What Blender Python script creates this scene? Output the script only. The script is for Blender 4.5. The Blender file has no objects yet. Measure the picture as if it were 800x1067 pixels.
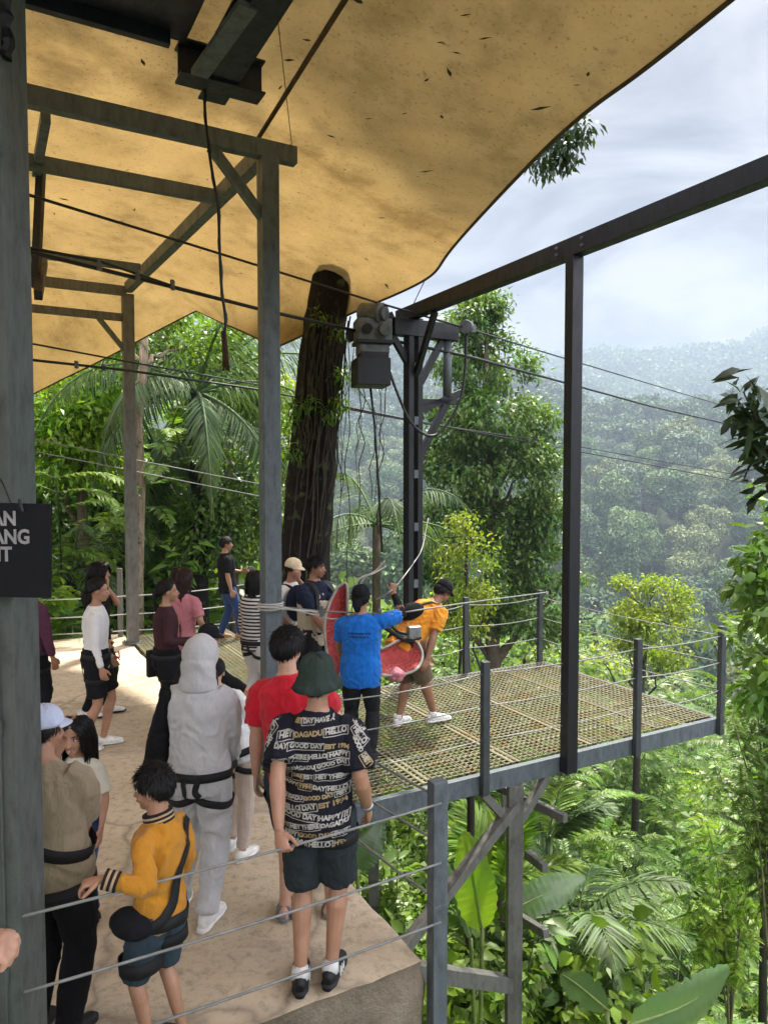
import bpy, bmesh, math, random
import numpy as np
from mathutils import Vector, Matrix, Euler
from mathutils.bvhtree import BVHTree
random.seed(7); RNG = np.random.default_rng(11)
SC = bpy.context.scene; COL = SC.collection
V = Vector; R = math.radians; PI = math.pi
# ------------------------------------------------------------------ camera
FPX, PITCH, CAMZ = 760.0, R(2.6), 2.54
def ray(px, py):
    cx, cy = (px-400)/FPX, (533.5-py)/FPX
    return V((cx, math.cos(PITCH)+cy*math.sin(PITCH), cy*math.cos(PITCH)-math.sin(PITCH)))
def P(px, py, Y):
    d = ray(px, py); return V((0, 0, CAMZ)) + d*(Y/d.y)
def G(px, py, z=0.0):
    d = ray(px, py); return V((0, 0, CAMZ)) + d*((z-CAMZ)/d.z)
cam = bpy.data.cameras.new('camera'); camo = bpy.data.objects.new('camera', cam); COL.objects.link(camo)
camo.location = (0, 0, CAMZ); camo.rotation_euler = (PI/2-PITCH, 0, 0)
cam.sensor_fit = 'VERTICAL'; cam.sensor_height = 36; cam.lens = 36*FPX/1067; cam.clip_end = 6000; cam.clip_start = 0.05
SC.camera = camo
# ------------------------------------------------------------------ objects
def tag(o, label=None, cat=None, group=None, kind=None):
    if label: o['label'] = label
    if cat: o['category'] = cat
    if group: o['group'] = group
    if kind: o['kind'] = kind
    return o
def thing(name, label, cat, loc=(0, 0, 0), rz=0, group=None):
    o = bpy.data.objects.new(name, None); COL.objects.link(o); o.empty_display_size = .1
    o.location = loc; o.rotation_euler = (0, 0, rz)
    return tag(o, label, cat, group)
def rootloc(p):
    while p.parent: p = p.parent
    return p.location
def np_mesh(name, verts, faces, mat=None, smooth=False):
    """faces: int array (n,k) or list of such arrays"""
    me = bpy.data.meshes.new(name)
    verts = np.asarray(verts, np.float32)
    if not isinstance(faces, list): faces = [faces]
    faces = [np.asarray(f, np.int32) for f in faces if len(f)]
    lt = np.concatenate([np.full(len(f), f.shape[1], np.int32) for f in faces])
    li = np.concatenate([f.ravel() for f in faces])
    me.vertices.add(len(verts)); me.vertices.foreach_set('co', verts.ravel())
    me.loops.add(len(li)); me.loops.foreach_set('vertex_index', li)
    me.polygons.add(len(lt)); me.polygons.foreach_set('loop_start', np.concatenate([[0], np.cumsum(lt)[:-1]]).astype(np.int32))
    me.update(calc_edges=True)
    if smooth: me.polygons.foreach_set('use_smooth', np.ones(len(lt), bool))
    if mat: me.materials.append(mat)
    me.validate()
    return me
def link(name, me, parent=None, mat=None):
    if mat and not me.materials: me.materials.append(mat)
    o = bpy.data.objects.new(name, me); COL.objects.link(o)
    if parent: o.parent = parent
    return o
class MB:
    def __init__(self): self.v = []; self.f = []
    def add(self, vs, fs):
        b = len(self.v); self.v += [tuple(x) for x in vs]; self.f += [tuple(i+b for i in f) for f in fs]; return self
    def box(self, c, size, rz=0, M=None):
        c = V(c); M = M or Matrix.Rotation(rz, 3, 'Z'); x, y, z = [s/2 for s in size]
        vs = [c + M @ V((a*x, b*y, d*z)) for d in (-1, 1) for a, b in ((-1, -1), (1, -1), (1, 1), (-1, 1))]
        return self.add(vs, [(3, 2, 1, 0), (4, 5, 6, 7), (0, 1, 5, 4), (1, 2, 6, 5), (2, 3, 7, 6), (3, 0, 4, 7)])
    def beam(self, p0, p1, w, h, up=(0, 0, 1)):
        p0, p1 = V(p0), V(p1); d = (p1-p0); L = d.length; d.normalize(); up = V(up)
        if abs(d.dot(up)) > .98: up = V((-UX.y if 0 else 0, 1, 0))
        s = d.cross(up).normalized(); t = s.cross(d).normalized()
        M = Matrix((s, d, t)).transposed()
        return self.box((p0+p1)/2, (w, L, h), M=M)
    def ibeam(self, p0, p1, w, h, t=.012):
        p0, p1 = V(p0), V(p1); d = (p1-p0).normalized(); up = V((0, 0, 1)); s = d.cross(up).normalized(); u2 = s.cross(d)
        self.beam(p0+u2*(h/2-t/2), p1+u2*(h/2-t/2), w, t); self.beam(p0-u2*(h/2-t/2), p1-u2*(h/2-t/2), w, t)
        return self.beam(p0, p1, t, h-2*t)
    def post(self, p0, p1, w, d, rz=0):
        p0, p1 = V(p0), V(p1); ax = (p1-p0); L = ax.length; ax.normalize()
        x = Matrix.Rotation(rz, 3, 'Z') @ V((1, 0, 0)); y = ax.cross(x).normalized(); x = y.cross(ax)
        return self.box((p0+p1)/2, (w, d, L), M=Matrix((x, y, ax)).transposed())
    def tube(self, pts, rad, n=8, cap=True, ref=None):
        pts = [V(p) for p in pts]; N = len(pts)
        rad = [rad]*N if isinstance(rad, (int, float)) else list(rad)
        tan = [(pts[min(i+1, N-1)]-pts[max(i-1, 0)]).normalized() for i in range(N)]
        r = V(ref) if ref else (V((0, 0, 1)) if abs(tan[0].z) < .9 else V((1, 0, 0)))
        x = (r - tan[0]*r.dot(tan[0])).normalized(); vs = []; fs = []
        for i in range(N):
            if ref and i: x = r
            x = (x - tan[i]*x.dot(tan[i])).normalized(); y = tan[i].cross(x)
            rr = rad[i]; rx, ry = (rr, rr) if isinstance(rr, (int, float)) else rr
            for k in range(n):
                a = 2*PI*k/n; vs.append(pts[i] + x*(rx*math.cos(a)) + y*(ry*math.sin(a)))
        for i in range(N-1):
            for k in range(n):
                k2 = (k+1) % n; fs.append((i*n+k, i*n+k2, (i+1)*n+k2, (i+1)*n+k))
        if cap: fs.append(tuple(range(n-1, -1, -1))); fs.append(tuple((N-1)*n+k for k in range(n)))
        return self.add(vs, fs)
    def ball(self, c, r, M=None, nu=14, nv=9):
        c = V(c); r = (r, r, r) if isinstance(r, (int, float)) else r; M = M or Matrix.Identity(3); vs = []; fs = []
        vs.append(c + M @ V((0, 0, -r[2])))
        for j in range(1, nv):
            t = -PI/2 + PI*j/nv
            for i in range(nu):
                a = 2*PI*i/nu; vs.append(c + M @ V((r[0]*math.cos(t)*math.cos(a), r[1]*math.cos(t)*math.sin(a), r[2]*math.sin(t))))
        vs.append(c + M @ V((0, 0, r[2]))); L = len(vs)-1
        for i in range(nu):
            fs.append((0, 1+(i+1) % nu, 1+i)); fs.append((L, L-nu+i, L-nu+(i+1) % nu))
            for j in range(nv-2):
                a = 1+j*nu; fs.append((a+i, a+(i+1) % nu, a+nu+(i+1) % nu, a+nu+i))
        return self.add(vs, fs)
    def lathe(self, c, prof, n=20, M=None):
        c = V(c); M = M or Matrix.Identity(3); vs = []; fs = []
        for r_, z in prof:
            for k in range(n):
                a = 2*PI*k/n; vs.append(c + M @ V((r_*math.cos(a), r_*math.sin(a), z)))
        for i in range(len(prof)-1):
            for k in range(n): fs.append((i*n+k, i*n+(k+1) % n, (i+1)*n+(k+1) % n, (i+1)*n+k))
        return self.add(vs, fs)
    def build(self, name, mat, parent=None, smooth=False, bevel=0, local=False):
        me = bpy.data.meshes.new(name); vs = self.v
        if parent and not local:
            o = rootloc(parent); vs = [(a-o.x, b-o.y, c-o.z) for a, b, c in vs]
        me.from_pydata(vs, [], self.f); me.update()
        if smooth: me.polygons.foreach_set('use_smooth', [True]*len(me.polygons))
        o = link(name, me, parent, mat)
        if bevel:
            b = o.modifiers.new('bevel', 'BEVEL'); b.width = bevel; b.segments = 2; b.limit_method = 'ANGLE'
        return o
def evaluated(o):
    dg = bpy.context.evaluated_depsgraph_get(); me = bpy.data.meshes.new_from_object(o.evaluated_get(dg)); return me
def remesh(mb, voxel, iters=4, fac=.5):
    me = bpy.data.meshes.new('tmp'); me.from_pydata(mb.v, [], mb.f); o = bpy.data.objects.new('tmp', me); COL.objects.link(o)
    m = o.modifiers.new('r', 'REMESH'); m.mode = 'VOXEL'; m.voxel_size = voxel; m.use_smooth_shade = True
    if iters: s = o.modifiers.new('s', 'SMOOTH'); s.factor = fac; s.iterations = iters
    out = evaluated(o); bpy.data.objects.remove(o); bpy.data.meshes.remove(me); return out
def get_co(me):
    a = np.empty(len(me.vertices)*3, np.float32); me.vertices.foreach_get('co', a); return a.reshape(-1, 3)
def get_no(me):
    a = np.empty(len(me.vertices)*3, np.float32); me.vertices.foreach_get('normal', a); return a.reshape(-1, 3)
def set_co(me, a): me.vertices.foreach_set('co', np.asarray(a, np.float32).ravel()); me.update()
_perm = np.random.default_rng(3).permutation(256); _grad = np.random.default_rng(4).normal(size=(256, 3)); _grad /= np.linalg.norm(_grad, axis=1)[:, None]
def pnoise(p):
    p = np.asarray(p, np.float64); i = np.floor(p).astype(int); f = p-i; w = f*f*f*(f*(f*6-15)+10); out = 0
    for a in (0, 1):
        for b in (0, 1):
            for c in (0, 1):
                h = _perm[(_perm[(_perm[(i[:, 0]+a) & 255]+i[:, 1]+b) & 255]+i[:, 2]+c) & 255]
                g = _grad[h]; d = (g*(f-np.array([a, b, c]))).sum(1)
                out = out + d*(w[:, 0] if a else 1-w[:, 0])*(w[:, 1] if b else 1-w[:, 1])*(w[:, 2] if c else 1-w[:, 2])
    return out
def unit(a): return a/np.maximum(np.linalg.norm(a, axis=-1, keepdims=True), 1e-9)
def fbm(p, oct=3):
    return sum(pnoise(p*(2**k)+k*7.3)/(2**k) for k in range(oct))
# ------------------------------------------------------------------ materials
class N:
    def __init__(self, name):
        self.m = bpy.data.materials.new(name); self.m.use_nodes = True; self.t = self.m.node_tree; self.t.nodes.clear()
        self.out = self.n('ShaderNodeOutputMaterial')
    def n(self, typ, **kw):
        nd = self.t.nodes.new(typ)
        for k, v in kw.items():
            if hasattr(nd, k): setattr(nd, k, v)
            else: nd.inputs[k.replace('_', ' ')].default_value = v
        return nd
    def l(self, a, b): self.t.links.new(a, b)
    def coords(self, scale=(1, 1, 1), kind='Object'):
        tc = self.n('ShaderNodeTexCoord'); mp = self.n('ShaderNodeMapping'); mp.inputs['Scale'].default_value = scale
        self.l(tc.outputs[kind], mp.inputs['Vector']); return mp.outputs[0]
    def noise(self, scale, vec=None, detail=4, rough=.6):
        nd = self.n('ShaderNodeTexNoise'); nd.inputs['Scale'].default_value = scale; nd.inputs['Detail'].default_value = detail; nd.inputs['Roughness'].default_value = rough
        if vec is not None: self.l(vec, nd.inputs['Vector'])
        return nd.outputs['Fac']
    def ramp(self, fac, stops):
        nd = self.n('ShaderNodeValToRGB'); el = nd.color_ramp.elements
        while len(el) < len(stops): el.new(.5)
        for e, (p, c) in zip(el, stops): e.position = p; e.color = (*c, 1) if len(c) == 3 else c
        self.l(fac, nd.inputs[0]); return nd.outputs[0]
    def bump(self, h, strength=.3, dist=.01):
        b = self.n('ShaderNodeBump'); b.inputs['Strength'].default_value = strength; b.inputs['Distance'].default_value = dist
        self.l(h, b.inputs['Height']); return b.outputs[0]
    def pr(self, col, rough=.6, metal=0, spec=.5, normal=None, **kw):
        p = self.n('ShaderNodeBsdfPrincipled')
        if isinstance(col, tuple): p.inputs['Base Color'].default_value = (*col, 1)
        else: self.l(col, p.inputs['Base Color'])
        if isinstance(rough, (int, float)): p.inputs['Roughness'].default_value = rough
        else: self.l(rough, p.inputs['Roughness'])
        p.inputs['Metallic'].default_value = metal; p.inputs['Specular IOR Level'].default_value = spec
        if normal is not None: self.l(normal, p.inputs['Normal'])
        for k, v in kw.items(): p.inputs[k.replace('_', ' ')].default_value = v
        return p
    def done(self, sh): self.l(sh.outputs[0], self.out.inputs['Surface']); return self.m
def mul(c, k): return tuple(min(1, x*k) for x in c)
def m_plain(name, col, rough=.6, metal=0, var=.25, scale=14, bump=.15, spec=.4):
    a = N(name); c = a.coords(); n1 = a.noise(scale, c, 5); n2 = a.noise(scale*8, c, 2)
    colr = a.ramp(n1, [(.3, mul(col, 1-var)), (.7, mul(col, 1+var))])
    return a.done(a.pr(colr, rough, metal, spec, a.bump(n2, bump, .004)))
def m_steel(name, col, rust=(.13, .085, .055), amt=.7):
    a = N(name); c = a.coords(); n1 = a.noise(3.2, c, 7, .65); n2 = a.noise(40, c, 3); vs = a.coords((9, 9, .8)); n3 = a.noise(3, vs, 5)
    base = a.ramp(n3, [(.3, mul(col, .84)), (.7, mul(col, 1.12))])
    mx = a.n('ShaderNodeMixRGB'); f = a.ramp(n1, [(amt, (0, 0, 0)), (amt+.08, (1, 1, 1))]); a.l(f, mx.inputs[0]); a.l(base, mx.inputs[1]); mx.inputs[2].default_value = (*rust, 1)
    n4 = a.noise(27, c, 3, .7); m2 = a.n('ShaderNodeMixRGB'); f2 = a.ramp(n4, [(.66, (0, 0, 0)), (.7, (.8, .8, .8))]); a.l(f2, m2.inputs[0]); a.l(mx.outputs[0], m2.inputs[1]); m2.inputs[2].default_value = (*mul(rust, .8), 1)
    n5 = a.noise(5, a.coords((3, 3, 1.2)), 6, .7); m3 = a.n('ShaderNodeMixRGB', blend_type='MULTIPLY'); m3.inputs[0].default_value = 1; a.l(m2.outputs[0], m3.inputs[1]); a.l(a.ramp(n5, [(.32, (.62, .6, .57)), (.5, (1, 1, 1)), (.72, (1.25, 1.24, 1.2))]), m3.inputs[2])
    return a.done(a.pr(m3.outputs[0], a.ramp(n5, [(.3, (.62,)*3), (.7, (.4,)*3)]), 0, .45, a.bump(n2, .3, .004)))
def m_cloth(name, col, var=.12, weave=500, rough=.9, sheen=.15, blot=6):
    a = N(name); c = a.coords(); n1 = a.noise(blot, c, 5, .6); n2 = a.noise(weave, c, 1); n3 = a.noise(22, a.coords((1, 1, .35)), 3)
    colr = a.ramp(n1, [(.3, mul(col, 1-var)), (.72, mul(col, 1+var))])
    mx = a.n('ShaderNodeMath', operation='ADD'); a.l(n3, mx.inputs[0]); sc = a.n('ShaderNodeMath', operation='MULTIPLY'); a.l(n2, sc.inputs[0]); sc.inputs[1].default_value = .12; a.l(sc.outputs[0], mx.inputs[1])
    p = a.pr(colr, rough, 0, .2, a.bump(mx.outputs[0], .7, .02)); p.inputs['Sheen Weight'].default_value = sheen if max(col) > .1 else 0
    return a.done(p)
def m_skin(name, col):
    a = N(name); c = a.coords(); n1 = a.noise(9, c, 4); n2 = a.noise(160, c, 2)
    colr = a.ramp(n1, [(.3, (col[0]*.88, col[1]*.8, col[2]*.78)), (.7, mul(col, 1.1))])
    p = a.pr(colr, .48, 0, .4, a.bump(n2, .12, .002)); p.inputs['Subsurface Weight'].default_value = .0
    return a.done(p)
def m_leaf(name, col, tr=.35, var=.5, rough=.42, spec=.4, hue=.04, trcol=None):
    a = N(name); g = a.n('ShaderNodeNewGeometry'); oi = a.n('ShaderNodeObjectInfo')
    ri = g.outputs['Random Per Island']; c = a.coords(); n = a.noise(1.3, c, 3)
    hs = a.n('ShaderNodeHueSaturation'); hs.inputs['Color'].default_value = (*col, 1)
    mr = a.n('ShaderNodeMapRange'); a.l(ri, mr.inputs[0]); mr.inputs[3].default_value = 1-var*.8; mr.inputs[4].default_value = 1+var
    mr2 = a.n('ShaderNodeMapRange'); a.l(n, mr2.inputs[0]); mr2.inputs[1].default_value = .3; mr2.inputs[2].default_value = .7; mr2.inputs[3].default_value = .5-hue*.7; mr2.inputs[4].default_value = .5+hue*.5
    mr3 = a.n('ShaderNodeMapRange'); a.l(oi.outputs['Random'], mr3.inputs[0]); mr3.inputs[3].default_value = .8; mr3.inputs[4].default_value = 1.2
    mm = a.n('ShaderNodeMath', operation='MULTIPLY'); a.l(mr.outputs[0], mm.inputs[0]); a.l(mr3.outputs[0], mm.inputs[1])
    a.l(mm.outputs[0], hs.inputs['Value']); a.l(mr2.outputs[0], hs.inputs['Hue'])
    p = a.pr(hs.outputs[0], rough, 0, spec)
    t = a.n('ShaderNodeBsdfTranslucent'); h2 = a.n('ShaderNodeMixRGB', blend_type='MULTIPLY'); h2.inputs[0].default_value = 1
    a.l(hs.outputs[0], h2.inputs[1]); h2.inputs[2].default_value = (*(trcol or (1.5, 1.55, .55)), 1); a.l(h2.outputs[0], t.inputs['Color'])
    mx = a.n('ShaderNodeMixShader'); mx.inputs[0].default_value = tr; a.l(p.outputs[0], mx.inputs[1]); a.l(t.outputs[0], mx.inputs[2])
    return a.done(mx)
def m_bark(name, col, vert=(7, 7, 1.4)):
    a = N(name); n1 = a.noise(3, a.coords(vert), 7, .7); n2 = a.noise(6, a.coords(), 4)
    colr = a.ramp(n1, [(.3, mul(col, .45)), (.55, col), (.75, mul(col, 1.7))])
    mx = a.n('ShaderNodeMixRGB'); a.l(a.ramp(n2, [(.58, (0, 0, 0)), (.68, (1, 1, 1))]), mx.inputs[0]); a.l(colr, mx.inputs[1]); mx.inputs[2].default_value = (.07, .085, .035, 1)
    return a.done(a.pr(mx.outputs[0], .9, 0, .2, a.bump(n1, .9, .03)))
# platform axes on the ground
CC = G(439, 998); VX = (G(140, 672)-CC).normalized(); UX = V((VX.y, -VX.x, 0)); RZ = math.atan2(UX.y, UX.x)
def uv(u, v, z=0): p = CC+UX*u+VX*v; return V((p.x, p.y, z))
def touv(p): d = V(p)-CC; return d.dot(UX), d.dot(VX)
# ------------------------------------------------------------------ light, sky, view
SUN_AZ, SUN_EL = R(16), R(62)
sd = V((math.sin(SUN_AZ)*math.cos(SUN_EL), math.cos(SUN_AZ)*math.cos(SUN_EL), math.sin(SUN_EL)))
sl = bpy.data.lights.new('sun', 'SUN'); sl.energy = 4.2; sl.angle = R(2.5); sl.color = (1, .93, .82)
so = bpy.data.objects.new('sun', sl); COL.objects.link(so); so.rotation_euler = sd.to_track_quat('Z', 'Y').to_euler(); so.location = sd*40
w = bpy.data.worlds.new('World'); SC.world = w; w.use_nodes = True; nt = w.node_tree; nt.nodes.clear()
def wn(t, **k):
    n = nt.nodes.new(t)
    for a, b in k.items(): setattr(n, a, b)
    return n
sky = wn('ShaderNodeTexSky', sky_type='NISHITA', sun_disc=False, sun_elevation=SUN_EL, sun_rotation=SUN_AZ, altitude=900, dust_density=2.0)
tc = wn('ShaderNodeTexCoord'); mp = wn('ShaderNodeMapping'); mp.inputs['Scale'].default_value = (1, 1, 2.6); nt.links.new(tc.outputs['Generated'], mp.inputs[0])
ns = wn('ShaderNodeTexNoise'); ns.inputs['Scale'].default_value = 3.4; ns.inputs['Detail'].default_value = 7; ns.inputs['Roughness'].default_value = .55; ns.inputs['Distortion'].default_value = .5
nt.links.new(mp.outputs[0], ns.inputs['Vector'])
rc = wn('ShaderNodeValToRGB'); rc.color_ramp.elements[0].position = .4; rc.color_ramp.elements[0].color = (.86, .88, 1.04, 1); rc.color_ramp.elements[1].position = .6; rc.color_ramp.elements[1].color = (2.55, 2.48, 2.58, 1)
nt.links.new(ns.outputs[0], rc.inputs[0])
ns2 = wn('ShaderNodeTexNoise'); ns2.inputs['Scale'].default_value = 1.3; ns2.inputs['Detail'].default_value = 5; nt.links.new(mp.outputs[0], ns2.inputs['Vector'])
rm = wn('ShaderNodeMapRange'); rm.inputs[1].default_value = .3; rm.inputs[2].default_value = .55; rm.inputs[3].default_value = .93; rm.inputs[4].default_value = 1; nt.links.new(ns2.outputs[0], rm.inputs[0])
mx = wn('ShaderNodeMixRGB'); nt.links.new(rm.outputs[0], mx.inputs[0]); nt.links.new(sky.outputs[0], mx.inputs[1]); nt.links.new(rc.outputs[0], mx.inputs[2])
# added fill light: sky brightened out of view, overhead, behind and right of camera
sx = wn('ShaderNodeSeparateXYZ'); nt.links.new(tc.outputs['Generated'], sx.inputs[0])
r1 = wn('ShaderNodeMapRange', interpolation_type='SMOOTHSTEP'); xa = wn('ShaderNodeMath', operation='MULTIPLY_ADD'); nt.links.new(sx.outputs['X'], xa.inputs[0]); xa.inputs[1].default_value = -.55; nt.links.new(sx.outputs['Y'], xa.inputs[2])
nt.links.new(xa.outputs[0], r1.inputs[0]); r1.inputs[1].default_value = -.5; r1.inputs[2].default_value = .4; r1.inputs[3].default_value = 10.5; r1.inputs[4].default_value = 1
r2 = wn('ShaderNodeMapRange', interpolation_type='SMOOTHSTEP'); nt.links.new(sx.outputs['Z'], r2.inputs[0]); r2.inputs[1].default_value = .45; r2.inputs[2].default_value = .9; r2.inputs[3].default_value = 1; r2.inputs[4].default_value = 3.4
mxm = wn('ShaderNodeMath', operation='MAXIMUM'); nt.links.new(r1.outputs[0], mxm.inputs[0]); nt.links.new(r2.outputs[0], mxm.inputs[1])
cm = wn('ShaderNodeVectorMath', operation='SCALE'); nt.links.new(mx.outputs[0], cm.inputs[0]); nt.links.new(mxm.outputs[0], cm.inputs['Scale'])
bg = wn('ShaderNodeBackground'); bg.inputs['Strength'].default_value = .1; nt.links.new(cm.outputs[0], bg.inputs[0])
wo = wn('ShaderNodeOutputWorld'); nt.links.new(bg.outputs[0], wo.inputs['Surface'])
vs = SC.view_settings; SC.display_settings.display_device = 'sRGB'; vs.view_transform = 'Standard'; vs.look = 'None'; vs.exposure = 1.6; vs.gamma = 1; vs.use_curve_mapping = False
SC.render.engine = 'CYCLES'; cy = SC.cycles; cy.use_denoising = True; cy.max_bounces = 7; cy.diffuse_bounces = 3; cy.glossy_bounces = 2; cy.transmission_bounces = 3; cy.volume_bounces = 0; cy.transparent_max_bounces = 4
cy.caustics_reflective = False; cy.caustics_refractive = False; cy.sample_clamp_indirect = 6
try: cy.denoiser = 'OPENIMAGEDENOISE'; cy.denoising_input_passes = 'RGB_ALBEDO_NORMAL'; cy.denoising_prefilter = 'ACCURATE'
except Exception: pass
# ------------------------------------------------------------------ materials
M = {}
M['steel'] = m_steel('steel_paint', (.1, .118, .132)); M['steel_brown'] = m_steel('steel_olive', (.13, .128, .118), amt=.66); M['steel_dark'] = m_steel('steel_dark', (.011, .011, .014), (.028, .018, .013))
M['steel_green'] = m_steel('steel_greengrey', (.085, .098, .092), amt=.7); M['black_metal'] = m_plain('black_metal', (.012, .012, .016), .45)
M['rail'] = m_steel('rail_paint', (.05, .055, .06)); M['wire'] = m_plain('wire_grey', (.22, .22, .21), .55, .2); M['rope'] = m_plain('rope_white', (.42, .41, .38), .8)
M['cable'] = m_plain('cable_black', (.018, .018, .02), .5); M['alu'] = m_plain('cast_grey', (.12, .125, .135), .5, .3, .4)
M['grate'] = m_steel('grating_rust', (.27, .26, .155), (.29, .22, .1), .52); M['grate_strip'] = m_steel('strip_moss', (.19, .17, .11), (.15, .14, .06), .55)
def m_concrete():
    a = N('concrete'); c = a.coords(); n1 = a.noise(1.1, c, 6, .62); n2 = a.noise(16, c, 6, .7); n3 = a.noise(70, c, 3); n4 = a.noise(.55, a.coords((1, 2.2, 1)), 5, .7); n5 = a.noise(5.5, c, 5, .7)
    base = a.ramp(n1, [(.28, (.45, .36, .245)), (.5, (.56, .455, .325)), (.72, (.65, .54, .4))])
    m1 = a.n('ShaderNodeMixRGB', blend_type='MULTIPLY'); m1.inputs[0].default_value = .8; a.l(base, m1.inputs[1]); a.l(a.ramp(n2, [(.34, (.62, .6, .57)), (.5, (1, 1, 1)), (.7, (1.12, 1.1, 1.06))]), m1.inputs[2])
    m2 = a.n('ShaderNodeMixRGB'); a.l(a.ramp(n4, [(.56, (0, 0, 0)), (.66, (.55, .55, .55))]), m2.inputs[0]); a.l(m1.outputs[0], m2.inputs[1]); m2.inputs[2].default_value = (.27, .225, .175, 1)
    m3 = a.n('ShaderNodeMixRGB'); a.l(a.ramp(n5, [(.66, (0, 0, 0)), (.74, (.5, .5, .5))]), m3.inputs[0]); a.l(m2.outputs[0], m3.inputs[1]); m3.inputs[2].default_value = (.22, .185, .14, 1)
    dv = a.n('ShaderNodeTexNoise'); dv.inputs['Scale'].default_value = 2.2; a.l(c, dv.inputs['Vector']); av = a.n('ShaderNodeVectorMath', operation='MULTIPLY_ADD'); a.l(dv.outputs['Color'], av.inputs[0]); av.inputs[1].default_value = (.5, .5, 0); a.l(c, av.inputs[2])
    vo = a.n('ShaderNodeTexVoronoi', feature='DISTANCE_TO_EDGE'); vo.inputs['Scale'].default_value = .45; a.l(av.outputs[0], vo.inputs['Vector']); ck = a.n('ShaderNodeMixRGB'); a.l(a.ramp(vo.outputs['Distance'], [(.0, (.55, .55, .55)), (.006, (.25, .25, .25)), (.016, (0, 0, 0))]), ck.inputs[0]); a.l(m3.outputs[0], ck.inputs[1]); ck.inputs[2].default_value = (.16, .13, .1, 1); m3 = ck
    ad = a.n('ShaderNodeMath', operation='ADD'); a.l(n2, ad.inputs[0]); a.l(n3, ad.inputs[1])
    return a.done(a.pr(m3.outputs[0], .82, 0, .3, a.bump(ad.outputs[0], .5, .012)))
M['concrete'] = m_concrete()
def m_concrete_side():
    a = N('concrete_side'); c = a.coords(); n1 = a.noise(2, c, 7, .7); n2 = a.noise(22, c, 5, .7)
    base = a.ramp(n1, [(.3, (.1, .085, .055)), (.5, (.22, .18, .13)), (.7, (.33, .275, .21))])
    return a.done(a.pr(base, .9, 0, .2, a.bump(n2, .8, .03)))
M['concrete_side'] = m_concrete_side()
def m_tarp():
    a = N('tarp'); c = a.coords(); n1 = a.noise(1.6, c, 5, .6); n2 = a.noise(260, c, 1); n3 = a.noise(5.2, a.coords((1, 1.6, 1)), 4, .75); n4 = a.noise(34, c, 3)
    base = a.ramp(n1, [(.3, (.37, .245, .09)), (.7, (.46, .315, .125))])
    m1 = a.n('ShaderNodeMixRGB', blend_type='MULTIPLY'); m1.inputs[0].default_value = 1; a.l(base, m1.inputs[1]); a.l(a.ramp(n3, [(.245, (.3, .25, .2)), (.275, (1, 1, 1))]), m1.inputs[2])
    m2 = a.n('ShaderNodeMixRGB', blend_type='MULTIPLY'); m2.inputs[0].default_value = .9; a.l(m1.outputs[0], m2.inputs[1]); a.l(a.ramp(n4, [(.26, (.5, .46, .42)), (.42, (1, 1, 1))]), m2.inputs[2])
    n6 = a.noise(.9, c, 7, .68); m4 = a.n('ShaderNodeMixRGB', blend_type='MULTIPLY'); m4.inputs[0].default_value = 1; a.l(m2.outputs[0], m4.inputs[1]); a.l(a.ramp(n6, [(.36, (.6, .58, .55)), (.5, (.95, .94, .92)), (.62, (1.08, 1.06, 1.03))]), m4.inputs[2]); m2 = m4
    wr = a.noise(2.2, a.coords((.6, 3.5, 1)), 3, .5); ad = a.n('ShaderNodeMath', operation='MULTIPLY_ADD'); a.l(wr, ad.inputs[0]); ad.inputs[1].default_value = 9; a.l(n2, ad.inputs[2])
    p = a.pr(m2.outputs[0], .9, 0, .1, a.bump(ad.outputs[0], .35, .006)); t = a.n('ShaderNodeBsdfTranslucent'); a.l(m2.outputs[0], t.inputs[0])
    s = a.n('ShaderNodeMixShader'); s.inputs[0].default_value = .34; a.l(p.outputs[0], s.inputs[1]); a.l(t.outputs[0], s.inputs[2]); return a.done(s)
M['tarp'] = m_tarp()
def m_ground(name, cols, sc):
    a = N(name); c = a.coords(); n1 = a.noise(sc, c, 8, .65); n2 = a.noise(sc*9, c, 4, .7)
    m1 = a.n('ShaderNodeMixRGB', blend_type='MULTIPLY'); m1.inputs[0].default_value = .8; a.l(a.ramp(n1, [(.3, cols[0]), (.5, cols[1]), (.7, cols[2])]), m1.inputs[1]); a.l(a.ramp(n2, [(.3, (.5, .5, .5)), (.7, (1.3, 1.3, 1.3))]), m1.inputs[2])
    return a.done(a.pr(m1.outputs[0], .95, 0, .1, a.bump(n2, .8, .1)))
M['soil'] = m_ground('soil_green', [(.022, .03, .012), (.035, .05, .018), (.06, .062, .028)], .35)
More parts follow.
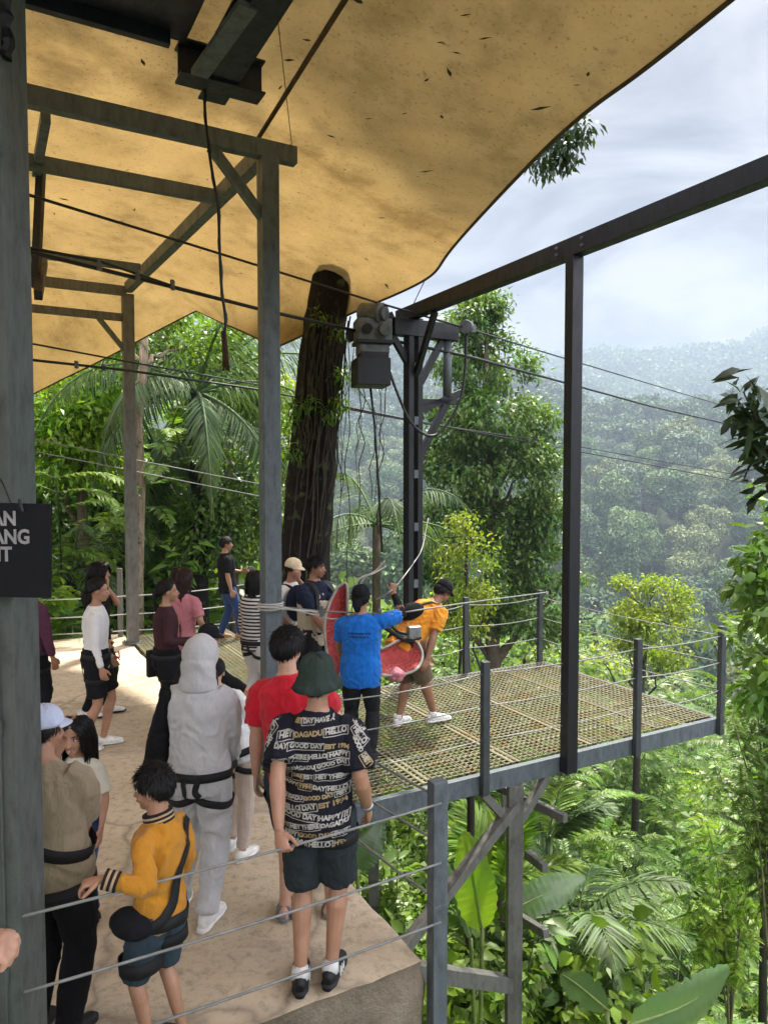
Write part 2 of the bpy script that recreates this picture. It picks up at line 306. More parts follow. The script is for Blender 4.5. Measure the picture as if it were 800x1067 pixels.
# ------------------------------------------------------------------ terrain
def hz(x, y):
    """height of the ground under world points (numpy arrays)"""
    x = np.asarray(x, float); y = np.asarray(y, float); dx = x-CC.x; dy = y-CC.y
    u = dx*UX.x+dy*UX.y; v = dx*VX.x+dy*VX.y; r = np.hypot(x, y)
    p = np.stack([x, y, x*0], -1).reshape(-1, 3)
    n1 = fbm(p*.012, 4).reshape(x.shape); n2 = fbm(p*.11+5, 3).reshape(x.shape); n3 = fbm(p*.0045+9, 4).reshape(x.shape)
    # terrace side: flat left of the slab edge, dropping to the right of it
    w = np.maximum(u+.45, -(v-.4)*1.2)
    w = np.where(v > 9, np.maximum(w, (v-9.0)*.35-1.5), w)
    slope = np.interp(w, [-60, -8, -.9, .1, 3.3, 8.4, 16.4, 30, 60, 110, 150], [3, .2, -.12, -2.4, -4.2, -6.6, -10, -16.5, -31, -47, -50])
    # left hand rise behind the terrace
    az = np.degrees(np.arctan2(x, y))
    left = np.interp(az, [-60, -14, -6, 0], [1, 1, .5, 0])*np.interp(r, [12, 16, 45, 150], [0, .3, 5, 30])
    near = slope + left + n2*.5*np.clip((w-.6)*.5, 0, 1)
    far = np.interp(r, [0, 110, 150, 220, 330, 410, 500, 620, 760, 1000, 1150, 1500, 2600, 5000], [-60, -50, -43, -18, 14, 34, 18, -5, 40, 158, 160, 120, 100, 80])
    ridge = np.interp(r, [430, 600, 680, 900], [0, 1, 1, .1])*np.interp(az, [-30, -6, 9, 13, 17, 21, 40], [100, 102, 92, 66, 40, 10, 0])
    far = far + ridge + n1*np.interp(r, [110, 250, 900], [5, 13, 34]) + n3*np.interp(r, [200, 900, 2000], [0, 55, 60])
    k = np.clip((r-100)/70, 0, 1); k = k*k*(3-2*k)
    return near*(1-k)+far*k
def hz1(x, y): return float(hz(np.array([x]), np.array([y]))[0])
rs = np.concatenate([np.linspace(.4, 30, 75), np.geomspace(31, 4800, 150)]); th = np.linspace(-PI, PI, 361)[:-1]
TT, RRr = np.meshgrid(th, rs); X = RRr*np.sin(TT); Y = RRr*np.cos(TT); Z = hz(X, Y)
nr, na = X.shape; idx = np.arange(nr*na).reshape(nr, na); q = np.stack([idx[:-1], np.roll(idx[:-1], -1, 1), np.roll(idx[1:], -1, 1), idx[1:]], -1).reshape(-1, 4)[:, ::-1]
vv = np.stack([X, Y, Z], -1).reshape(-1, 3); c0 = len(vv); vv = np.vstack([vv, [[0, 0, hz1(0, .1)]]])
tri = np.array([(c0, i, (i+1) % na) for i in range(na)])
tag(link('ground', np_mesh('ground', vv, [q, tri], M['soil'], True)), kind='structure')
# concrete terrace: a slab with a broken front corner
def slab():
    b = MB(); us = np.concatenate([np.linspace(-12, -3, 10), np.linspace(-2.7, 0, 28)]); vsn = np.linspace(0, 9.3, 70)
    rag = lambda u, v: .02*math.sin(v*9+u*3)*0
    nu, nv = len(us), len(vsn); top = []
    for i, u in enumerate(us):
        for j, v in enumerate(vsn):
            z = .006*math.sin(u*2.1+v*1.3)
            uu, v2 = u, v
            if i == nu-1: uu += .006*math.sin(v*7)+.005*math.sin(v*31+1)
            if j == 0: v2 += .006*math.sin(u*9+1)+.005*math.sin(u*27)
            if i == nu-1 or j == 0: z -= .022
            p = uv(uu, v2, z); top.append(p)
    fs = [(i*nv+j, (i+1)*nv+j, (i+1)*nv+j+1, i*nv+j+1) for i in range(nu-1) for j in range(nv-1)]
    b.add(top, fs); o = b.build('concrete_terrace', M['concrete'], smooth=True); tag(o, kind='structure')
    s = MB()
    def wall(pts):
        k = len(pts); rows = []
        for d, z in ((0, 0), (-.012, -.03), (.02, -.12), (.0, -.3), (.015, -.7), (0, -3.2)):
            rows += [p + V((0, 0, z)) + UX*(d*random.uniform(.3, 1.2)) - VX*(d*random.uniform(.3, 1.2)) for p in pts]
        s.add(rows, [(a*k+i, (a+1)*k+i, (a+1)*k+i+1, a*k+i+1) for a in range(5) for i in range(k-1)])
    wall([top[(nu-1)*nv+j] for j in range(nv)][::-1]); wall([top[i*nv] for i in range(nu-1, -1, -1)])
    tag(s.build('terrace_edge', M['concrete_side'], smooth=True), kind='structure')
slab()
# ------------------------------------------------------------------ grating jetty
VA, VB, UE, US_, VE = 1.82, 4.5, 4.78, 1.55, 9.0
jt = thing('grating_platform', 'rusty open steel grating deck jutting out over the valley on raking supports', 'platform', uv(.02, VA))
def rods():
    b = MB(); zr = .012; 
    def rod(p, q, r=.0062):
        d = (q-p).normalized(); s = d.cross(V((0, 0, 1)))*r; t = V((0, 0, r)); vs = [p+s, p+t, p-s, p-t, q+s, q+t, q-s, q-t]
        b.add(vs, [(0, 1, 5, 4), (1, 2, 6, 5), (2, 3, 7, 6), (3, 0, 4, 7)])
    st = .062; u = .05
    while u < UE: rod(uv(u, VA+.03, zr), uv(u, VE if u < US_ else VB, zr)); u += st
    v = VA+.06
    while v < VE: rod(uv(.03, v, zr-.009), uv(UE-.02 if v < VB else US_, v, zr-.009)); v += st
    return b
rods().build('grating', M['grate'], jt)
b = MB(); u = .25
while u < UE:
    ve = VE if u < US_ else VB
    b.beam(uv(u, VA+.06, -.012), uv(u, ve, -.012), .028, .03); b.beam(uv(u+.07, VA+.06, -.014), uv(u+.07, ve, -.014), .02, .03); u += .47
for v in (VA+.2, VA+.42): b.beam(uv(.05, v, -.017), uv(UE-.05, v, -.017), .03, .02)
v = VA+.9
while v < VE: b.beam(uv(.05, v, -.06), uv(UE-.05 if v < VB else US_, v, -.06), .05, .06); v += .9
b.build('joist', M['grate_strip'], jt)
eb = MB(); eb.beam(uv(.0, VA-.03, -.07), uv(UE+.03, VA-.03, -.07), .06, .16); eb.build('edge_beam', M['steel'], jt, bevel=.004)
eb = MB(); eb.beam(uv(UE, VA+.002, -.07), uv(UE, VB, -.07), .06, .158); eb.build('edge_beam', M['steel'], jt, bevel=.004)
eb = MB(); eb.beam(uv(US_, VB, -.07), uv(UE-.032, VB, -.07), .06, .158); eb.build('edge_beam', M['steel'], jt, bevel=.004)
eb = MB(); eb.beam(uv(US_, VB+.03, -.07), uv(US_, VE, -.07), .06, .158); eb.build('edge_beam', M['steel'], jt, bevel=.004)
def sup(name, p0, p1, w, h, mat='steel_brown', bev=.004): b = MB(); b.beam(p0, p1, w, h); return b.build(name, M[mat], jt, bevel=bev)
p545 = uv(2.08, VA-.03); base = V((p545.x, p545.y, hz1(p545.x, p545.y)-.3))
sup('support_post', base, p545+V((0, 0, -.152)), .13, .13)
for (u_, v_) in ((2.08, VB-.05), (4.1, VB-.05), (.9, VE-.2)):
    p = uv(u_, v_); sup('support_post', V((p.x, p.y, hz1(p.x, p.y)-.3)), p+V((0, 0, -.152)), .13, .13)
q0 = uv(.26, VA-.2); sup('support_post', V((q0.x, q0.y, -3.4)), q0+V((0, 0, -.1)), .15, .1)
sup('brace', p545+V((0, 0, -.32))-VX*.02, uv(.3, VA-.08, -1.75), .1, .08)
sup('brace', p545+V((0, 0, -1.98)), uv(-.45, VA-.12, -.75)-VX*.05, .1, .13)
sup('brace', uv(.3, VA-.05, -1.75), uv(-.2, VA-.05, -2.2), .1, .08)
for s in (-1, 1): sup('knee_brace', p545+V((0, 0, -.5))+UX*(.05*s), p545+UX*(.36*s)+V((0, 0, -.16)), .07, .07)
for q in ((513, 817, 7.1, 589, 853, 6.35), (549, 890, 6.6, 568, 905, 6.3), (532, 950, 6.9, 569, 973, 6.3)): sup('cross_tie', P(*q[:3]), P(*q[3:]), .06, .075)
# front railing of the jetty
rl = thing('jetty_railing', 'dark steel railing posts with thin wires round the outer edge of the grating', 'railing', uv(1.7, VA-.07))
def rpost(u, v, h=1.0, zb=-.15, w=.068): b = MB(); p = uv(u, v); b.post(p+V((0, 0, zb)), p+V((0, 0, h)), w, w*.8, RZ); b.build('railing_post', M['rail'], rl, bevel=.004)
vf = VA-.092
for u in (1.7, 3.52, UE-.02): rpost(u, vf)
rpost(UE-.03, VB+.06); rpost(3.5, VB+.06); 
def sag(p0, p1, s=.02, n=10): return [p0.lerp(p1, i/n)+V((0, 0, -4*s*(i/n)*(1-i/n))) for i in range(n+1)]
def rope(par, name, p0, p1, r, mat, s=.02, n=10): b = MB(); b.tube(sag(p0, p1, s, n), r, 6); return b.build(name, M[mat], par, smooth=True)
for z in (.9, .62, .33):
    for (a, b_) in (((-.05, vf), (1.7, vf)), ((1.7, vf), (3.52, vf)), ((3.52, vf), (UE-.02, vf)), ((UE-.02, vf), (UE-.03, VB+.06)), ((UE-.03, VB+.06), (3.5, VB+.06)), ((3.5, VB+.06), (2.75, VB+.06))):
        rope(rl, 'wire', uv(*a, z), uv(*b_, z), .006, 'wire', random.uniform(.015, .05))
# near railing of the terrace (ropes to the left column) and side ropes back to the jetty
nr_ = thing('terrace_railing', 'grey square railing post with slack wire ropes along the concrete terrace edge', 'railing', uv(.07, -.08))
cp = uv(.085, -.02); b = MB(); b.post(cp+V((0, 0, -.42)), cp+V((0, 0, .95)), .088, .07, RZ); b.box(cp+V((0, 0, .275)), (.095, .077, .03), RZ); b.build('railing_post', M['steel'], nr_, bevel=.004)
LP = P(34, 955, 2.72); LPB = V((LP.x-.02, LP.y, 0))
WIRES = [(V((LPB.x, LPB.y-.04, P(42, py, 2.68).z)), cp-VX*.036+V((0, 0, z))) for py, z in ((955, .84), (1034, .52), (1112, .2))]
for wa, wb in WIRES: rope(nr_, 'wire', wa, wb, .007, 'wire', .012, 14)
def wire_at(px, k=0):
    a, b_ = WIRES[k]; q = (px-400)/FPX; t = (q*a.y-a.x)/((b_.x-a.x)-q*(b_.y-a.y)); return a.lerp(b_, t)+V((0, 0, -.048*t*(1-t)))
for z, z2 in ((.86, .9), (.62, .62), (.3, .33)): rope(nr_, 'wire', cp+V((0, 0, z)), uv(-.05, vf, z2), .008, 'wire', .03)
# back ropes beyond the terrace
br = thing('back_rope_fence', 'white ropes strung low along the far edge of the concrete before the jungle', 'rope fence', P(60, 658, 12.2))
for py0, py1 in ((621, 612), (640, 632), (657, 650)):
    rope(br, 'rope', P(-60, py0+4, 11.6), P(134, py0, 11.35), .009, 'rope', .04); rope(br, 'rope', P(134, py0, 11.35), P(262, py1-4, 13.2), .009, 'rope', .03); rope(br, 'rope', P(262, py1-4, 13.2), P(325, py1-12, 11.5), .009, 'rope', .03)
b = MB(); bp = P(126, 660, 11.7); b.post(V((bp.x, bp.y, -.2)), V((bp.x, bp.y, 1.1)), .07, .07); b.build('rope_post', M['steel_brown'], br, bevel=.004)
bp = P(262, 640, 13.2); b = MB(); b.post(V((bp.x, bp.y, -1)), V((bp.x, bp.y, .95)), .07, .07); b.build('rope_post', M['steel_brown'], br, bevel=.004)
# ------------------------------------------------------------------ steel column at the left
lc = thing('steel_column', 'thick grey green painted steel column filling the left edge', 'column', (LPB.x-.2, LPB.y, -.1))
b = MB(); cw = .42; b.box((LPB.x-cw/2, LPB.y+.05, 3.1), (cw, .2, 6.4)); b.build('shaft', M['steel_green'], lc, bevel=.006)
b = MB(); b.box((LPB.x-.055, LPB.y-.055, 3.1), (.006, .012, 6.2)); b.build('weld_seam', M['steel_green'], lc)
for zz in (1.62, .67, .22): b = MB(); b.box((LPB.x-.052, LPB.y-.06, zz), (.012, .02, .06)); b.build('hinge_lug', M['steel_green'], lc, bevel=.003)
b = MB(); b.tube([V((LPB.x+.004, LPB.y-.03, 4.05+.02*i)) + V((random.uniform(0, .02), 0, 0)) for i in range(22)], [random.uniform(.012, .028) for i in range(22)], 6); b.build('tape', M['black_metal'], lc)
SGY = 2.56
# sign
sg = thing('warning_sign', 'black hanging sign with grey capital letters on the left column', 'sign', (LPB.x-.1, LPB.y-.1, 1.9))
s0 = P(-40, 524, SGY); s1 = P(55, 622, SGY); cx, cz = (s0.x+s1.x)/2, (s0.z+s1.z)/2
b = MB(); b.box((cx, SGY, cz), (s1.x-s0.x, .012, s0.z-s1.z), M=Matrix.Rotation(R(1.5), 3, 'Y')); b.build('board', m_plain('sign_black', (.006, .0065, .009), .6, spec=.2), sg, bevel=.003)
def text_mesh(s, size, align='LEFT', ext=0.0, bold=0):
    c = bpy.data.curves.new('t', 'FONT'); c.body = s; c.size = size; c.align_x = align; c.extrude = ext; c.offset = bold; c.resolution_u = 3
    o = bpy.data.objects.new('t', c); COL.objects.link(o); me = evaluated(o); bpy.data.objects.remove(o); return me
mt = m_plain('sign_letters', (.3, .3, .31), .6); b = MB()
for s, py, rx in (('AN', 547, 19), ('ANG', 566, 33), ('IT', 584, 14)):
    me = text_mesh(s, .07, 'RIGHT', .001, .0022); q = P(rx, py, SGY)
    b.add([(q.x+v.co.x*.86, SGY-.009-v.co.z, q.z+v.co.y) for v in me.vertices], [tuple(p.vertices) for p in me.polygons])
b.build('lettering', mt, sg)
b = MB(); b.tube([P(12, 525, SGY+.01), P(4, 505, SGY+.03), P(-6, 488, SGY+.05)], .003, 5); b.tube([P(21, 520, SGY-.01), P(22, 527, SGY-.01), P(24, 533, SGY-.01)], .006, 5); b.build('hanging_wire', M['black_metal'], sg)
# ------------------------------------------------------------------ canopy frame
ZF = 5.4
fr = thing('canopy_support', 'grey box steel frame of posts and beams holding up the yellow tarpaulin', 'steel frame', P(279, 771, 6.5))
def fb(name, p0, p1, w, h, mat='steel'): b = MB(); b.beam(p0, p1, w, h); return b.build(name, M[mat], fr, bevel=.005)
A2 = P(279, 165, 6.5); A2.z = ZF; A1 = P(133, 300, 11.2); A1.z = ZF; VD = (A1-A2).normalized()
b = MB(); b.post(V((A2.x, A2.y, -.1)), V((A2.x, A2.y, ZF-.07)), .155, .155, RZ); b.build('post', M['steel'], fr, bevel=.006)
b = MB(); b.post(V((A1.x, A1.y, -.1)), V((A1.x, A1.y, ZF-.07)), .165, .165, RZ); b.build('post', M['steel_brown'], fr, bevel=.006)
fb('beam', A2+UX*.26, A2-UX*4.2, .1, .15)
fb('beam', A2+VX*1.25-UX*.06, A2+VX*1.25-UX*4.4, .09, .13)
fb('beam', A1+V((0, 0, -.02))-UX*.02, A1-UX*4.4+V((0, 0, -.02)), .09, .14, 'steel_brown')
fb('beam', A1+V((0, 0, -.42))-UX*.08, A1-UX*4.4+V((0, 0, -.42)), .08, .11, 'steel_brown')
fb('beam', A1-VX*1.3+V((0, 0, .0))-UX*.05, A1-VX*1.3-UX*4.4, .07, .1)
fb('rafter', A2+VX*.06+V((0, 0, .02)), A1-VX*.06+V((0, 0, .02)), .11, .15)
fb('knee_brace', A2-UX*.5+V((0, 0, -.075)), A2-UX*.05+V((0, 0, -.58)), .08, .08)
fb('knee_brace', A1-UX*.42+V((0, 0, -.46)), A1-UX*.06+V((0, 0, -.9)), .07, .07, 'steel_brown')
h0 = P(42, 178, 6.9)
b = MB(); b.beam(P(37, 300, 7.0), P(43, 178, 7.0), .07, .07); b.build('hanger', M['steel_dark'], fr, bevel=.004)
b = MB(); b.beam(P(48, 122, 6.0), P(38, 180, 7.0), .075, .09); b.build('hanger', M['steel'], fr, bevel=.004)
b = MB(); b.beam(P(40, 308, 6.7), P(46, 272, 7.4), .07, .09); b.build('hanger', M['steel_dark'], fr, bevel=.004)
# ------------------------------------------------------------------ tarpaulin
rows = [[(-8, -5, 6.2), (-3, -4, 6.1), (3.2, -3, 5.6), (4.0, -3, 5.1)],
        [(-8, 1, 6.0), (-4, 2, 5.95), (.15, 3.75, 5.66), (1.83, 3.75, 5.0)],
        [(-8, 3, 5.95), (-4.2, 3.6, 5.9), (-.4, 4.85, 5.66), (1.39, 4.9, 5.0)],
        [(-8, 4.6, 5.9), (-4.5, 5.4, 5.8), (-.8, 5.9, 5.66), (1.13, 5.85, 5.0)],
        [(-8, 7, 5.85), (-5, 7.6, 5.75), (-2, 8.1, 5.64), (.70, 8.0, 5.0)],
        [(-8, 10.2, 5.75), (-6, 10.4, 5.7), (-3.2, 9.9, 5.62), tuple(P(446, 291, 8.9))],
        [(-8, 12, 5.3), (-6, 12, 5.45), (-3.6, 11.4, 5.55), tuple(P(372, 324, 9.35))],
        [tuple(P(-60, 450, 12.9)), tuple(P(33, 412, 12.9)), tuple(P(205, 324, 12.2)), tuple(P(288, 362, 9.7))]]
def crom(pts, n):
    pts = np.array(pts, float); P0 = np.concatenate([[2*pts[0]-pts[1]], pts, [2*pts[-1]-pts[-2]]]); out = []
    for i in range(len(pts)-1):
        a, b_, c, d = P0[i:i+4]
        for t in np.linspace(0, 1, n, endpoint=False): out.append(.5*(2*b_+(c-a)*t+(2*a-5*b_+4*c-d)*t*t+(3*b_-a-3*c+d)*t**3))
    return np.array(out+[pts[-1]])
ups = np.array([np.array([np.interp(np.linspace(0, 3, 31), range(4), [q[a_] for q in r_]) for a_ in range(3)]).T for r_ in rows]); grid = np.stack([crom(ups[:, j], 10) for j in range(ups.shape[1])], 1)
ed = grid[:, -1].copy()
for _ in range(14): ed[9:56] = (ed[8:55]+2*ed[9:56]+ed[10:57])/4
grid[:, -1] = ed; grid[:, -2] = (grid[:, -3]+ed)/2; grid[:, -4:-1] = grid[:, -4:-1]
na_, nb_ = grid.shape[:2]; gv = grid.reshape(-1, 3).copy(); gv[:, 2] += (.03*fbm(gv*np.array([.7, .7, 0]), 2).reshape(na_, nb_)*np.minimum(1, (nb_-1-np.arange(nb_))/8.)[None]).ravel()
ix = np.arange(na_*nb_).reshape(na_, nb_); gq = np.stack([ix[:-1, :-1], ix[:-1, 1:], ix[1:, 1:], ix[1:, :-1]], -1).reshape(-1, 4)
tp = thing('tarpaulin_canopy', 'large sunlit yellow tarpaulin stretched overhead with dirt spots on its underside', 'canopy', (A2.x, A2.y, 5.6))
o = rootloc(tp); tpo = link('sheet', np_mesh('sheet', gv-np.array(o), gq, M['tarp'], True), tp)
gr3 = gv.reshape(na_, nb_, 3); b = MB(); b.tube([V(x) for x in gr3[:, -1]], .016, 6); b.tube([V(x) for x in gr3[-1]], .014, 6); b.build('hem_rope', m_plain('hem', (.08, .055, .03), .8), tp, smooth=True)
bvt = BVHTree.FromPolygons([tuple(x) for x in gv], [tuple(int(k) for k in q_) for q_ in gq])
def on_tarp(px, py, off=.02): h = bvt.ray_cast(V((0, 0, CAMZ)), ray(px, py).normalized()); return (h[0] if h[0] else P(px, py, 5))-ray(px, py).normalized()*off
b = MB(); b.tube([on_tarp(368+(258-368)*k/12, -14+(162+14)*k/12) for k in range(13)], .019, 6); b.build('ridge_strap', m_plain('strap_brown', (.075, .045, .02), .8), tp, smooth=True)
b = MB(); b.tube([on_tarp(286+(304-286)*k/8, -10+160*k/8, .004) for k in range(9)], .0035, 4); b.build('seam', m_plain('seam', (.2, .13, .05), .9), tp)
K = V(gr3[50, -1])
b = MB(); b.tube([K, P(430, 318, 9.0)], .006, 5); b.build('tie_rope', M['cable'], tp)
# debris lying on the cloth, pressed against it
leafm = m_plain('litter', (.045, .032, .018), .9)
b = MB(); gk = np.random.default_rng(5)
for k in range(170):
    i, j = gk.integers(12, na_-14), gk.integers(6, nb_-1); c = V(gr3[i, j])+V((gk.uniform(-.15, .15), gk.uniform(-.15, .15), -.02)); a = gk.uniform(0, PI); L = gk.uniform(.012, .05)*(1.6 if k % 9 == 0 else 1); wd = L*gk.uniform(.18, .5)
    d = V((math.cos(a), math.sin(a), 0)); s = V((-d.y, d.x, 0)); b.add([c-d*L, c-s*wd+d*L*.2, c+d*L, c+s*wd*.8], [(0, 1, 2, 3)])
tag(b.build('leaf_litter', leafm, tp), kind='stuff')
# ------------------------------------------------------------------ dark overhead deck and its I beam
od = thing('overhead_deck', 'dark blue black steel deck corner with an I beam end above the yellow canopy frame', 'steel deck', (-1.3, 3.5, 5))
ZD = 5.0; Q = P(193, 52, 1); Q = G(193, 52, ZD)
dk = m_steel('deck_navy', (.014, .017, .03), (.03, .022, .018))
b = MB(); w0 = Q; b.box(w0-UX*1.5-VX*1.5+V((0, 0, .05)), (3.0, 3.0, .02), RZ); b.build('plate', dk, od)
for k in range(4): b = MB(); b.beam(w0-UX*2.9-VX*(.06+.55*k), w0-UX*.1-VX*(.06+.55*k), .05, .08); b.build('rib', dk, od, bevel=.003)
bb = G(226, 80, ZD); b = MB(); b.ibeam(bb-VX*3.2, bb+VX*.12, .17, .2); b.build('i_beam', dk, od)
b = MB(); b.ibeam(bb-UX*.26-VX*.1+V((0, 0, -.02)), bb+UX*.25-VX*.1+V((0, 0, -.02)), .15, .2); b.build('i_beam', dk, od)
b = MB(); b.beam(bb-VX*.9-UX*.1+V((0, 0, -.1)), bb-VX*.2-UX*.16+V((0, 0, -.12)), .1, .03); b.build('plate', M['steel'], od)
hc = [P(213, 88, 4.5), P(214, 120, 4.5), P(219, 165, 4.48), P(227, 215, 4.5), P(229, 260, 4.5), P(231, 300, 4.48), P(235, 332, 4.5), P(234, 350, 4.5)]
wt = thing('hanging_cable', 'frayed black electric cable dangling from the I beam end', 'cable', hc[0])
b = MB(); b.tube([V(x) for x in crom([tuple(h) for h in hc], 5)], .009, 6); b.tube([V(x)+V((.008*math.sin(i*.9), .006, 0)) for i, x in enumerate(crom([tuple(h) for h in hc], 5))], .006, 5); b.build('core', M['cable'], wt, smooth=True)
b = MB()
for k in range(5): b.tube([P(234+random.uniform(-2, 2), 345, 4.5), P(234+random.uniform(-3, 3), 365, 4.5), P(235+random.uniform(-3, 4), 386, 4.5)], [.012, .016, .006], 5)
b.build('frayed_end', m_plain('frayed', (.06, .028, .018), .9), wt, smooth=True)
# ------------------------------------------------------------------ swing gantry
ga = thing('swing_gantry', 'dark steel gantry over the grating with one tall post and a long sloping top beam', 'gantry', uv(2.6, VA-.09))
def gb(name, p0, p1, w, h, mat='steel_dark', up=(0, 0, 1)): b = MB(); b.beam(p0, p1, w, h, up); return b.build(name, M[mat], ga, bevel=.004)
g1 = uv(2.62, VA-.12); g2 = P(430, 600, 9.0); g2.z = 0; ZG = 4.57; GV = (g1-g2); GV.z = 0; GV.normalize()
b = MB(); b.post(g1+V((0, 0, -.12)), g1+V((0, 0, ZG-.08)), .125, .1, RZ); b.build('post', M['steel_dark'], ga, bevel=.005)
for s in (-1, 1): b = MB(); b.post(g2+UX*(.065*s)+V((0, 0, -.2)), g2+UX*(.065*s)+V((0, 0, ZG-.08)), .07, .14, RZ); b.build('post', M['steel_dark'], ga, bevel=.004)
for z in (.6, 1.25, 1.95, 2.6, 3.25, 3.9): b = MB(); b.box(g2+V((0, 0, z))-VX*.05, (.059, .06, .1), RZ); b.build('batten_plate', M['steel'], ga)
gb('top_beam', g2-GV*.35+V((0, 0, ZG)), g1+GV*5.2+V((0, 0, ZG)), .12, .16)
gb('top_beam', g2-UX*.3+V((0, 0, ZG-.2)), g2+UX*.62+V((0, 0, ZG-.2)), .16, .2)
gb('knee_brace', g2+UX*.1+V((0, 0, ZG-.85)), g2+UX*.42+V((0, 0, ZG-.3)), .07, .08)
gb('knee_brace', g2+UX*.1+V((0, 0, ZG-1.75)), g2+UX*.5+V((0, 0, ZG-1.05)), .07, .08)
gb('knee_brace', g2-UX*.09+V((0, 0, ZG-.6)), g2-UX*.3+V((0, 0, ZG-.3)), .06, .08)
gb('bracket_arm', g2+UX*.1+V((0, 0, ZG-1.18)), g2+UX*.72+V((0, 0, ZG-.93)), .07, .09)
gb('bracket_arm', g2+UX*.1+V((0, 0, ZG-1.08)), g2+UX*.62+V((0, 0, ZG-1.06)), .07, .07)
b = MB(); hp = g2+UX*.5; b.tube([hp+V((0, 0, ZG-.3)), hp+V((0, 0, ZG-1.0))], .055, 10); b.build('hanger_pipe', M['steel'], ga, smooth=True)
gb('knee_brace', g2+GV*.5+V((0, 0, ZG-.09)), g2+GV*.08+V((0, 0, ZG-.75)), .06, .07)
def base_plate(par, c, w, mat, rz=RZ):
    b = MB(); b.box(c+V((0, 0, .008)), (w, w, .014), rz); o = b.build('base_plate', M[mat], par, bevel=.002)
    for sx_ in (-1, 1):
        for sy_ in (-1, 1): b = MB(); b.lathe(c+Matrix.Rotation(rz, 3, 'Z') @ V((sx_*w*.38, sy_*w*.38, .015)), [(.014, 0), (.014, .014), (.001, .016)], 6); b.build('bolt', M['alu'], o)
base_plate(fr, V((A2.x, A2.y, .012)), .27, 'steel'); base_plate(fr, V((A1.x, A1.y, .004)), .28, 'steel_brown')
for a_, pr_ in ((A2, fr), (A1, fr)):
    for z in (1.95, 3.9): b = MB(); b.box(V((a_.x, a_.y, z)), (.1585 if a_ is A2 else .1685,)*2+(.012,), RZ); b.build('weld_bead', M['steel'], pr_, bevel=.003)
for du in (-.16, .16):
    for z in (ZG-.03, ZG+.03): b = MB(); b.tube([g1+GV*du-VX*0+UX*-.06+V((0, 0, z)), g1+GV*du-UX*.078+V((0, 0, z))], .014, 6); b.build('bolt', M['alu'], ga)
# winch on the beam end
wi = thing('cable_winch', 'grey geared winch motor above a hanging black steel box beside the tree trunk', 'winch', P(386, 360, 8.75))
wc = P(388, 350, 8.75)
def wpart(name, fn, mat, **k): b = MB(); fn(b); return b.build(name, M[mat], wi, **k)
def wp(px, py, dy=0): return P(px, py, 8.75+dy)
wpart('gear_case', lambda b: (b.box(wp(388, 347), (.42, .32, .3), R(12)), b.box(wp(388, 365), (.36, .3, .12), R(12))), 'alu', bevel=.02)
wpart('motor', lambda b: (b.tube([wp(378, 327, .05), wp(399, 327, -.12)], .13, 16), b.tube([wp(398, 327, -.12), wp(402, 327, -.15)], .08, 14)), 'alu', smooth=False, bevel=.008)
wpart('shaft_cap', lambda b: b.tube([wp(383, 342, -.17), wp(383, 342, -.24)], .06, 12), 'black_metal', bevel=.005)
wpart('shaft_cap', lambda b: b.tube([wp(400, 343, -.15), wp(402, 343, -.25)], .075, 12), 'alu', bevel=.005)
wpart('mount_plate', lambda b: (b.box(wp(388, 358, -.02), (.44, .34, .04), R(12)), b.beam(wp(362, 352, .1), wp(410, 330, .2), .1, .12)), 'steel_dark', bevel=.005)
wpart('chute', lambda b: b.box(wp(388, 372), (.34, .3, .12), R(12)), 'black_metal', bevel=.01)
wpart('counterweight_box', lambda b: b.box(wp(386, 389, .02), (.4, .4, .32), R(14)), 'black_metal', bevel=.008)
pb = P(486, 343, 9.0)
sv = thing('cable_loop', 'black looping cable hanging between the winch box and the gantry pulley', 'cable', pb)
b = MB(); b.tube([V(x) for x in crom([tuple(P(x, y, Y)) for x, y, Y in ((404, 382, 8.7), (414, 410, 8.7), (428, 440, 8.75), (446, 454, 8.8), (462, 447, 8.9), (478, 420, 8.95), (484, 390, 9), (486, 346, 9))], 6)], .017, 7); b.build('core', M['cable'], sv, smooth=True)
b = MB(); b.tube([P(386, 405, 8.8), P(390, 440, 8.8), P(394, 500, 8.8), P(398, 575, 8.8)], .014, 6); tag(b.build('power_cable', M['cable'], smooth=True), 'thin black cable hanging straight down below the winch box', 'cable')
pl = thing('pulley', 'small grey pulley block riding the cable right of the gantry post', 'pulley', pb)
b = MB(); b.tube([pb+V((-.02, -.05, .02)), pb+V((.02, .03, .02))], .085, 14); b.build('wheel', M['alu'], pl, bevel=.008); b = MB(); b.box(pb+V((.03, 0, .0)), (.16, .06, .1)); b.build('cheek', M['alu'], pl, bevel=.008)
# ------------------------------------------------------------------ long cables
def cable(label, pts, r, mat='cable', clamps=(), group=None):
    b = MB(); b.tube([P(*p) for p in pts], r, 6); o = b.build('steel_cable', M[mat], smooth=True); tag(o, label, 'cable', group)
    for px, py, Y in clamps:
        c = MB(); q = P(px, py, Y); c.box(q, (.03, .06, .09)); c.build('clamp', M['alu'], o)
    return o
cable('upper thin black cable crossing under the canopy to the pulley', [(-30, 187, 5.4), (30, 203, 5.6), (180, 249, 6.9), (392, 315, 8.6), (486, 342, 9.0), (560, 365, 13), (720, 413, 22), (840, 448, 30)], .013)
cable('thick black main cable running through the winch and out to the valley', [(-30, 247, 5.6), (30, 262, 6.0), (160, 294, 7.0), (270, 322, 7.8), (372, 345, 8.7)], .02, clamps=((104, 276, 6.5), (144, 287, 6.8), (180, 297, 7.1)))
cable('second black cable strand lying just above the thick main cable', [(-30, 252, 5.7), (30, 268-10, 6.0), (104, 272, 6.5), (180, 298, 7.1)], .013)
cable('outgoing black cable from the winch past the tall gantry post', [(405, 354, 8.9), (486, 371, 9.3), (560, 391, 12), (680, 424, 17), (780, 447, 22), (840, 461, 26)], .02)
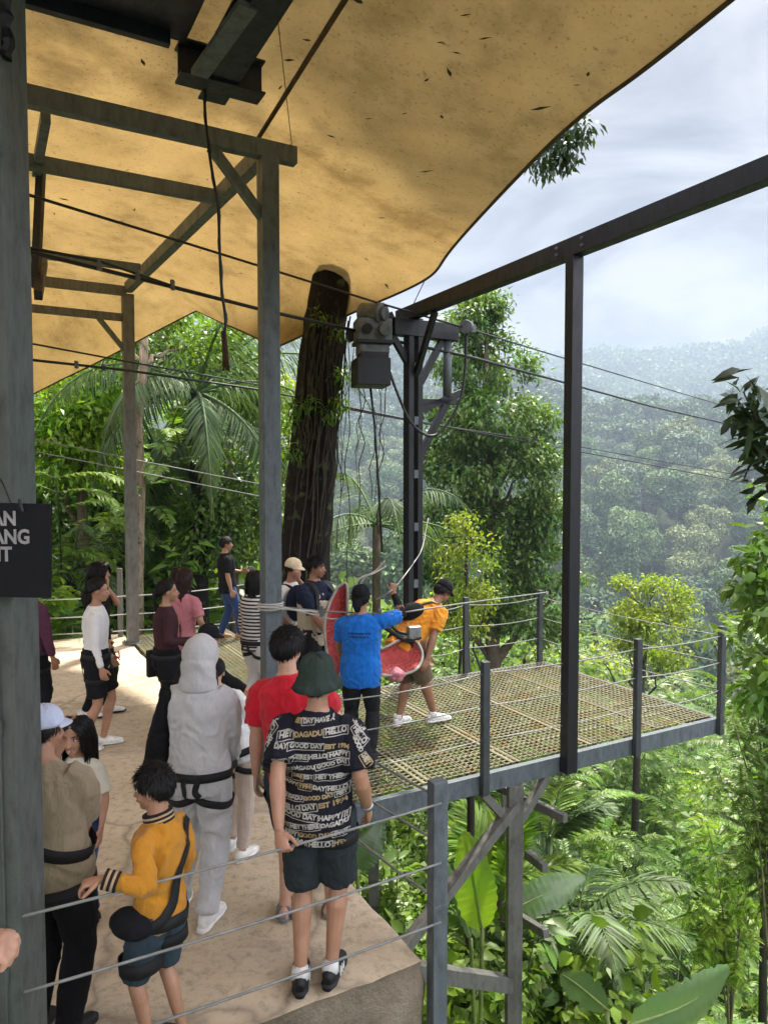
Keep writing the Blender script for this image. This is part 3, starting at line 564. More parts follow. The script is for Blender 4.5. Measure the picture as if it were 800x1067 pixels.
cable('thin black cable passing behind the back post at middle height', [(-30, 344, 8), (33, 358, 8.6), (134, 377, 10), (270, 401, 12)], .012)
cable('black clamped cable sagging left of the back post toward the trunk', [(-30, 371, 8), (33, 375, 8.6), (134, 386, 9.8), (270, 406, 11.4), (345, 421, 12.4)], .017, clamps=((80, 380, 9.1), (108, 383, 9.5)))
cable('twin lower cable leaving the trunk toward the far hillside', [(345, 421, 12), (440, 440, 14), (590, 468, 20), (780, 504, 29), (840, 515, 32)], .017)
cable('twin lower cable just beneath the other running to the hillside', [(345, 423, 12), (440, 441, 14), (590, 463, 20), (780, 497, 29), (840, 507, 32)], .013)
cable('upper of two pale cables strung in front of the palms', [(-30, 444, 9.5), (35, 457, 10), (140, 479, 11.5), (310, 512, 14)], .009, 'wire')
cable('lower of two pale cables strung in front of the palms', [(-30, 458, 9.5), (35, 470, 10), (140, 491, 11.5), (310, 525, 14)], .009, 'wire')
cable('white safety rope stretched from the front canopy post across the jetty', [(290, 632, 6.5), (335, 637, 6.6), (408, 640, 6.5), (480, 629, 7.3), (571, 617, 9.85)], .008, 'wire', clamps=((335, 637, 6.55), (396, 640, 6.5)))
b = MB(); ring = [V((A2.x, A2.y, 0))+V((.1*math.cos(t)*1.1, .1*math.sin(t)*1.1, 0)) for t in np.linspace(0, 2*PI, 25)]
for z in (1.38, 1.41, 1.43): b.tube([p+V((0, 0, z)) for p in ring], .009, 5)
b.tube([P(266, 632, 6.3), P(335, 638, 6.55)], .009, 5); b.tube([P(284, 630, 6.3), P(345, 645, 6.6), P(395, 645, 6.5)], .007, 5)
tag(b.build('rope_lashing', M['rope'], smooth=True), 'white rope lashed round the front canopy post', 'rope')
# deck on which the photographer stands
b = MB(); b.box((-.4, .55, .84), (5, 2.4, .08)); tag(b.build('viewing_deck', M['concrete']), kind='structure')
# ------------------------------------------------------------------ people
RNG = np.random.default_rng(5); random.seed(5)
SK = {'tan': m_skin('skin_tan', (.4, .22, .14)), 'brown': m_skin('skin_brown', (.3, .155, .095)), 'light': m_skin('skin_light', (.52, .31, .22))}
def m_hair(name, col):
    a = N(name); n1 = a.noise(40, a.coords(), 3); c = a.ramp(n1, [(.3, mul(col, .6)), (.7, mul(col, 1.6))]); return a.done(a.pr(c, .5, 0, .22))
HM = {'black': m_hair('hair_black', (.0065, .0055, .0055)), 'brown': m_hair('hair_brown', (.028, .014, .01))}
EYEW = m_plain('eye_white', (.75, .73, .7), .25); IRIS = m_plain('iris', (.015, .01, .008), .2); LIP = m_plain('lip', (.33, .11, .09), .5); TEETH = m_plain('teeth', (.8, .78, .72), .3)
CL = {k: m_cloth('cloth_'+k, c) for k, c in dict(red=(.55, .012, .028), blue=(.006, .13, .5), mustard=(.5, .215, .02), orange=(.78, .3, .03), khaki=(.3, .24, .155), grey=(.5, .495, .505), white=(.75, .74, .74), black=(.009, .009, .011), navy=(.012, .017, .036), maroon=(.05, .02, .024), pink=(.56, .21, .24), denim=(.025, .055, .15), denim_dark=(.035, .055, .075), beige=(.5, .41, .34), brown=(.12, .085, .05), olive=(.034, .05, .043), cream=(.68, .56, .38), vest=(.42, .36, .27), charcoal=(.016, .017, .02), slate=(.028, .036, .042), stripe_b=(.02, .02, .022), lblue=(.55, .6, .78), sand=(.5, .33, .19), ivory=(.6, .56, .46), purple=(.09, .03, .06)).items()}
RUB = {'black': m_plain('rubber_black', (.012, .012, .014), .6), 'white': m_plain('shoe_white', (.72, .71, .68), .6), 'grey': m_plain('shoe_grey', (.16, .165, .165), .6), 'tan': m_plain('boot_tan', (.36, .22, .12), .8), 'brown': m_plain('sandal_brown', (.05, .035, .028), .7)}
WEB = m_plain('webbing_black', (.01, .01, .012), .75, bump=.5, scale=60); RED = m_plain('buckle_red', (.5, .02, .02), .4); BUCK = m_plain('buckle_grey', (.35, .35, .36), .35, .7)
def m_stripe():
    a = N('striped_knit'); w_ = a.n('ShaderNodeTexWave', bands_direction='Z'); w_.inputs['Scale'].default_value = 8.5; w_.inputs['Distortion'].default_value = .6; w_.inputs['Detail'].default_value = 1; tc_ = a.n('ShaderNodeTexCoord'); a.l(tc_.outputs['Object'], w_.inputs['Vector'])
    return a.done(a.pr(a.ramp(w_.outputs['Fac'], [(.42, (.015, .015, .018)), (.5, (.62, .6, .57))]), .9, 0, .2))
CL['striped'] = m_stripe()
TORSO = [(-.09, .155, .115), (0, .17, .122), (.08, .158, .112), (.15, .146, .103), (.25, .158, .112), (.36, .172, .122), (.44, .176, .112), (.49, .15, .09), (.53, .09, .07), (.57, .058, .06)]
def ik(a, c, l1, l2, hint):
    a, c = V(a), V(c); d = c-a; D = d.length
    if D > (l1+l2)*.998: c = a+d*((l1+l2)*.998/D); d = c-a; D = d.length
    x = (l1*l1-l2*l2+D*D)/(2*D); h = math.sqrt(max(1e-9, l1*l1-x*x)); n = d/D; hv = V(hint); hv = hv-n*hv.dot(n)
    if hv.length < 1e-4: hv = V((0, 1, .01)); hv = hv-n*hv.dot(n)
    return a+n*x+hv.normalized()*h, c
class Fig:
    def __init__(s, label, loc, H, yaw, skin='tan', lean=0, side=0, head=(0, 0), arms={}, feet=None, crouch=0, hs=None, wide=1, vox=.006, fem=False, elbow={}, hands={}, tw=0, knee=None, footyaw=(0, 0), cat='person', foot_z=(0, 0), headlift=0):
        """arms: {'L'|'R': world point of the wrist}; yaw 0 faces away from the camera, +90 faces left"""
        s.root = thing('person', label, cat, loc, R(yaw)); s.inv = (Matrix.Translation(V(loc)) @ Matrix.Rotation(R(yaw), 4, 'Z')).inverted()
        s.hs = hs or H/1.75; s.s = (H-.25*s.hs)/1.5; k = s.s; s.skin = SK[skin]; s.vox = vox; s.wide = wide; s.fem = fem; s.H = H; s.dead = False
        lean, side = R(lean), R(side); s.U = V((math.sin(side), math.sin(lean)*math.cos(side), math.cos(lean)*math.cos(side))); s.X = V((math.cos(side), 0, -math.sin(side))); s.X = (Matrix.Rotation(R(tw), 3, s.U) @ s.X).normalized(); s.F = s.U.cross(s.X)
        s.P = V((0, -.25*math.sin(lean)*k, (.93-crouch)*k))
        s.nb = s.P+s.U*.56*k; w = .182*wide*(.9 if fem else 1)
        s.sh = {c: s.P+s.U*.475*k+s.X*(sg*w*k) for c, sg in (('L', -1), ('R', 1))}
        hy, hp = R(head[0]), R(head[1]); nu = (s.U*(1 if abs(lean) < .4 else .8)+V((0, .12+math.sin(hp)*.25, .25))).normalized()
        s.hc = s.nb+nu*(.125*s.hs+.012)+V((0, .02, headlift))
        B = Matrix.Rotation(hy, 3, 'Z') @ Matrix.Rotation(-hp, 3, 'X') @ (Matrix.Rotation(-lean*.5, 3, 'X')); s.hb = B  # columns right, forward, up
        s.hip = {c: s.P+s.X*(sg*.088*k)+V((0, 0, -.02*k)) for c, sg in (('L', -1), ('R', 1))}
        feet = feet or ((-.1, 0), (.1, 0)); s.ank = {}; s.kn = {}; s.fy = {}
        for i, (c, sg) in enumerate((('L', -1), ('R', 1))):
            fy = R(footyaw[i]+(8 if c == 'L' else -8)); s.fy[c] = V((-math.sin(fy), math.cos(fy), 0)); a = V((feet[i][0]*k, feet[i][1]*k-.05*k, .085*k+foot_z[i])); hint = (knee or {}).get(c, (sg*.12, 1, 0)); s.kn[c], s.ank[c] = ik(s.hip[c], a, .435*k, .425*k, hint)
        s.el = {}; s.wr = {}
        for c, sg in (('L', -1), ('R', 1)):
            t = arms.get(c)
            if t is None: t = s.sh[c]+V((sg*.07*k, .05*k, -.53*k))
            elif len(t) == 4: t = s.sh[c]+V(t[:3])*k
            else: t = s.inv @ V(t)
            s.el[c], s.wr[c] = ik(s.sh[c], t, .285*k, .255*k, elbow.get(c, (sg*.5, -1, -.2)))
        s.hands = hands; s.body()
    def hand(s, b, c, sg):
        k = s.hs*1.0; h = s.hands.get(c, {}); d = V(h['dir']).normalized() if 'dir' in h else (s.wr[c]-s.el[c]).normalized()
        if 'dirw' in h: d = (s.inv.to_3x3() @ V(h['dirw'])).normalized()
        pn = V(h.get('palm', (-sg, .2, 0)))
        if 'palmw' in h: pn = s.inv.to_3x3() @ V(h['palmw'])
        pn = (pn-d*pn.dot(d)).normalized(); ac = d.cross(pn)*(1 if h.get('flip') else -1)  # toward thumb
        th = V(h['thumb']) if 'thumb' in h else V((0, 1, .3)); 
        if ac.dot(th) < 0: ac = -ac
        curl = h.get('curl', .45); w = s.wr[c]
        b.tube([w-d*.02*k, w+d*.02*k, w+d*.055*k, w+d*.088*k, w+d*.1*k], [(.024*k, .017*k), (.03*k, .016*k), (.04*k, .015*k), (.041*k, .0135*k), (.032*k, .01*k)], 10, ref=ac)
        for i, (o, L) in enumerate(((.03, .066), (.0105, .076), (-.0095, .07), (-.029, .054))):
            p = w+d*.085*k+ac*(o*k); dd = d+ac*(o*1.6); dd.normalize(); pts = [p.copy()]; cu = curl*(1+.12*i)*.75
            for f_, bend in ((.45, cu), (.32, cu*1.25), (.23, cu*.9)):
                dd = (Matrix.Rotation(bend, 3, d.cross(pn)) @ dd).normalized(); p = p+dd*(L*k*f_*1.05); pts.append(p.copy())
            r = max(.0088*k, s.vox*1.25); b.tube(pts, [r*1.1, r*1.05, r, r*.8], 7)
        p = w+d*.022*k+ac*.026*k; d1 = (d*.75+ac*.7+pn*.25).normalized(); d2 = (d*.95+ac*.15+pn*(.25+curl*.4)).normalized(); r = max(.0105*k, s.vox*1.3)
        b.tube([p, p+d1*.042*k, p+d1*.042*k+d2*.033*k, p+d1*.042*k+d2*.055*k], [r*1.25, r*1.1, r, r*.8], 8)
    def hd(s, x, y, z): return s.hc+s.hb @ V((x, y, z))*s.hs
    def body(s):
        b = MB(); k = s.s; wd = s.wide
        st = TORSO; b.tube([s.P+s.U*t*k for t, _, _ in st], [(rx*k*wd*(.93 if s.fem else 1), ry*k*wd) for _, rx, ry in st], 16, ref=s.X)
        h = s.hs; hb = s.hb
        b.tube([s.nb-s.U*.05*k, s.nb+(s.hc-s.nb)*.45, s.hc+hb @ V((0, -.015, -.04))*h], [.062*h*(.85 if s.fem else 1), .054*h*(.85 if s.fem else 1), .055*h], 12)
        b.ball(s.hd(0, -.012, .038), (.076*h, .094*h, .088*h), hb, 16, 11)             # skull
        b.ball(s.hd(0, .022, -.022), (.062*h, .07*h, .085*h), hb, 14, 10)              # face
        b.ball(s.hd(0, .048, -.082), (.036*h, .034*h, .026*h), hb, 10, 7)              # chin
        for sg in (-1, 1):
            b.ball(s.hd(sg*.036, .052, -.03), (.026*h, .026*h, .028*h), hb, 9, 7); b.ball(s.hd(sg*.03, .073, .022), (.026*h, .014*h, .01*h), hb, 8, 6)
            b.ball(s.hd(sg*.077, -.012, -.004), (.011*h, .02*h, .033*h), hb, 8, 7)
        b.tube([s.hd(0, .08, .016), s.hd(0, .094, -.012), s.hd(0, .107, -.034), s.hd(0, .084, -.04)], [(.009*h, .01*h), (.011*h, .011*h), (.0165*h, .0115*h), (.013*h, .007*h)], 8, ref=hb @ V((1, 0, 0)))
        b.ball(s.hd(0, .083, -.061), (.022*h, .012*h, .0085*h), hb, 9, 6)
        for c, sg in (('L', -1), ('R', 1)):
            A, E, W = s.sh[c], s.el[c], s.wr[c]; f = .85 if s.fem else 1; q = k*f*wd
            b.tube([A-s.X*(sg*.05*k)+s.U*.0*k, A+(E-A)*.12, A+(E-A)*.5, A+(E-A)*.9, E+(W-E)*.1, E+(W-E)*.32, E+(W-E)*.7, W-(W-E)*.06, W], [.058*q, .06*q, .049*q, .041*q, .042*q, .043*q, .034*q, .026*q, .025*q], 12)
            s.hand(b, c, sg)
            Hh, K_, An = s.hip[c], s.kn[c], s.ank[c]; fw = s.fy[c]; q = k*wd*(.95 if s.fem else 1)
            b.tube([Hh+V((0, 0, .05*k)), Hh+(K_-Hh)*.15, Hh+(K_-Hh)*.55, Hh+(K_-Hh)*.92, K_+(An-K_)*.06, K_+(An-K_)*.28-s.F*.012*k, K_+(An-K_)*.6, K_+(An-K_)*.9, An-V((0, 0, .02*k))], [.085*q, .09*q, .076*q, .056*q, .054*q, .059*q, .047*q, .037*q, .038*q], 12)
            b.tube([An-fw*.055*k-V((0, 0, .045*k)), An-V((0, 0, .04*k)), An+fw*.09*k-V((0, 0, .055*k)), An+fw*.17*k-V((0, 0, .065*k)), An+fw*.2*k-V((0, 0, .068*k))], [(.03*k, .035*k), (.035*k, .045*k), (.042*k, .03*k), (.04*k, .018*k), (.02*k, .01*k)], 10, ref=fw.cross(V((0, 0, 1))))
        me = remesh(b, s.vox, 5, .45); o = link('body', me, s.root, s.skin); o.name = 'body'; s.bodyo = o
    def face(s, smile=False):
        h = s.hs
        for sg in (-1, 1):
            b = MB(); b.ball(s.hd(sg*.03, .0795, .006), (.0135*h, .009*h, .0075*h), s.hb, 10, 7); e = b.build('eye', EYEW, s.bodyo, True, local=True); b = MB(); b.ball(s.hd(sg*.03, .0845, .006), (.0068*h, .005*h, .0068*h), s.hb, 8, 6); b.build('iris', IRIS, s.bodyo, True, local=True)
            b = MB(); b.tube([s.hd(sg*.014, .0905, .025), s.hd(sg*.03, .0905, .031), s.hd(sg*.048, .076, .025)], [.0035*h, .0042*h, .002*h], 5); b.tube([s.hd(sg*.017, .087, .012), s.hd(sg*.03, .0895, .0155), s.hd(sg*.044, .08, .011)], .0019*h, 4); b.build('eyebrow', HM['black'], s.bodyo, True, local=True)
        b = MB(); w_ = .031 if smile else .021; up = .011 if smile else 0
        b.tube([s.hd(-w_, .079, -.061+up), s.hd(-.01, .0945, -.058), s.hd(0, .096, -.059), s.hd(.01, .0945, -.058), s.hd(w_, .079, -.061+up)], [.002*h, .0045*h, .004*h, .0045*h, .002*h], 6); b.tube([s.hd(-w_*.9, .079, -.064+up*.7), s.hd(0, .093, -.07 if smile else -.067), s.hd(w_*.9, .079, -.064+up*.7)], [.002*h, .0052*h, .002*h], 6); b.build('lips', LIP, s.bodyo, True, local=True)
        if smile: b = MB(); b.tube([s.hd(-.024, .083, -.056), s.hd(0, .0975, -.0635), s.hd(.024, .083, -.056)], [.0025*h, .0055*h, .0025*h], 6); b.build('teeth', TEETH, s.bodyo, True, local=True)
    # ---- clothes
    def garment(s, name, b, mat, vox=None, fold=.006, fscale=(9, 9, 5), it=3, flat=0):
        me = remesh(b, vox or max(.0075, s.vox*1.35), it, .5); a = get_co(me); n = get_no(me); off = RNG.uniform(0, 50)
        fs_ = np.array(fscale); w_ = np.stack([fbm(a*5+off, 2), fbm(a*5+off+20, 2), fbm(a*5+off+40, 2)], 1)*.09; d = fbm((a+w_)*fs_+off, 3); d2 = 1-np.abs(fbm((a+w_*1.6)*fs_*np.array([.8, .8, 1.5])+off+9, 2))*3; set_co(me, a+n*((d*1.0+np.clip(d2, -.6, 1)*.8)*fold)[:, None])
        o = link(name, me, s.root, CL[mat] if isinstance(mat, str) else mat); me.polygons.foreach_set('use_smooth', [True]*len(me.polygons)); me.update(); return o
    def shirt(s, mat, sleeve=.6, hem=.12, loose=.02, name='shirt', fold=.007, cuff=1, collar=0, sl_loose=None, waist=None, openback=False):
        b = MB(); k = s.s; wd = s.wide*(.93 if s.fem else 1); pts = []; rr = []
        for t in np.linspace(-hem, .49, 14):
            rx = np.interp(t, [x[0] for x in TORSO], [x[1] for x in TORSO]); ry = np.interp(t, [x[0] for x in TORSO], [x[2] for x in TORSO]); w2 = .9 if waist is None else waist
            if t < .4: rx = max(rx, .168*w2); ry = max(ry, .118*w2)
            lo = loose*(1.0+.5*max(0, .2-t)); pts.append(s.P+s.U*t*k+V((0, 0, 0))); rr.append(((rx*wd+lo)*k, (ry*s.wide+lo)*k))
        pts += [s.P+s.U*.525*k, s.P+s.U*(.555+collar)*k]; rr += [((.1*wd+.01)*k, (.078+.008)*k), ((.066+.006)*k, (.066+.004)*k)]
        b.tube(pts, rr, 18, ref=s.X); sl = loose*.8 if sl_loose is None else sl_loose
        for c, sg in (('L', -1), ('R', 1)):
            A, E, W = s.sh[c], s.el[c], s.wr[c]; f = k*s.wide*(.85 if s.fem else 1); pts = [A-s.X*(sg*.06*k)+s.U*.005*k, A+(E-A)*.1]; rr = [.055*f+sl*k*.3, .06*f+sl*k*.45]
            L = np.linspace(.25, min(sleeve, 1), 4)
            for t in L: pts.append(A+(E-A)*t); rr.append((.058-.014*t)*f+sl*k*(.8+.4*t if sleeve < 1 else .8))
            if sleeve > 1:
                for t in np.linspace(.08, sleeve-1, 5): pts.append(E+(W-E)*t); rr.append((.045-.016*t)*f+sl*k*(.8-.35*t*cuff))
            b.tube(pts, rr, 14)
        return s.garment(name, b, mat, fold=fold)
    def pants(s, mat, length=2, loose=.015, name='trousers', top=.12, fold=.006, shape=None):
        b = MB(); k = s.s; wd = s.wide*(.95 if s.fem else 1); pts = []; rr = []
        for t in np.linspace(-.07, top, 6):
            rx = np.interp(t, [x[0] for x in TORSO], [x[1] for x in TORSO]); ry = np.interp(t, [x[0] for x in TORSO], [x[2] for x in TORSO]); pts.append(s.P+s.U*t*k if t > 0 else s.P+V((0, 0, t*k))); rr.append(((rx*wd+loose*.7)*k, (ry*s.wide+loose*.7)*k))
        b.tube(pts, rr, 18, ref=s.X)
        for c in 'LR':
            Hh, K_, An = s.hip[c], s.kn[c], s.ank[c]; pts = [Hh+V((0, 0, .05*k))]; rr = [.088*k*wd+loose*k]
            for t in np.linspace(.12, min(length, 1), 5): pts.append(Hh+(K_-Hh)*t); rr.append((np.interp(t, [0, .15, .55, 1], [.092, .093, .08, .058])*wd+loose*(1.0+.4*t*(length < 1.2)))*k)
            if length > 1:
                for t in np.linspace(.1, length-1, 6): pts.append(K_+(An-K_)*t); rr.append((np.interp(t, [0, .3, .9, 1], [.056, .06, .04, .04])*wd+loose)*k)
            b.tube(pts, rr, 14)
        return s.garment(name, b, mat, fold=fold)
    def shoes(s, mat, sole='white', kind='shoe', sock=None, stripes=False):
        k = s.s*1.02
        for c in 'LR':
            An = s.ank[c]; fw = s.fy[c]; sd_ = fw.cross(V((0, 0, 1))); g0 = An.z-.085*s.s; p = lambda f, z: V((An.x, An.y, g0))+fw*f*k+V((0, 0, z*k)); b = MB()
            if kind == 'sandal':
                b.tube([p(-.07, .018), p(-.02, .018), p(.06, .018), p(.14, .018), p(.195, .018)], [(.025*k, .012*k), (.036*k, .015*k), (.043*k, .015*k), (.045*k, .014*k), (.022*k, .01*k)], 12, ref=sd_); o = b.build('sandal', RUB[mat], s.root, True, local=True)
                for f0, r in ((.1, .05), (.035, .05), (-.02, .046)):
                    b = MB(); ring = []
                    for a in np.linspace(-.25, PI+.25, 13): ring.append(p(f0, .022)+sd_*(math.cos(a)*r*k)+V((0, 0, math.sin(a)*(.062 if f0 < .06 else .045)*k)))
                    b.tube(ring, (.011*k), 6); b.build('strap', RUB[mat], o, True, local=True)
                continue
            hi = .13 if kind == 'boot' else .085
            b.tube([p(-.082, .045), p(-.055, .052), p(0, .052), p(.07, .045), p(.13, .036), p(.18, .03), p(.2, .028)], [(.02*k, .03*k), (.036*k, .045*k), (.042*k, .046*k), (.047*k, .04*k), (.048*k, .031*k), (.038*k, .024*k), (.018*k, .014*k)], 14, ref=sd_)
            b.tube([p(-.022, .04), p(-.02, hi)], [.046*k, .043*k], 12); me = remesh(b, .006 if s.vox < .0055 else .009, 3); o = link('shoe', me, s.root, RUB[mat])
            b = MB(); b.tube([p(-.092, .014), p(-.05, .014), p(.03, .014), p(.12, .014), p(.18, .016), p(.212, .02)], [(.024*k, .014*k), (.044*k, .016*k), (.043*k, .015*k), (.052*k, .015*k), (.043*k, .014*k), (.018*k, .01*k)], 14, ref=sd_); b.build('sole', RUB[sole], o, True, local=True)
            if stripes:
                for sg in (-1, 1):
                    for i in range(3): b = MB(); b.tube([p(.005+.03*i, .03)+sd_*(sg*.049*k), p(.03+.03*i, .066-.006*i)+sd_*(sg*.041*k)], .0045, 5); b.build('stripe', RUB['white'], o, True, local=True)
            if sock: b = MB(); b.tube([p(-.02, hi-.02), p(-.018, hi+.035)], [.046*k, .043*k], 12); b.build('sock', CL[sock], s.root, True, local=True)
    def hair(s, kind='short', mat='black', n=None, L=.3, vol=1.0, seed=1, hat=False):
        h = s.hs; g = np.random.default_rng(seed); far = s.vox > .007; n = n or (420 if far else 1300)
        C = np.array([0, -.012, .032]); Rr = np.array([.082, .1, .095])*vol
        def ok(d):
            a = np.arccos(np.clip(d[:, 1]/np.maximum(np.hypot(d[:, 0], d[:, 1]), 1e-6), -1, 1)); lim = np.interp(a, [0, .75, 1.15, 1.6, 2.1, PI], [.5, .42, .05, .02, -.42, -.72] if kind == 'short' else [.55, .45, 0, -.05, -.5, -.85]); return (d[:, 2] > lim) & ((d[:, 2] < .12) | (not hat))
        d = unit(g.normal(size=(n*4, 3))); d = d[ok(d)][:n]; n = len(d); b = MB()
        nu, nv = 30, 18; gv_ = []; 
        for j in range(nv+1):
            for i in range(nu): t = -PI/2+PI*j/nv; a_ = 2*PI*i/nu; gv_.append((math.cos(t)*math.cos(a_), math.cos(t)*math.sin(a_), math.sin(t)))
        gv_ = np.array(gv_); okv = ok(gv_); pv = C+gv_*Rr*.97; fs = [(j*nu+i, j*nu+(i+1) % nu, (j+1)*nu+(i+1) % nu, (j+1)*nu+i) for j in range(nv) for i in range(nu)]; fs = [f for f in fs if sum(okv[list(f)]) >= 3]
        hb = np.array(s.hb); hc = np.array(s.hc); toW = lambda p: hc+(p*h) @ hb.T
        vs = [toW(pv)]; F = [np.array(fs)]; off = len(pv)
        seg = 6 if kind == 'short' else 10; p = C+d*Rr*.97; path = [p.copy()]; lift = g.uniform(0, 1, (n, 1)); jit = g.normal(size=(n, 3)); side = np.where(d[:, 0:1] > .02, 1, -1)
        top = np.clip((d[:, 2:3]-.45)/.4, 0, 1); down = np.array([0, 0, -1.])
        ln = g.uniform(.04, .06, n)*(1+.55*top[:, 0]) if kind == 'short' else (np.where(d[:, 1] > .5, L*.75, L)*g.uniform(.85, 1.08, n)+.09*(d[:, 2]+.3))
        if kind == 'tied': ln = np.linalg.norm(np.array([0, -.125, .0])-p, axis=1)*g.uniform(.95, 1.1, n)
        for q in range(seg):
            e = (p-C)/Rr; el = np.linalg.norm(e, axis=1, keepdims=True); nn = unit(e/Rr)
            if kind == 'short': want = down*(1-top)+top*(np.array([.35, .75, .1])+jit*.75)+jit*.22
            elif kind == 'tied': want = unit(np.array([0, -.135, .0])-p)+jit*.04
            else: want = down+side*np.array([.9, 0, 0])*np.clip(e[:, 2:3]-.3, 0, 1)+np.array([0, -.32, 0])*(p[:, 2:3] > -.03)*(d[:, 1:2] > -.2)+jit*.07
            tan_ = want-nn*(want*nn).sum(1, keepdims=True); near = el < 1.22; dv = np.where(near, unit(tan_), unit(want)); 
            if kind == 'short': dv = unit(dv+nn*(.1+.38*lift)*(q/seg+.25)+g.normal(size=(n, 3))*.13)
            p = p+dv*(ln/seg)[:, None]; e = (p-C)/Rr; el = np.linalg.norm(e, axis=1, keepdims=True); lay = 1+.07*lift; inside = (el < lay) & ((p[:, 2:3] > -.06) | (kind != 'long')); p = np.where(inside, C+e/np.maximum(el, 1e-3)*Rr*lay, p)
            if kind == 'long': fr = (p[:, 2] < -.02) & (p[:, 1] > -.02-.05*lift[:, 0]) & (d[:, 1] < .45); p[:, 1] = np.where(fr, p[:, 1]*.5-.02, p[:, 1]); lo_ = (p[:, 2] < -.1) & (np.abs(d[:, 0]) < .5); hi_ = (p[:, 2] < -.06) & ~lo_ & (np.abs(d[:, 0]) >= .5); p[:, 0] = np.where(hi_, np.clip(p[:, 0], -.1, .1), p[:, 0]); p[:, 1] = np.where(hi_, np.clip(p[:, 1], -.06, .03), p[:, 1]); p[:, 1] = np.where(lo_, np.clip(p[:, 1], -.125, -.075-.02*lift[:, 0]), p[:, 1]); p[:, 0] = np.where(lo_, np.clip(p[:, 0], -.105, .105), p[:, 0])
            if kind == 'long': fc = (p[:, 2] < .075) & (p[:, 1] > .0); p[:, 0] = np.where(fc, np.sign(side[:, 0])*np.maximum(np.abs(p[:, 0]), .066+.012*lift[:, 0]), p[:, 0])
            path.append(p.copy())
        wdt = (.012 if far else .0072)*g.uniform(.7, 1.3, n); A = np.stack(path, 1); nrm = unit(A-C); tg = unit(np.gradient(A, axis=1)); sd_ = unit(np.cross(tg, nrm)); tap = np.interp(np.linspace(0, 1, seg+1), [0, .5, 1], [.8, 1, .12])[None, :, None]*wdt[:, None, None]
        lft = toW((A+sd_*tap*.5).reshape(-1, 3)).reshape(n, seg+1, 3); rgt = toW((A-sd_*tap*.5).reshape(-1, 3)).reshape(n, seg+1, 3); mid = toW((A+nrm*tap*.35).reshape(-1, 3)).reshape(n, seg+1, 3)
        st_ = np.stack([lft, mid, rgt], 2).reshape(-1, 3); bi = (np.arange(n)[:, None]*(seg+1)+np.arange(seg)[None])*3; bi = bi.ravel(); fq = np.concatenate([np.stack([bi+k, bi+k+1, bi+k+4, bi+k+3], 1) for k in (0, 1)]); vs.append(st_); F.append(fq+off)
        o = link('hair', np_mesh('hair', np.vstack(vs), np.vstack(F), HM[mat], True), s.root)
        if kind == 'tied':
            b = MB(); b.ball(s.hd(0, -.125, .0), (.034*h, .038*h, .04*h), s.hb)
            for j in range(16 if not far else 8): x = g.uniform(-.02, .02); b.tube([s.hd(x*.4, -.13, 0), s.hd(x, -.155, -.03), s.hd(x*1.4, -.15, -.09-.0*j), s.hd(x*1.2, -.14, -L*.55)], [.012*h, .017*h, .014*h, .003*h], 6)
            b.build('hair_tail', HM[mat], o, True, local=True)
        return o
    def cap(s, mat, brim=True, yaw=0, name='cap', r=1.0, brimmat=None):
        h = s.hs; Mh = s.hb @ Matrix.Rotation(R(yaw), 3, 'Z'); c = s.hc+s.hb @ V((0, -.012, .03))*h; b = MB(); nv = 10
        prof = [(.0885*r*math.cos(t)**.8*h, (.02+.095*math.sin(t))*h) for t in np.linspace(-.12, PI/2-.02, nv)]; n = 28; vs = []; fs = []
        for rr, z in prof:
            for i in range(n): a_ = 2*PI*i/n; vs.append(c+Mh @ V((rr*math.cos(a_)*.98, rr*1.19*math.sin(a_), z+.004*h*math.cos(6*a_)*(z > .06*h))))
        for j in range(nv-1): fs += [(j*n+i, j*n+(i+1) % n, (j+1)*n+(i+1) % n, (j+1)*n+i) for i in range(n)]
        b.add(vs, fs); b.ball(c+Mh @ V((0, 0, .116*h)), .008*h, nu=8, nv=5); o = b.build(name, CL[mat], s.root, True, local=True); so_ = o.modifiers.new('t', 'SOLIDIFY'); so_.thickness = .004; so_.offset = 0
        if brim:
            b = MB(); vs = []; m = 15
            for i in range(m):
                a_ = PI*(.1+.8*i/(m-1))
                for k, dz in ((.98, .0), (1.3, -.004), (1.62, -.02)): vs.append(c+Mh @ V((.088*h*math.cos(a_)*(1+.1*(k-1)), .1*h*math.sin(a_)*k+.0*h, (.014+dz+.012*math.sin(a_))*h)))
            b.add(vs, [(i*3+k, i*3+k+1, i*3+k+4, i*3+k+3) for i in range(m-1) for k in (0, 1)]); q = b.build('brim', CL[brimmat or mat], o, True, local=True); so_ = q.modifiers.new('t', 'SOLIDIFY'); so_.thickness = .004
        return o
    def tree_of(s, objs):
        vs = []; fs = []; 
        for o in objs:
            b = len(vs); vs += [v.co.copy() for v in o.data.vertices]; fs += [tuple(i+b for i in p.vertices) for p in o.data.polygons]
        return BVHTree.FromPolygons(vs, fs)
    def strip(s, name, pts, nrm, w, parent=None, mat=None, th=.004, closed=False):
        b = MB(); vs = []; n = len(pts)
        for i in range(n):
            a = pts[i-1] if (i or closed) else pts[0]; c = pts[(i+1) % n] if (i < n-1 or closed) else pts[-1]; t = (c-a).normalized(); u = nrm[i]; sd_ = t.cross(u).normalized()
            vs += [pts[i]+sd_*w/2, pts[i]+sd_*w/2+u*th, pts[i]-sd_*w/2+u*th, pts[i]-sd_*w/2]
        fs = []
        for i in range(n if closed else n-1):
            j = (i+1) % n
            for k in range(4): fs.append((i*4+k, i*4+(k+1) % 4, j*4+(k+1) % 4, j*4+k))
        b.add(vs, fs); return b.build(name, mat or WEB, parent or s.root, True, local=True)
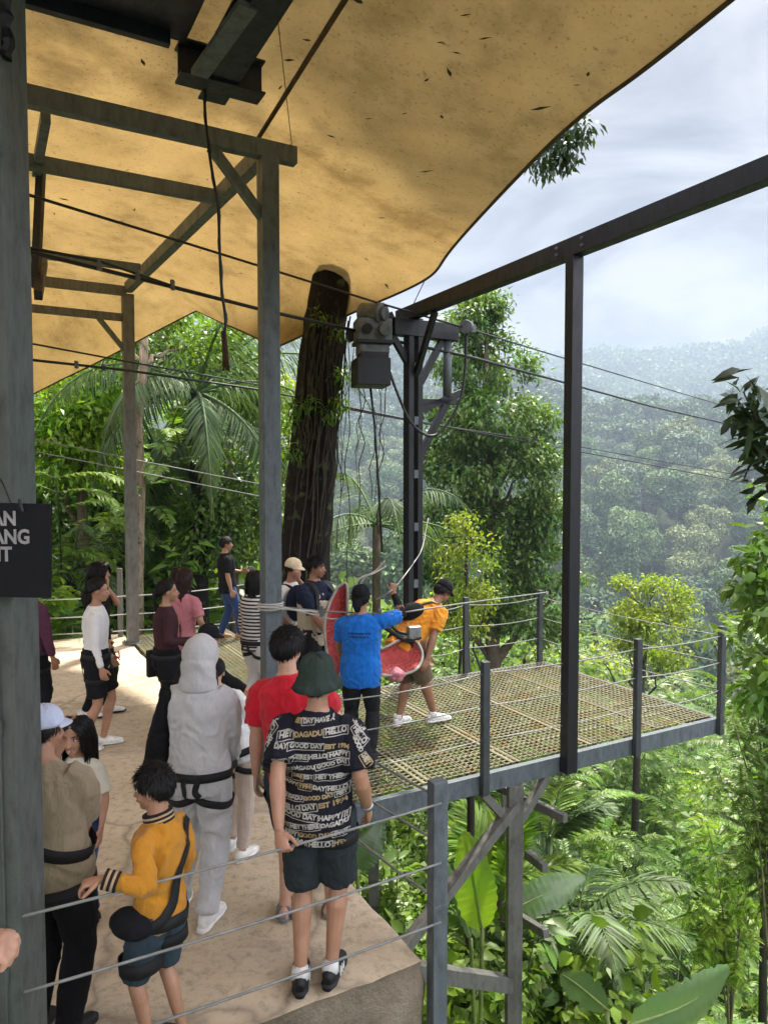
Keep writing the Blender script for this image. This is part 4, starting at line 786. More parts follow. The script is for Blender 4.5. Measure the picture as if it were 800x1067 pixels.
    def belt(s, bv, c, nrm, w=.045, name='harness_belt', n=40, rmax=.32, mat=None, parent=None, off=.004, inner=False):
        c = V(c); nrm = V(nrm).normalized(); x = nrm.orthogonal().normalized(); y = nrm.cross(x); pts = []; ns = []; rs_ = []
        for i in range(n):
            a = 2*PI*i/n; d = x*math.cos(a)+y*math.sin(a); best = None
            for dz in (-.35, 0, .35):
                if inner:
                    oo = c+nrm*(dz*w); go = 0; h = (None,)
                    for _ in range(5):
                        h2 = bv.ray_cast(oo+d*(go+.001), d, .155*s.s-go)
                        if h2[0] is None: break
                        h = h2; go = (h[0]-oo).dot(d)
                else: o_ = c+d*rmax+nrm*(dz*w); h = bv.ray_cast(o_, -d, rmax)
                if h[0] is not None: r_ = (h[0]-c).dot(d); best = r_ if best is None else max(best, r_)
            rs_.append((d, best))
        ok_ = [r for _, r in rs_ if r]; 
        if not ok_: return None
        md = sorted(ok_)[len(ok_)//2]; rr = [min(r or md, md*1.5) for _, r in rs_]; rr = [max(rr[i], (rr[i-1]+rr[(i+1) % n])/2) for i in range(n)]; rr = [(rr[i-1]+2*rr[i]+rr[(i+1) % n])/4 for i in range(n)]
        return s.strip(name, [c+rs_[i][0]*(rr[i]+off) for i in range(n)], [q[0] for q in rs_], w, parent, mat, closed=True)
    def path(s, bv, pts, w=.035, name='harness_strap', parent=None, mat=None, off=.004, n=24, th=.004):
        P_ = [V(x) for x in crom([tuple(p) for p in pts], max(3, n//(len(pts)-1)))]; out = []; ns = []
        for p in P_:
            q, nn, _, dd = bv.find_nearest(p)
            if (p-q).dot(nn) < 0 and dd > .2: pass
            out.append(q+nn*off); ns.append(nn)
        for _ in range(4):
            out = [out[0]]+[(out[i-1]+out[i]*2+out[i+1])/4 for i in range(1, len(out)-1)]+[out[-1]]
            fx = [bv.find_nearest(q) for q in out]; out = [q if (q-f_[0]).dot(f_[1]) > off else f_[0]+f_[1]*off for q, f_ in zip(out, fx)]; ns = [f_[1] for f_ in fx]
        
        for _ in range(4): ns = [(ns[max(i-1, 0)]+ns[i]+ns[min(i+1, len(ns)-1)]).normalized() for i in range(len(ns))]
        return s.strip(name, out, ns, w, parent, mat, th)
    def L(s, x, y, z): return s.P+s.X*x*s.s+s.F*y*s.s+s.U*z*s.s
    def harness(s, objs, belt_z=.06, thigh=True, w=.045, tails=True, buckle=True, thigh_t=.34):
        bv = s.tree_of(objs); bl = s.belt(bv, s.L(0, 0, belt_z), s.U, w)
        if thigh:
            for c in 'LR':
                hp, kn = s.hip[c], s.kn[c]; ax = (kn-hp).normalized(); sg = -1 if c == 'L' else 1; s.belt(bv, hp+(kn-hp)*thigh_t+s.X*(sg*.012*s.s), (ax+s.X*(sg*-.28)).normalized(), w*.9, 'leg_loop', inner=True)
                s.path(bv, [s.L(sg*.07, -.3, belt_z), s.L(sg*.075, -.3, -.02), s.hip[c]+(kn-hp)*thigh_t-s.F*.3*s.s], w*.7)
        if buckle and bl:
            q, nn, _, _ = bv.find_nearest(s.L(.05, .3, belt_z)); b = MB(); b.box(q+nn*.012, (.05, .02, .035)); b.build('buckle', BUCK, bl, local=True, bevel=.004)
        return bv
def merge_print(o, parts):
    """add lettering faces to the garment's own mesh, each set with its own material"""
    bm = bmesh.new(); bm.from_mesh(o.data)
    for mb_, mat in parts:
        o.data.materials.append(mat); mi = len(o.data.materials)-1; vs = [bm.verts.new(v) for v in mb_.v]
        for f_ in mb_.f:
            try: q = bm.faces.new([vs[i] for i in f_]); q.material_index = mi
            except ValueError: pass
    bm.to_mesh(o.data); bm.free(); o.data.update()
def W(px, py, Y): return P(px, py, Y)
def on(px, Y, z=0): p = P(px, 600, Y); return (p.x, p.y, z)
# 1 bucket hat
f = Fig('person in a dark green bucket hat and black patterned shirt gripping the near wire', on(330, 3.585), 1.64, -6, 'tan', wide=.98, vox=.0048, head=(-18, -4), feet=((-.085, -.01), (.07, .06)), footyaw=(2, 2),
        arms={'L': tuple(wire_at(289)+V((-.01, .05, .065))), 'R': tuple(W(383, 842, 3.62))}, hands={'L': dict(curl=1.25, dirw=(.25, -.45, -.75), palmw=(.3, .5, -.35), thumb=(1, 0, 0)), 'R': dict(curl=.5)}, elbow={'L': (-.25, -1, 0), 'R': (.2, -1, 0)})
def m_print():
    return m_plain('print_ivory', (.4, .385, .35), .9, var=.4, scale=22), m_plain('print_tan', (.33, .25, .13), .9, var=.4, scale=22)
sh = f.shirt('navy', .78, .12, .03, fold=.009, sl_loose=.032); pa = f.pants('slate', .95, .026, 'shorts', fold=.009); f.shoes('black', 'black', sock='white', stripes=True)
sh.data.materials.clear(); sh.data.materials.append(m_cloth('cloth_print_base', (.012, .012, .02)))
bv = f.tree_of([sh]); PM, PM2 = m_print()
def print_text(f, bv, items):
    """lettering laid on the back of the shirt: (text, x, z, size, rotation, width)"""
    mb = {0: MB(), 1: MB()}
    for i, (s, x, z, size, rot, box) in enumerate(items):
        me = text_mesh(s, size, 'CENTER', 0, .0018); bm = bmesh.new(); bm.from_mesh(me); bmesh.ops.triangulate(bm, faces=bm.faces[:])
        xs = [v.co.x for v in bm.verts]; wd = (max(xs)-min(xs)); hw, hh = wd/2+size*.22, size*.62
        if box:
            for (a0, b0, a1, b1) in ((-hw, -hh*.55, hw, -hh*.55), (-hw, hh*1.25, hw, hh*1.25), (-hw, -hh*.55, -hw, hh*1.25), (hw, -hh*.55, hw, hh*1.25)):
                n = 8; t = size*.06; dx, dy = (0, t) if b0 == b1 else (t, 0); row = []
                for k in range(n+1): px, py = a0+(a1-a0)*k/n, b0+(b1-b0)*k/n; row.append((bm.verts.new((px-dx, py-dy, 0)), bm.verts.new((px+dx, py+dy, 0))))
                for k in range(n): bm.faces.new((row[k][0], row[k+1][0], row[k+1][1], row[k][1]))
        c, sn = math.cos(R(rot)), math.sin(R(rot)); vs = []; bm.verts.index_update(); good = True; cx = .5*(max(xs)+min(xs))
        for v in bm.verts:
            a, d = v.co.x-(cx if abs(cx) > 1e-3 else 0), v.co.y; lx, lz = x+a*c-d*sn, z+a*sn+d*c; o_ = f.L(lx/f.s, -.6, 0)+f.U*lz; h = bv.ray_cast(o_, f.F)
            if h[0] is None: good = False; vs.append(None)
            else: vs.append(h[0]+h[1]*.0022)
        fs = [tuple(v.index for v in fc.verts) for fc in bm.faces]; fs = [q for q in fs if all(vs[k] is not None for k in q) and max((vs[q[0]]-vs[k]).length for k in q) < .09]; mb[0 if i % 4 else 1].add([v or V((0, 0, 0)) for v in vs], fs); bm.free(); bpy.data.meshes.remove(me)
    return mb
def text_w(t): me = text_mesh(t, 1.0, 'CENTER'); xs = [v.co.x for v in me.vertices]; return max(xs)-min(xs)
items = []; tw_ = {t: text_w(t) for t in ('EST', 'DAY', 'HAVE A', 'DAGADU', 'HELLO', 'GOOD DAY', 'EST 1994', 'HAPPY', 'HEY THERE', '1994', '!!', 'HEY')}
rows_ = [(['EST', 'DAY', 'HAVE A'], .485, .2, 4), (['HEY', 'DAGADU', 'HELLO'], .43, .33, 5), (['DAY', 'GOOD DAY', 'EST 1994'], .375, .36, -2), (['HEY THERE', 'HELLO', 'HAPPY'], .325, .36, 4), (['EST', '!!', 'DAGADU', 'GOOD DAY'], .275, .36, 9), (['EST 1994', 'EST', 'HEY THERE'], .222, .34, 0), (['HAPPY', '1994', 'DAY', 'HELLO'], .172, .33, -6), (['DAGADU', 'GOOD DAY', 'HEY'], .122, .33, 5), (['HELLO', 'DAY', 'EST 1994'], .075, .33, 8), (['GOOD DAY', 'HAPPY', '!!'], .028, .33, -3), (['EST', 'HEY THERE', 'DAGADU'], -.018, .34, 5), (['HAPPY', 'GOOD DAY', 'DAY'], -.062, .34, 2), (['EST 1994', 'HELLO', 'HEY'], -.105, .34, -3)]
for ri, (ws, z, W_t, tilt) in enumerate(rows_):
    tot = sum(tw_[t]*1.0+.42 for t in ws); size = min(.047, W_t/tot); x = -tot*size/2; 
    for wi, t in enumerate(ws): wd = (tw_[t]+.42)*size; xc = x+wd/2; items.append((t, xc, z+xc*math.tan(R(tilt)), size, tilt+(2 if wi % 2 else -2), (ri+wi) % 2)); x += wd
for sg in (-1, 1): items += [('HELLO', sg*.215, .42, .03, -sg*55, 1), ('GOOD DAY', sg*.225, .36, .026, -sg*60, 0), ('DAGADU', sg*.2, .47, .026, -sg*40, 0), ('HEY', sg*.25, .31, .03, -sg*60, 1)]
mb = print_text(f, bv, items); print_sets = [(mb[0], PM), (mb[1], PM2)]
hb_ = MB(); c0 = f.hc+f.hb @ V((0, -.012, .03))*f.hs; h = f.hs; nn = 40; vs = []
for rr, z in ((.132, -.052), (.118, -.022), (.104, .0), (.097, .022), (.094, .05), (.088, .085), (.07, .112), (.035, .122), (.002, .123)):
    for i in range(nn): a_ = 2*PI*i/nn; wv = .006*math.sin(5*a_+z*60)+.005*math.sin(11*a_+z*40); vs.append(c0+f.hb @ V(((rr+wv*(rr > .1))*math.cos(a_)*h, (rr*1.1+wv*(rr > .1))*math.sin(a_)*h, (z+wv*.8)*h)))
hb_.add(vs, [(j*nn+i, j*nn+(i+1) % nn, (j+1)*nn+(i+1) % nn, (j+1)*nn+i) for j in range(8) for i in range(nn)]); ho = hb_.build('bucket_hat', CL['olive'], f.root, True, local=True); q = ho.modifiers.new('t', 'SOLIDIFY'); q.thickness = .005
f.hair('short', seed=3, hat=True)
bvp = f.tree_of([sh, pa]); f.belt(f.tree_of([pa]), f.L(0, 0, -.115), f.U, .06, 'harness_belt'); f.path(f.tree_of([pa]), [f.L(.0, -.3, -.06), f.L(.0, -.3, -.2)], .06)
merge_print(sh, print_sets)
b = MB(); wv = (f.wr['R']-f.el['R']).normalized(); b.tube([f.wr['R']-wv*.035, f.wr['R']-wv*.012], .034*f.s, 14); b.build('watch', BUCK, f.root, True, local=True)
# 2 red shirt
f = Fig('person with messy black hair in a plain red shirt beside the front canopy post', on(308, 4.15), 1.67, -14, 'light', wide=1.0, vox=.0052, lean=0, side=-6, head=(-8, 8), feet=((-.06, .0), (.2, .1)), arms={'R': tuple(W(380, 796, 4.55)), 'L': tuple(W(266, 826, 4.2))}, hands={'R': dict(curl=1.1, palm=(0, 0, -1), thumb=(-1, 0, 0))})
sh = f.shirt('red', .75, .1, .026, sl_loose=.024, fold=.011); pa = f.pants('denim_dark', .98, .028, 'shorts'); f.shoes('grey', 'grey', kind='sandal'); f.hair('short', seed=8, n=1700, vol=1.07); f.harness([sh, pa], .02)
# 3 grey hoodie
f = Fig('person in a light grey hooded top and grey track trousers seen from behind', on(206, 4.2), 1.60, -6, 'light', wide=.96, vox=.007, head=(0, 6), lean=3, feet=((-.13, .02), (.1, -.12)), arms={'L': tuple(W(172, 800, 4.5)), 'R': tuple(W(243, 806, 4.4))}, elbow={'R': (1, -.6, 0), 'L': (-1, -.4, 0)})
sh = f.shirt('grey', 1.93, .14, .034, 'hooded_top', fold=.012, sl_loose=.032); pa = f.pants('grey', 1.98, .026, fold=.013); f.shoes('white', 'white')
b = MB(); h = f.hs; b.ball(f.hd(0, -.02, .03), (.112*h, .128*h, .128*h), f.hb); b.tube([f.hd(0, -.055, -.02), f.hd(0, -.06, -.1), f.nb-f.U*.04-f.F*.02], [(.108*h, .1*h), (.108*h, .085*h), (.125*h, .1*h)], 16, ref=f.X); f.garment('hood', b, 'grey', fold=.008, fscale=(7, 7, 5))
b = MB(); A = f.sh['L']; b.tube([f.L(-.1, .0, .5), A+f.U*.03-f.X*.01, A+V((-.05, .02, -.14)), A+V((-.09, .03, -.3)), A+V((-.11, .04, -.46)), A+V((-.12, .04, -.56))], [(.05, .07), (.06, .085), (.065, .11), (.075, .12), (.085, .12), (.085, .11)], 14, ref=f.X); f.garment('draped_jacket', b, 'black', fold=.01)
f.harness([sh, pa], -.01, w=.05, thigh_t=.36)
# 4 boy in mustard jacket
f = Fig('boy in a mustard bomber jacket holding the near wire with his left hand', on(163, 3.13), 1.28, 66, 'tan', hs=.83, vox=.0048, head=(16, 4), feet=((-.1, .05), (.1, -.03)), wide=.86, arms={'L': tuple(wire_at(96)+V((.0, .045, .05))), 'R': (.1, .1, -.5, 0)}, hands={'L': dict(curl=.9, dirw=(-.8, -.25, -.1), palmw=(0, 0, -1), thumb=(0, -1, 0))}, elbow={'L': (-.4, -.6, -.6), 'R': (1, -1, 0)})
sh = f.shirt('mustard', 1.88, .1, .03, 'jacket', fold=.011, sl_loose=.018, collar=.01, cuff=1.5); pa = f.pants('denim_dark', .92, .03, 'shorts'); f.shoes('black', 'black'); f.hair('short', seed=5, n=1500); f.face()
def bands(f, name, c, ax, r, n=3, cols=('stripe_b', 'sand'), st=.012):
    for i in range(n):
        b = MB(); b.tube([c+ax*(st*i), c+ax*(st*(i+.9))], r, 18); b.build(name, CL[cols[i % 2]], f.root, True, local=True)
ax = (f.wr['L']-f.el['L']).normalized(); bands(f, 'cuff', f.wr['L']-ax*.062, ax, .041, 5); bands(f, 'collar_band', f.nb-f.U*.025, (f.hc-f.nb).normalized(), .066, 5, st=.0095)
bv = f.tree_of([sh, pa]); f.belt(f.tree_of([sh]), f.L(0, 0, -.05), (f.U+f.X*.12), .055, 'waist_bag_belt'); f.path(f.tree_of([sh]), [f.L(.2, -.1, .5), f.L(.12, -.3, .3), f.L(-.1, -.3, .08), f.L(-.17, -.1, -.02)], .045, 'shoulder_strap')
b = MB(); q, n_, _, _ = bv.find_nearest(f.L(-.25, .1, -.03)); b.ball(q, (.07, .11, .06)); f.garment('waist_bag', b, 'black', fold=.004); f.belt(f.tree_of([pa]), f.hip['R']+(f.kn['R']-f.hip['R'])*.5, (0, .1, 1), .05, 'leg_loop', inner=True); f.belt(f.tree_of([pa]), f.hip['L']+(f.kn['L']-f.hip['L'])*.72, (0, .1, 1), .06, 'leg_loop', inner=True)
# 5 khaki shirt with white cap, partly behind the column
f = Fig('person in a khaki shirt and pale blue cap shading their eyes beside the left column', on(49, 3.22), 1.50, -10, 'tan', wide=1.1, vox=.0055, side=-5, head=(-26, 4), arms={'R': tuple(W(86, 892, 3.4)), 'L': tuple(W(58, 788, 3.4))}, hands={'L': dict(curl=.3, dirw=(.25, .1, .8), palmw=(0, -1, 0), thumb=(-1, 0, 0))}, elbow={'R': (1, -.1, 0), 'L': (-.5, .6, -.6)})
sh = f.shirt('khaki', .95, .14, .034, fold=.009, sl_loose=.036); pa = f.pants('black', 2, .02); f.shoes('black', 'black'); f.hair('short', seed=4, hat=True); f.cap('lblue', True, 0)
bv = f.tree_of([sh]); f.belt(bv, f.L(0, 0, .17), f.U+f.X*.42, .06, 'sling_strap', rmax=.4)
f.belt(f.tree_of([sh, pa]), f.L(0, 0, -.1), f.U, .07)
# 6 smiling girl
f = Fig('smiling girl with long dark hair and ivory shirt facing the camera', on(78, 4.1), 1.19, 172, 'tan', hs=.87, vox=.005, fem=True, head=(10, 4), feet=((-.12, .05), (.12, .02)), arms={'L': (-.1, .1, -.5, 0), 'R': (.1, .12, -.48, 0)})
f.shirt('ivory', .85, .1, .026, sl_loose=.03); f.pants('denim', 1.9, .018); f.shoes('brown', 'brown', kind='sandal'); f.hair('long', seed=6, L=.5); f.face(True)
# 7 white long sleeve
f = Fig('woman in a white long sleeved top and black shorts with tied back hair', on(99, 6.8), 1.60, -72, 'tan', vox=.007, fem=True, head=(-4, 2), feet=((-.06, .1), (.06, -.1)), arms={'R': (.05, .06, -.53, 0), 'L': (-.04, .12, -.5, 0)})
a_ = f.shirt('white', 1.96, .1, .012, fold=.004, sl_loose=.01, waist=.82); p_ = f.pants('black', .82, .026, 'shorts'); f.shoes('white', 'white'); f.hair('tied', seed=7, L=.3); f.face(); f.harness([a_, p_], .05)
b = MB(); b.tube([f.L(.02, .17, .05), f.L(.02, .22, .06), f.L(.02, .225, .0), f.L(.02, .175, -.01)], .008, 6); b.build('carabiner', RED, f.root, True, local=True)
# 8 dark clothes with sunglasses, hand at mouth
f = Fig('woman in black with sunglasses on her hair and hand at her mouth', on(101, 7.75), 1.66, -78, 'tan', vox=.007, fem=True, head=(-4, 4), feet=((-.05, .12), (.08, -.08)), arms={'L': tuple(W(112, 612, 7.75)), 'R': (.04, .1, -.5, 0)}, hands={'L': dict(curl=.7, dir=(0, .1, 1), palm=(0, -1, 0))}, elbow={'L': (-.3, .6, -1)})
a_ = f.shirt('black', .8, .12, .02); p_ = f.pants('black', 2, .006); f.shoes('white', 'black'); f.hair('long', seed=9, L=.72); f.face(); f.harness([a_, p_], .05)
b = MB(); 
for sg in (-1, 1): b.ball(f.hd(sg*.034, .068, .1), (.03*f.hs, .012*f.hs, .022*f.hs), f.hb)
b.tube([f.hd(-.08, .0, .075), f.hd(-.06, .06, .1), f.hd(0, .075, .102), f.hd(.06, .06, .1), f.hd(.08, 0, .075)], .004, 5); b.build('sunglasses', BUCK, f.root, True, local=True)
# 9 maroon top
f = Fig('woman in a tight maroon long sleeved top and black shorts with a low ponytail', on(172, 6.85), 1.58, -60, 'tan', vox=.007, fem=True, head=(-10, -4), feet=((-.08, .05), (.08, -.05)), arms={'R': tuple(W(198, 668, 6.75)), 'L': tuple(W(196, 672, 7.0))}, elbow={'R': (.6, -1, -.3)})
a_ = f.shirt('maroon', 1.92, .1, .008, fold=.003, sl_loose=.008, waist=.82); p_ = f.pants('black', .8, .03, 'shorts'); f.shoes('white', 'white'); f.hair('tied', seed=10, L=.34); f.face(); f.harness([a_, p_], .04)
b = MB(); q = f.L(-.18, -.1, -.08); b.box(q, (.07, .11, .26), R(10)); b.build('hanging_pouch', WEB, f.root, local=True, bevel=.015)
# 10 pink top
f = Fig('woman in a pink short sleeved top with long wavy brown hair turned away', on(189, 7.5), 1.62, -20, 'tan', vox=.007, fem=True, head=(-12, 2), arms={'R': (.06, .2, -.4, 0)})
a_ = f.shirt('pink', .7, .1, .02); p_ = f.pants('black', 2, .01); f.shoes('black', 'white'); f.hair('long', 'brown', seed=11, L=.72); f.harness([a_, p_], .05)
# 11 walking man
f = Fig('man in a black shirt, blue jeans and tan boots stepping along the far grating', on(236, 11.5), 1.62, -70, 'tan', vox=.0085, head=(0, -2), feet=((-.08, -.05), (.1, .26)), arms={'L': (-.02, .3, -.28, 0), 'R': (.06, .06, -.53, 0)}, lean=-4)
f.shirt('black', .85, .12, .03); f.pants('denim', 2, .014); f.shoes('tan', 'tan', kind='boot'); f.hair('short', seed=12); f.face()
# 12 striped top
f = Fig('woman in a black and white striped top left of the front canopy post', on(265, 7.7), 1.57, -38, 'tan', vox=.007, fem=True, head=(-10, 0))
a_ = f.shirt('striped', 1.9, .12, .022, sl_loose=.02); p_ = f.pants('white', 1.95, .02); f.shoes('white', 'white'); f.hair('long', seed=13, L=.38); f.harness([a_, p_], -.02)
b = MB(); b.ball(f.L(.1, .12, .02), (.09, .06, .12)); f.garment('waist_pack', b, 'black', fold=.003)
# 13 cream cap
f = Fig('man in a cream cap and white shirt with hand at chin behind canopy post', on(303, 8.1), 1.64, -115, 'tan', vox=.007, head=(0, 10), arms={'L': tuple(W(311, 604, 7.9)), 'R': (.05, .15, -.42, 0)}, hands={'L': dict(curl=.8, dir=(.2, .1, 1), palm=(0, -1, 0))}, elbow={'L': (-.6, .4, -1)})
a_ = f.shirt('white', .8, .12, .03); p_ = f.pants('charcoal', 2, .014); f.shoes('black', 'black'); f.hair('short', seed=14, hat=True); f.cap('cream'); f.face(); bv = f.tree_of([a_])
for sg in (-1, 1): f.path(bv, [f.L(sg*.1, -.1, .54), f.L(sg*.11, .2, .42), f.L(sg*.13, .3, .2)], .04, 'bag_strap', mat=CL['maroon'])
# 14 vest man
f = Fig('man in a beige utility vest over a dark shirt looking right beside the trunk', on(327, 7.75), 1.72, -125, 'brown', wide=1.1, vox=.0065, head=(22, 3), arms={'L': tuple(W(352, 655, 7.35)), 'R': tuple(W(345, 668, 7.5))}, elbow={'L': (-.8, -.5, -.5), 'R': (.8, -.5, -.5)})
a_ = f.shirt('navy', .95, .02, .024, 'shirt'); b = MB(); k = f.s
b.tube([f.L(0, 0, t) for t in (-.14, 0, .15, .3, .42, .5)], [(.205*k, .158*k), (.21*k, .16*k), (.205*k, .158*k), (.21*k, .162*k), (.19*k, .15*k), (.12*k, .1*k)], 18, ref=f.X); v_ = f.garment('vest', b, 'vest', fold=.005)
p_ = f.pants('charcoal', 2, .022); f.shoes('black', 'black'); f.hair('short', seed=15); f.face(); bv = f.tree_of([v_])
for x, z in ((-.1, .3), (.1, .3), (-.1, .05), (.1, .05)):
    q, n_, _, _ = bv.find_nearest(f.L(x, .4, z)); b = MB(); b.box(q, (.11, .05, .12 if z < .1 else .09), M=Matrix((f.X, f.F, f.U)).transposed()); b.build('pocket', CL['vest'], v_, local=True, bevel=.012)
for sg in (-1, 1): f.path(f.tree_of([a_, v_]), [f.L(sg*.11, -.2, .5), f.L(sg*.12, .0, .56), f.L(sg*.12, .3, .4), f.L(sg*.13, .4, .2)], .05, 'bag_strap')
b = MB(); b.ball(f.L(.0, -.24, .28), (.15, .1, .2), Matrix((f.X, f.F, f.U)).transposed()); f.garment('backpack', b, 'navy', fold=.005)
# 15 blue shirt with raised arm
f = Fig('man in a bright blue shirt raising his right arm to a rope', on(376, 6.5), 1.57, -4, 'brown', wide=1.04, vox=.006, head=(-16, -2), feet=((-.1, .02), (.1, .0)), arms={'R': tuple(W(410, 618, 6.75)), 'L': tuple(W(355, 705, 6.9))}, hands={'R': dict(curl=1.3, dir=(0, .1, 1), palm=(-.4, 1, 0), thumb=(-1, 0, 0))}, elbow={'R': (1, -.2, -.9), 'L': (-1, .2, -.6)})
a_ = f.shirt('blue', .8, .17, .028, fold=.012, sl_loose=.02); p_ = f.pants('charcoal', 2, .012); f.shoes('black', 'black'); f.hair('short', seed=16, hat=True)
b = MB()
for c in 'R':
    A, E, W_ = f.sh[c], f.el[c], f.wr[c]; b.tube([A+(E-A)*.7, E, E+(W_-E)*.5, W_-(W_-E)*.08], [.05*f.s, .047*f.s, .043*f.s, .033*f.s], 12)
b.build('arm_sleeve', CL['black'], f.root, True, local=True); f.cap('black', False, name='headscarf', r=1.04)
b = MB(); b.tube([f.hd(0, -.09, .0), f.hd(0, -.12, -.05), f.hd(0, -.115, -.11)], [.05, .045, .02], 8); b.build('headscarf_tail', CL['black'], f.root, True, local=True)
b = MB(); b.tube([f.wr['R']-V((0, 0, .03)), f.wr['R']+V((0, 0, .0))], .034*f.s, 12); b.build('bracelet', m_plain('bracelet', (.3, .17, .05), .5), f.root, True, local=True)
bv = f.tree_of([a_]); b = MB()
for z, w_ in ((.335, .2), (.305, .17)):
    x = -w_/2
    while x < w_/2:
        ln = random.uniform(.008, .02)
        for k_ in range(1): 
            qs = [bv.ray_cast(f.L((x+dx)/f.s, -.6, (z+dz)/f.s), f.F) for dx, dz in ((0, 0), (ln, 0), (ln, .016), (0, .016))]
            if all(q[0] for q in qs): b.add([q[0]+q[1]*.003 for q in qs], [(0, 1, 2, 3)])
        x += ln+.006
merge_print(a_, [(b, m_plain('print_dark', (.01, .02, .08), .8))])
# 16 orange shirt bending over
f = Fig('man in an orange shirt and black cap bending over on the grating', on(436, 7.45), 1.66, -55, 'brown', wide=1.05, vox=.006, lean=46, head=(0, 14), feet=((-.1, -.14), (.1, .2)), arms={'R': tuple(W(444, 688, 7.2)), 'L': tuple(W(446, 690, 7.6))}, elbow={'R': (.7, -.8, 0), 'L': (-.7, -.8, 0)}, footyaw=(10, 0))
a_ = f.shirt('orange', .8, .12, .03, fold=.012); p_ = f.pants('brown', 1.0, .032, 'shorts'); f.shoes('white', 'white', sock='white'); f.hair('short', seed=17, hat=True); f.cap('black'); f.harness([a_, p_], -.02)
b = MB(); b.ball(f.L(-.02, -.17, .28), (.17, .08, .1), Matrix((f.X, f.F, f.U)).transposed() @ Matrix.Rotation(R(-25), 3, 'Y')); f.garment('sling_bag', b, 'black', fold=.004); f.path(f.tree_of([a_]), [f.L(-.2, -.2, .2), f.L(.08, -.3, .42), f.L(.15, 0, .54), f.L(.1, .2, .4)], .03, 'sling_strap')
# 17 black cap bending, 18 white tee beside the hoodie
f = Fig('person in a black cap and black jacket bending forward beyond the hooded person', on(196, 5.75), 1.4, -75, 'tan', vox=.007, lean=22, head=(0, 0), arms={'R': tuple(W(262, 722, 5.6)), 'L': tuple(W(266, 735, 5.9))}, elbow={'R': (.3, 0, 1), 'L': (-.3, 0, 1)})
a_ = f.shirt('black', 1.92, .12, .026); f.pants('black', 2, .014); f.shoes('white', 'white'); f.hair('short', seed=18, hat=True); f.cap('black')
f = Fig('person in white shirt and beige trousers half hidden by the hooded person', on(246, 4.85), 1.34, -20, 'light', vox=.007, fem=True, side=-22, head=(30, 10), feet=((-.1, .1), (.1, -.05)), arms={'R': tuple(W(247, 752, 5.0))}, elbow={'R': (1, -.3, 0)})
a_ = f.shirt('white', .8, .1, .024); p_ = f.pants('beige', 1.95, .016); f.shoes('white', 'white'); f.hair('tied', seed=19); f.harness([a_, p_], -.02)
# 19 at the left column, 20 hand in the corner
f = Fig('person in a purple long sleeved top mostly hidden behind the left column', on(31, 7.1), 1.6, -30, 'brown', vox=.0085, arms={'R': (.1, .06, -.53, 0)}); a_ = f.shirt('purple', 1.9, .1, .02); p_ = f.pants('black', 2, .014); f.shoes('black', 'black'); f.hair('short', seed=20); f.harness([a_, p_], .0)
f = Fig('person outside the frame whose closed hand shows at the lower left corner', (-.97, 1.12, .88), 1.5, -20, 'light', vox=.005, arms={'R': tuple(W(-22, 1034, 1.32)), 'L': (-.1, .1, -.5, 0)}, hands={'R': dict(curl=1.0, dirw=(1, .25, .25), palmw=(0, .3, -1), thumb=(0, 1, 0))}, elbow={'R': (.3, -.6, -1)}); f.shirt('lblue', 1.88, .1, .025); f.pants('black', 2, .014); f.shoes('black', 'black'); f.hair('short', seed=21)
# ------------------------------------------------------------------ swing seats
RW = None
def m_weave():
    a = N('red_weave'); tc_ = a.n('ShaderNodeTexCoord'); v_ = a.n('ShaderNodeTexVoronoi'); v_.inputs['Scale'].default_value = 42; a.l(tc_.outputs['Object'], v_.inputs['Vector'])
    return a.done(a.pr(a.ramp(v_.outputs['Distance'], [(.2, (.36, .03, .03)), (.55, (.22, .015, .018)), (.75, (.4, .12, .1))]), .6, 0, .4, a.bump(v_.outputs['Distance'], .6, .01)))
RW = m_weave(); FRM = m_plain('seat_frame_white', (.36, .34, .3), .85, spec=.15)
def net(b, rim, depth, nrm, n, m, r=.0045):
    """woven cords across a closed rim of points, sagging along nrm"""
    c = sum(rim, V((0, 0, 0)))/len(rim); k = len(rim)
    def pt(i, t): p = rim[i % k].lerp(c, t); return p+nrm*(depth*math.sin(min(1, t*1.2)*PI/2))
    vs = [pt(i, j/m) for j in range(m+1) for i in range(k)]; fs = [(j*k+i, j*k+(i+1) % k, (j+1)*k+(i+1) % k, (j+1)*k+i) for j in range(m) for i in range(k)]; b.add(vs, fs)
def seat(label, outline, depth, nrm, Ypts):
    rim = [V(x) for x in crom([tuple(P(px, py, Y)) for px, py, Y in outline+[outline[0]]], 6)][:-1]; t = thing('woven_swing', label, 'swing seat', sum(rim, V((0, 0, 0)))/len(rim)); nrm = V(nrm).normalized()
    b = MB(); net(b, rim, depth, nrm, 0, 9); o = b.build('woven_shell', RW, t, True); b = MB(); b.tube(rim+[rim[0], rim[1]], .014, 8); b.build('rim', FRM, t, True)
    b = MB()   # open weave cords standing proud of the shell
    c = sum(rim, V((0, 0, 0)))/len(rim); k = len(rim)
    for i in range(0, k, 1):
        b.tube([rim[i].lerp(c, q)+nrm*(depth*math.sin(min(1, q*1.2)*PI/2)-.004*0)+nrm*.006 for q in np.linspace(0, .97, 9)], .006, 5)
    for q in np.linspace(.1, .9, 8): b.tube([rim[i % k].lerp(c, q)+nrm*(depth*math.sin(min(1, q*1.2)*PI/2)+.006) for i in range(k+1)], .006, 5)
    b.build('weave_cords', m_plain('cord_red', (.5, .085, .075), .9, spec=.15), t, True); return t, rim
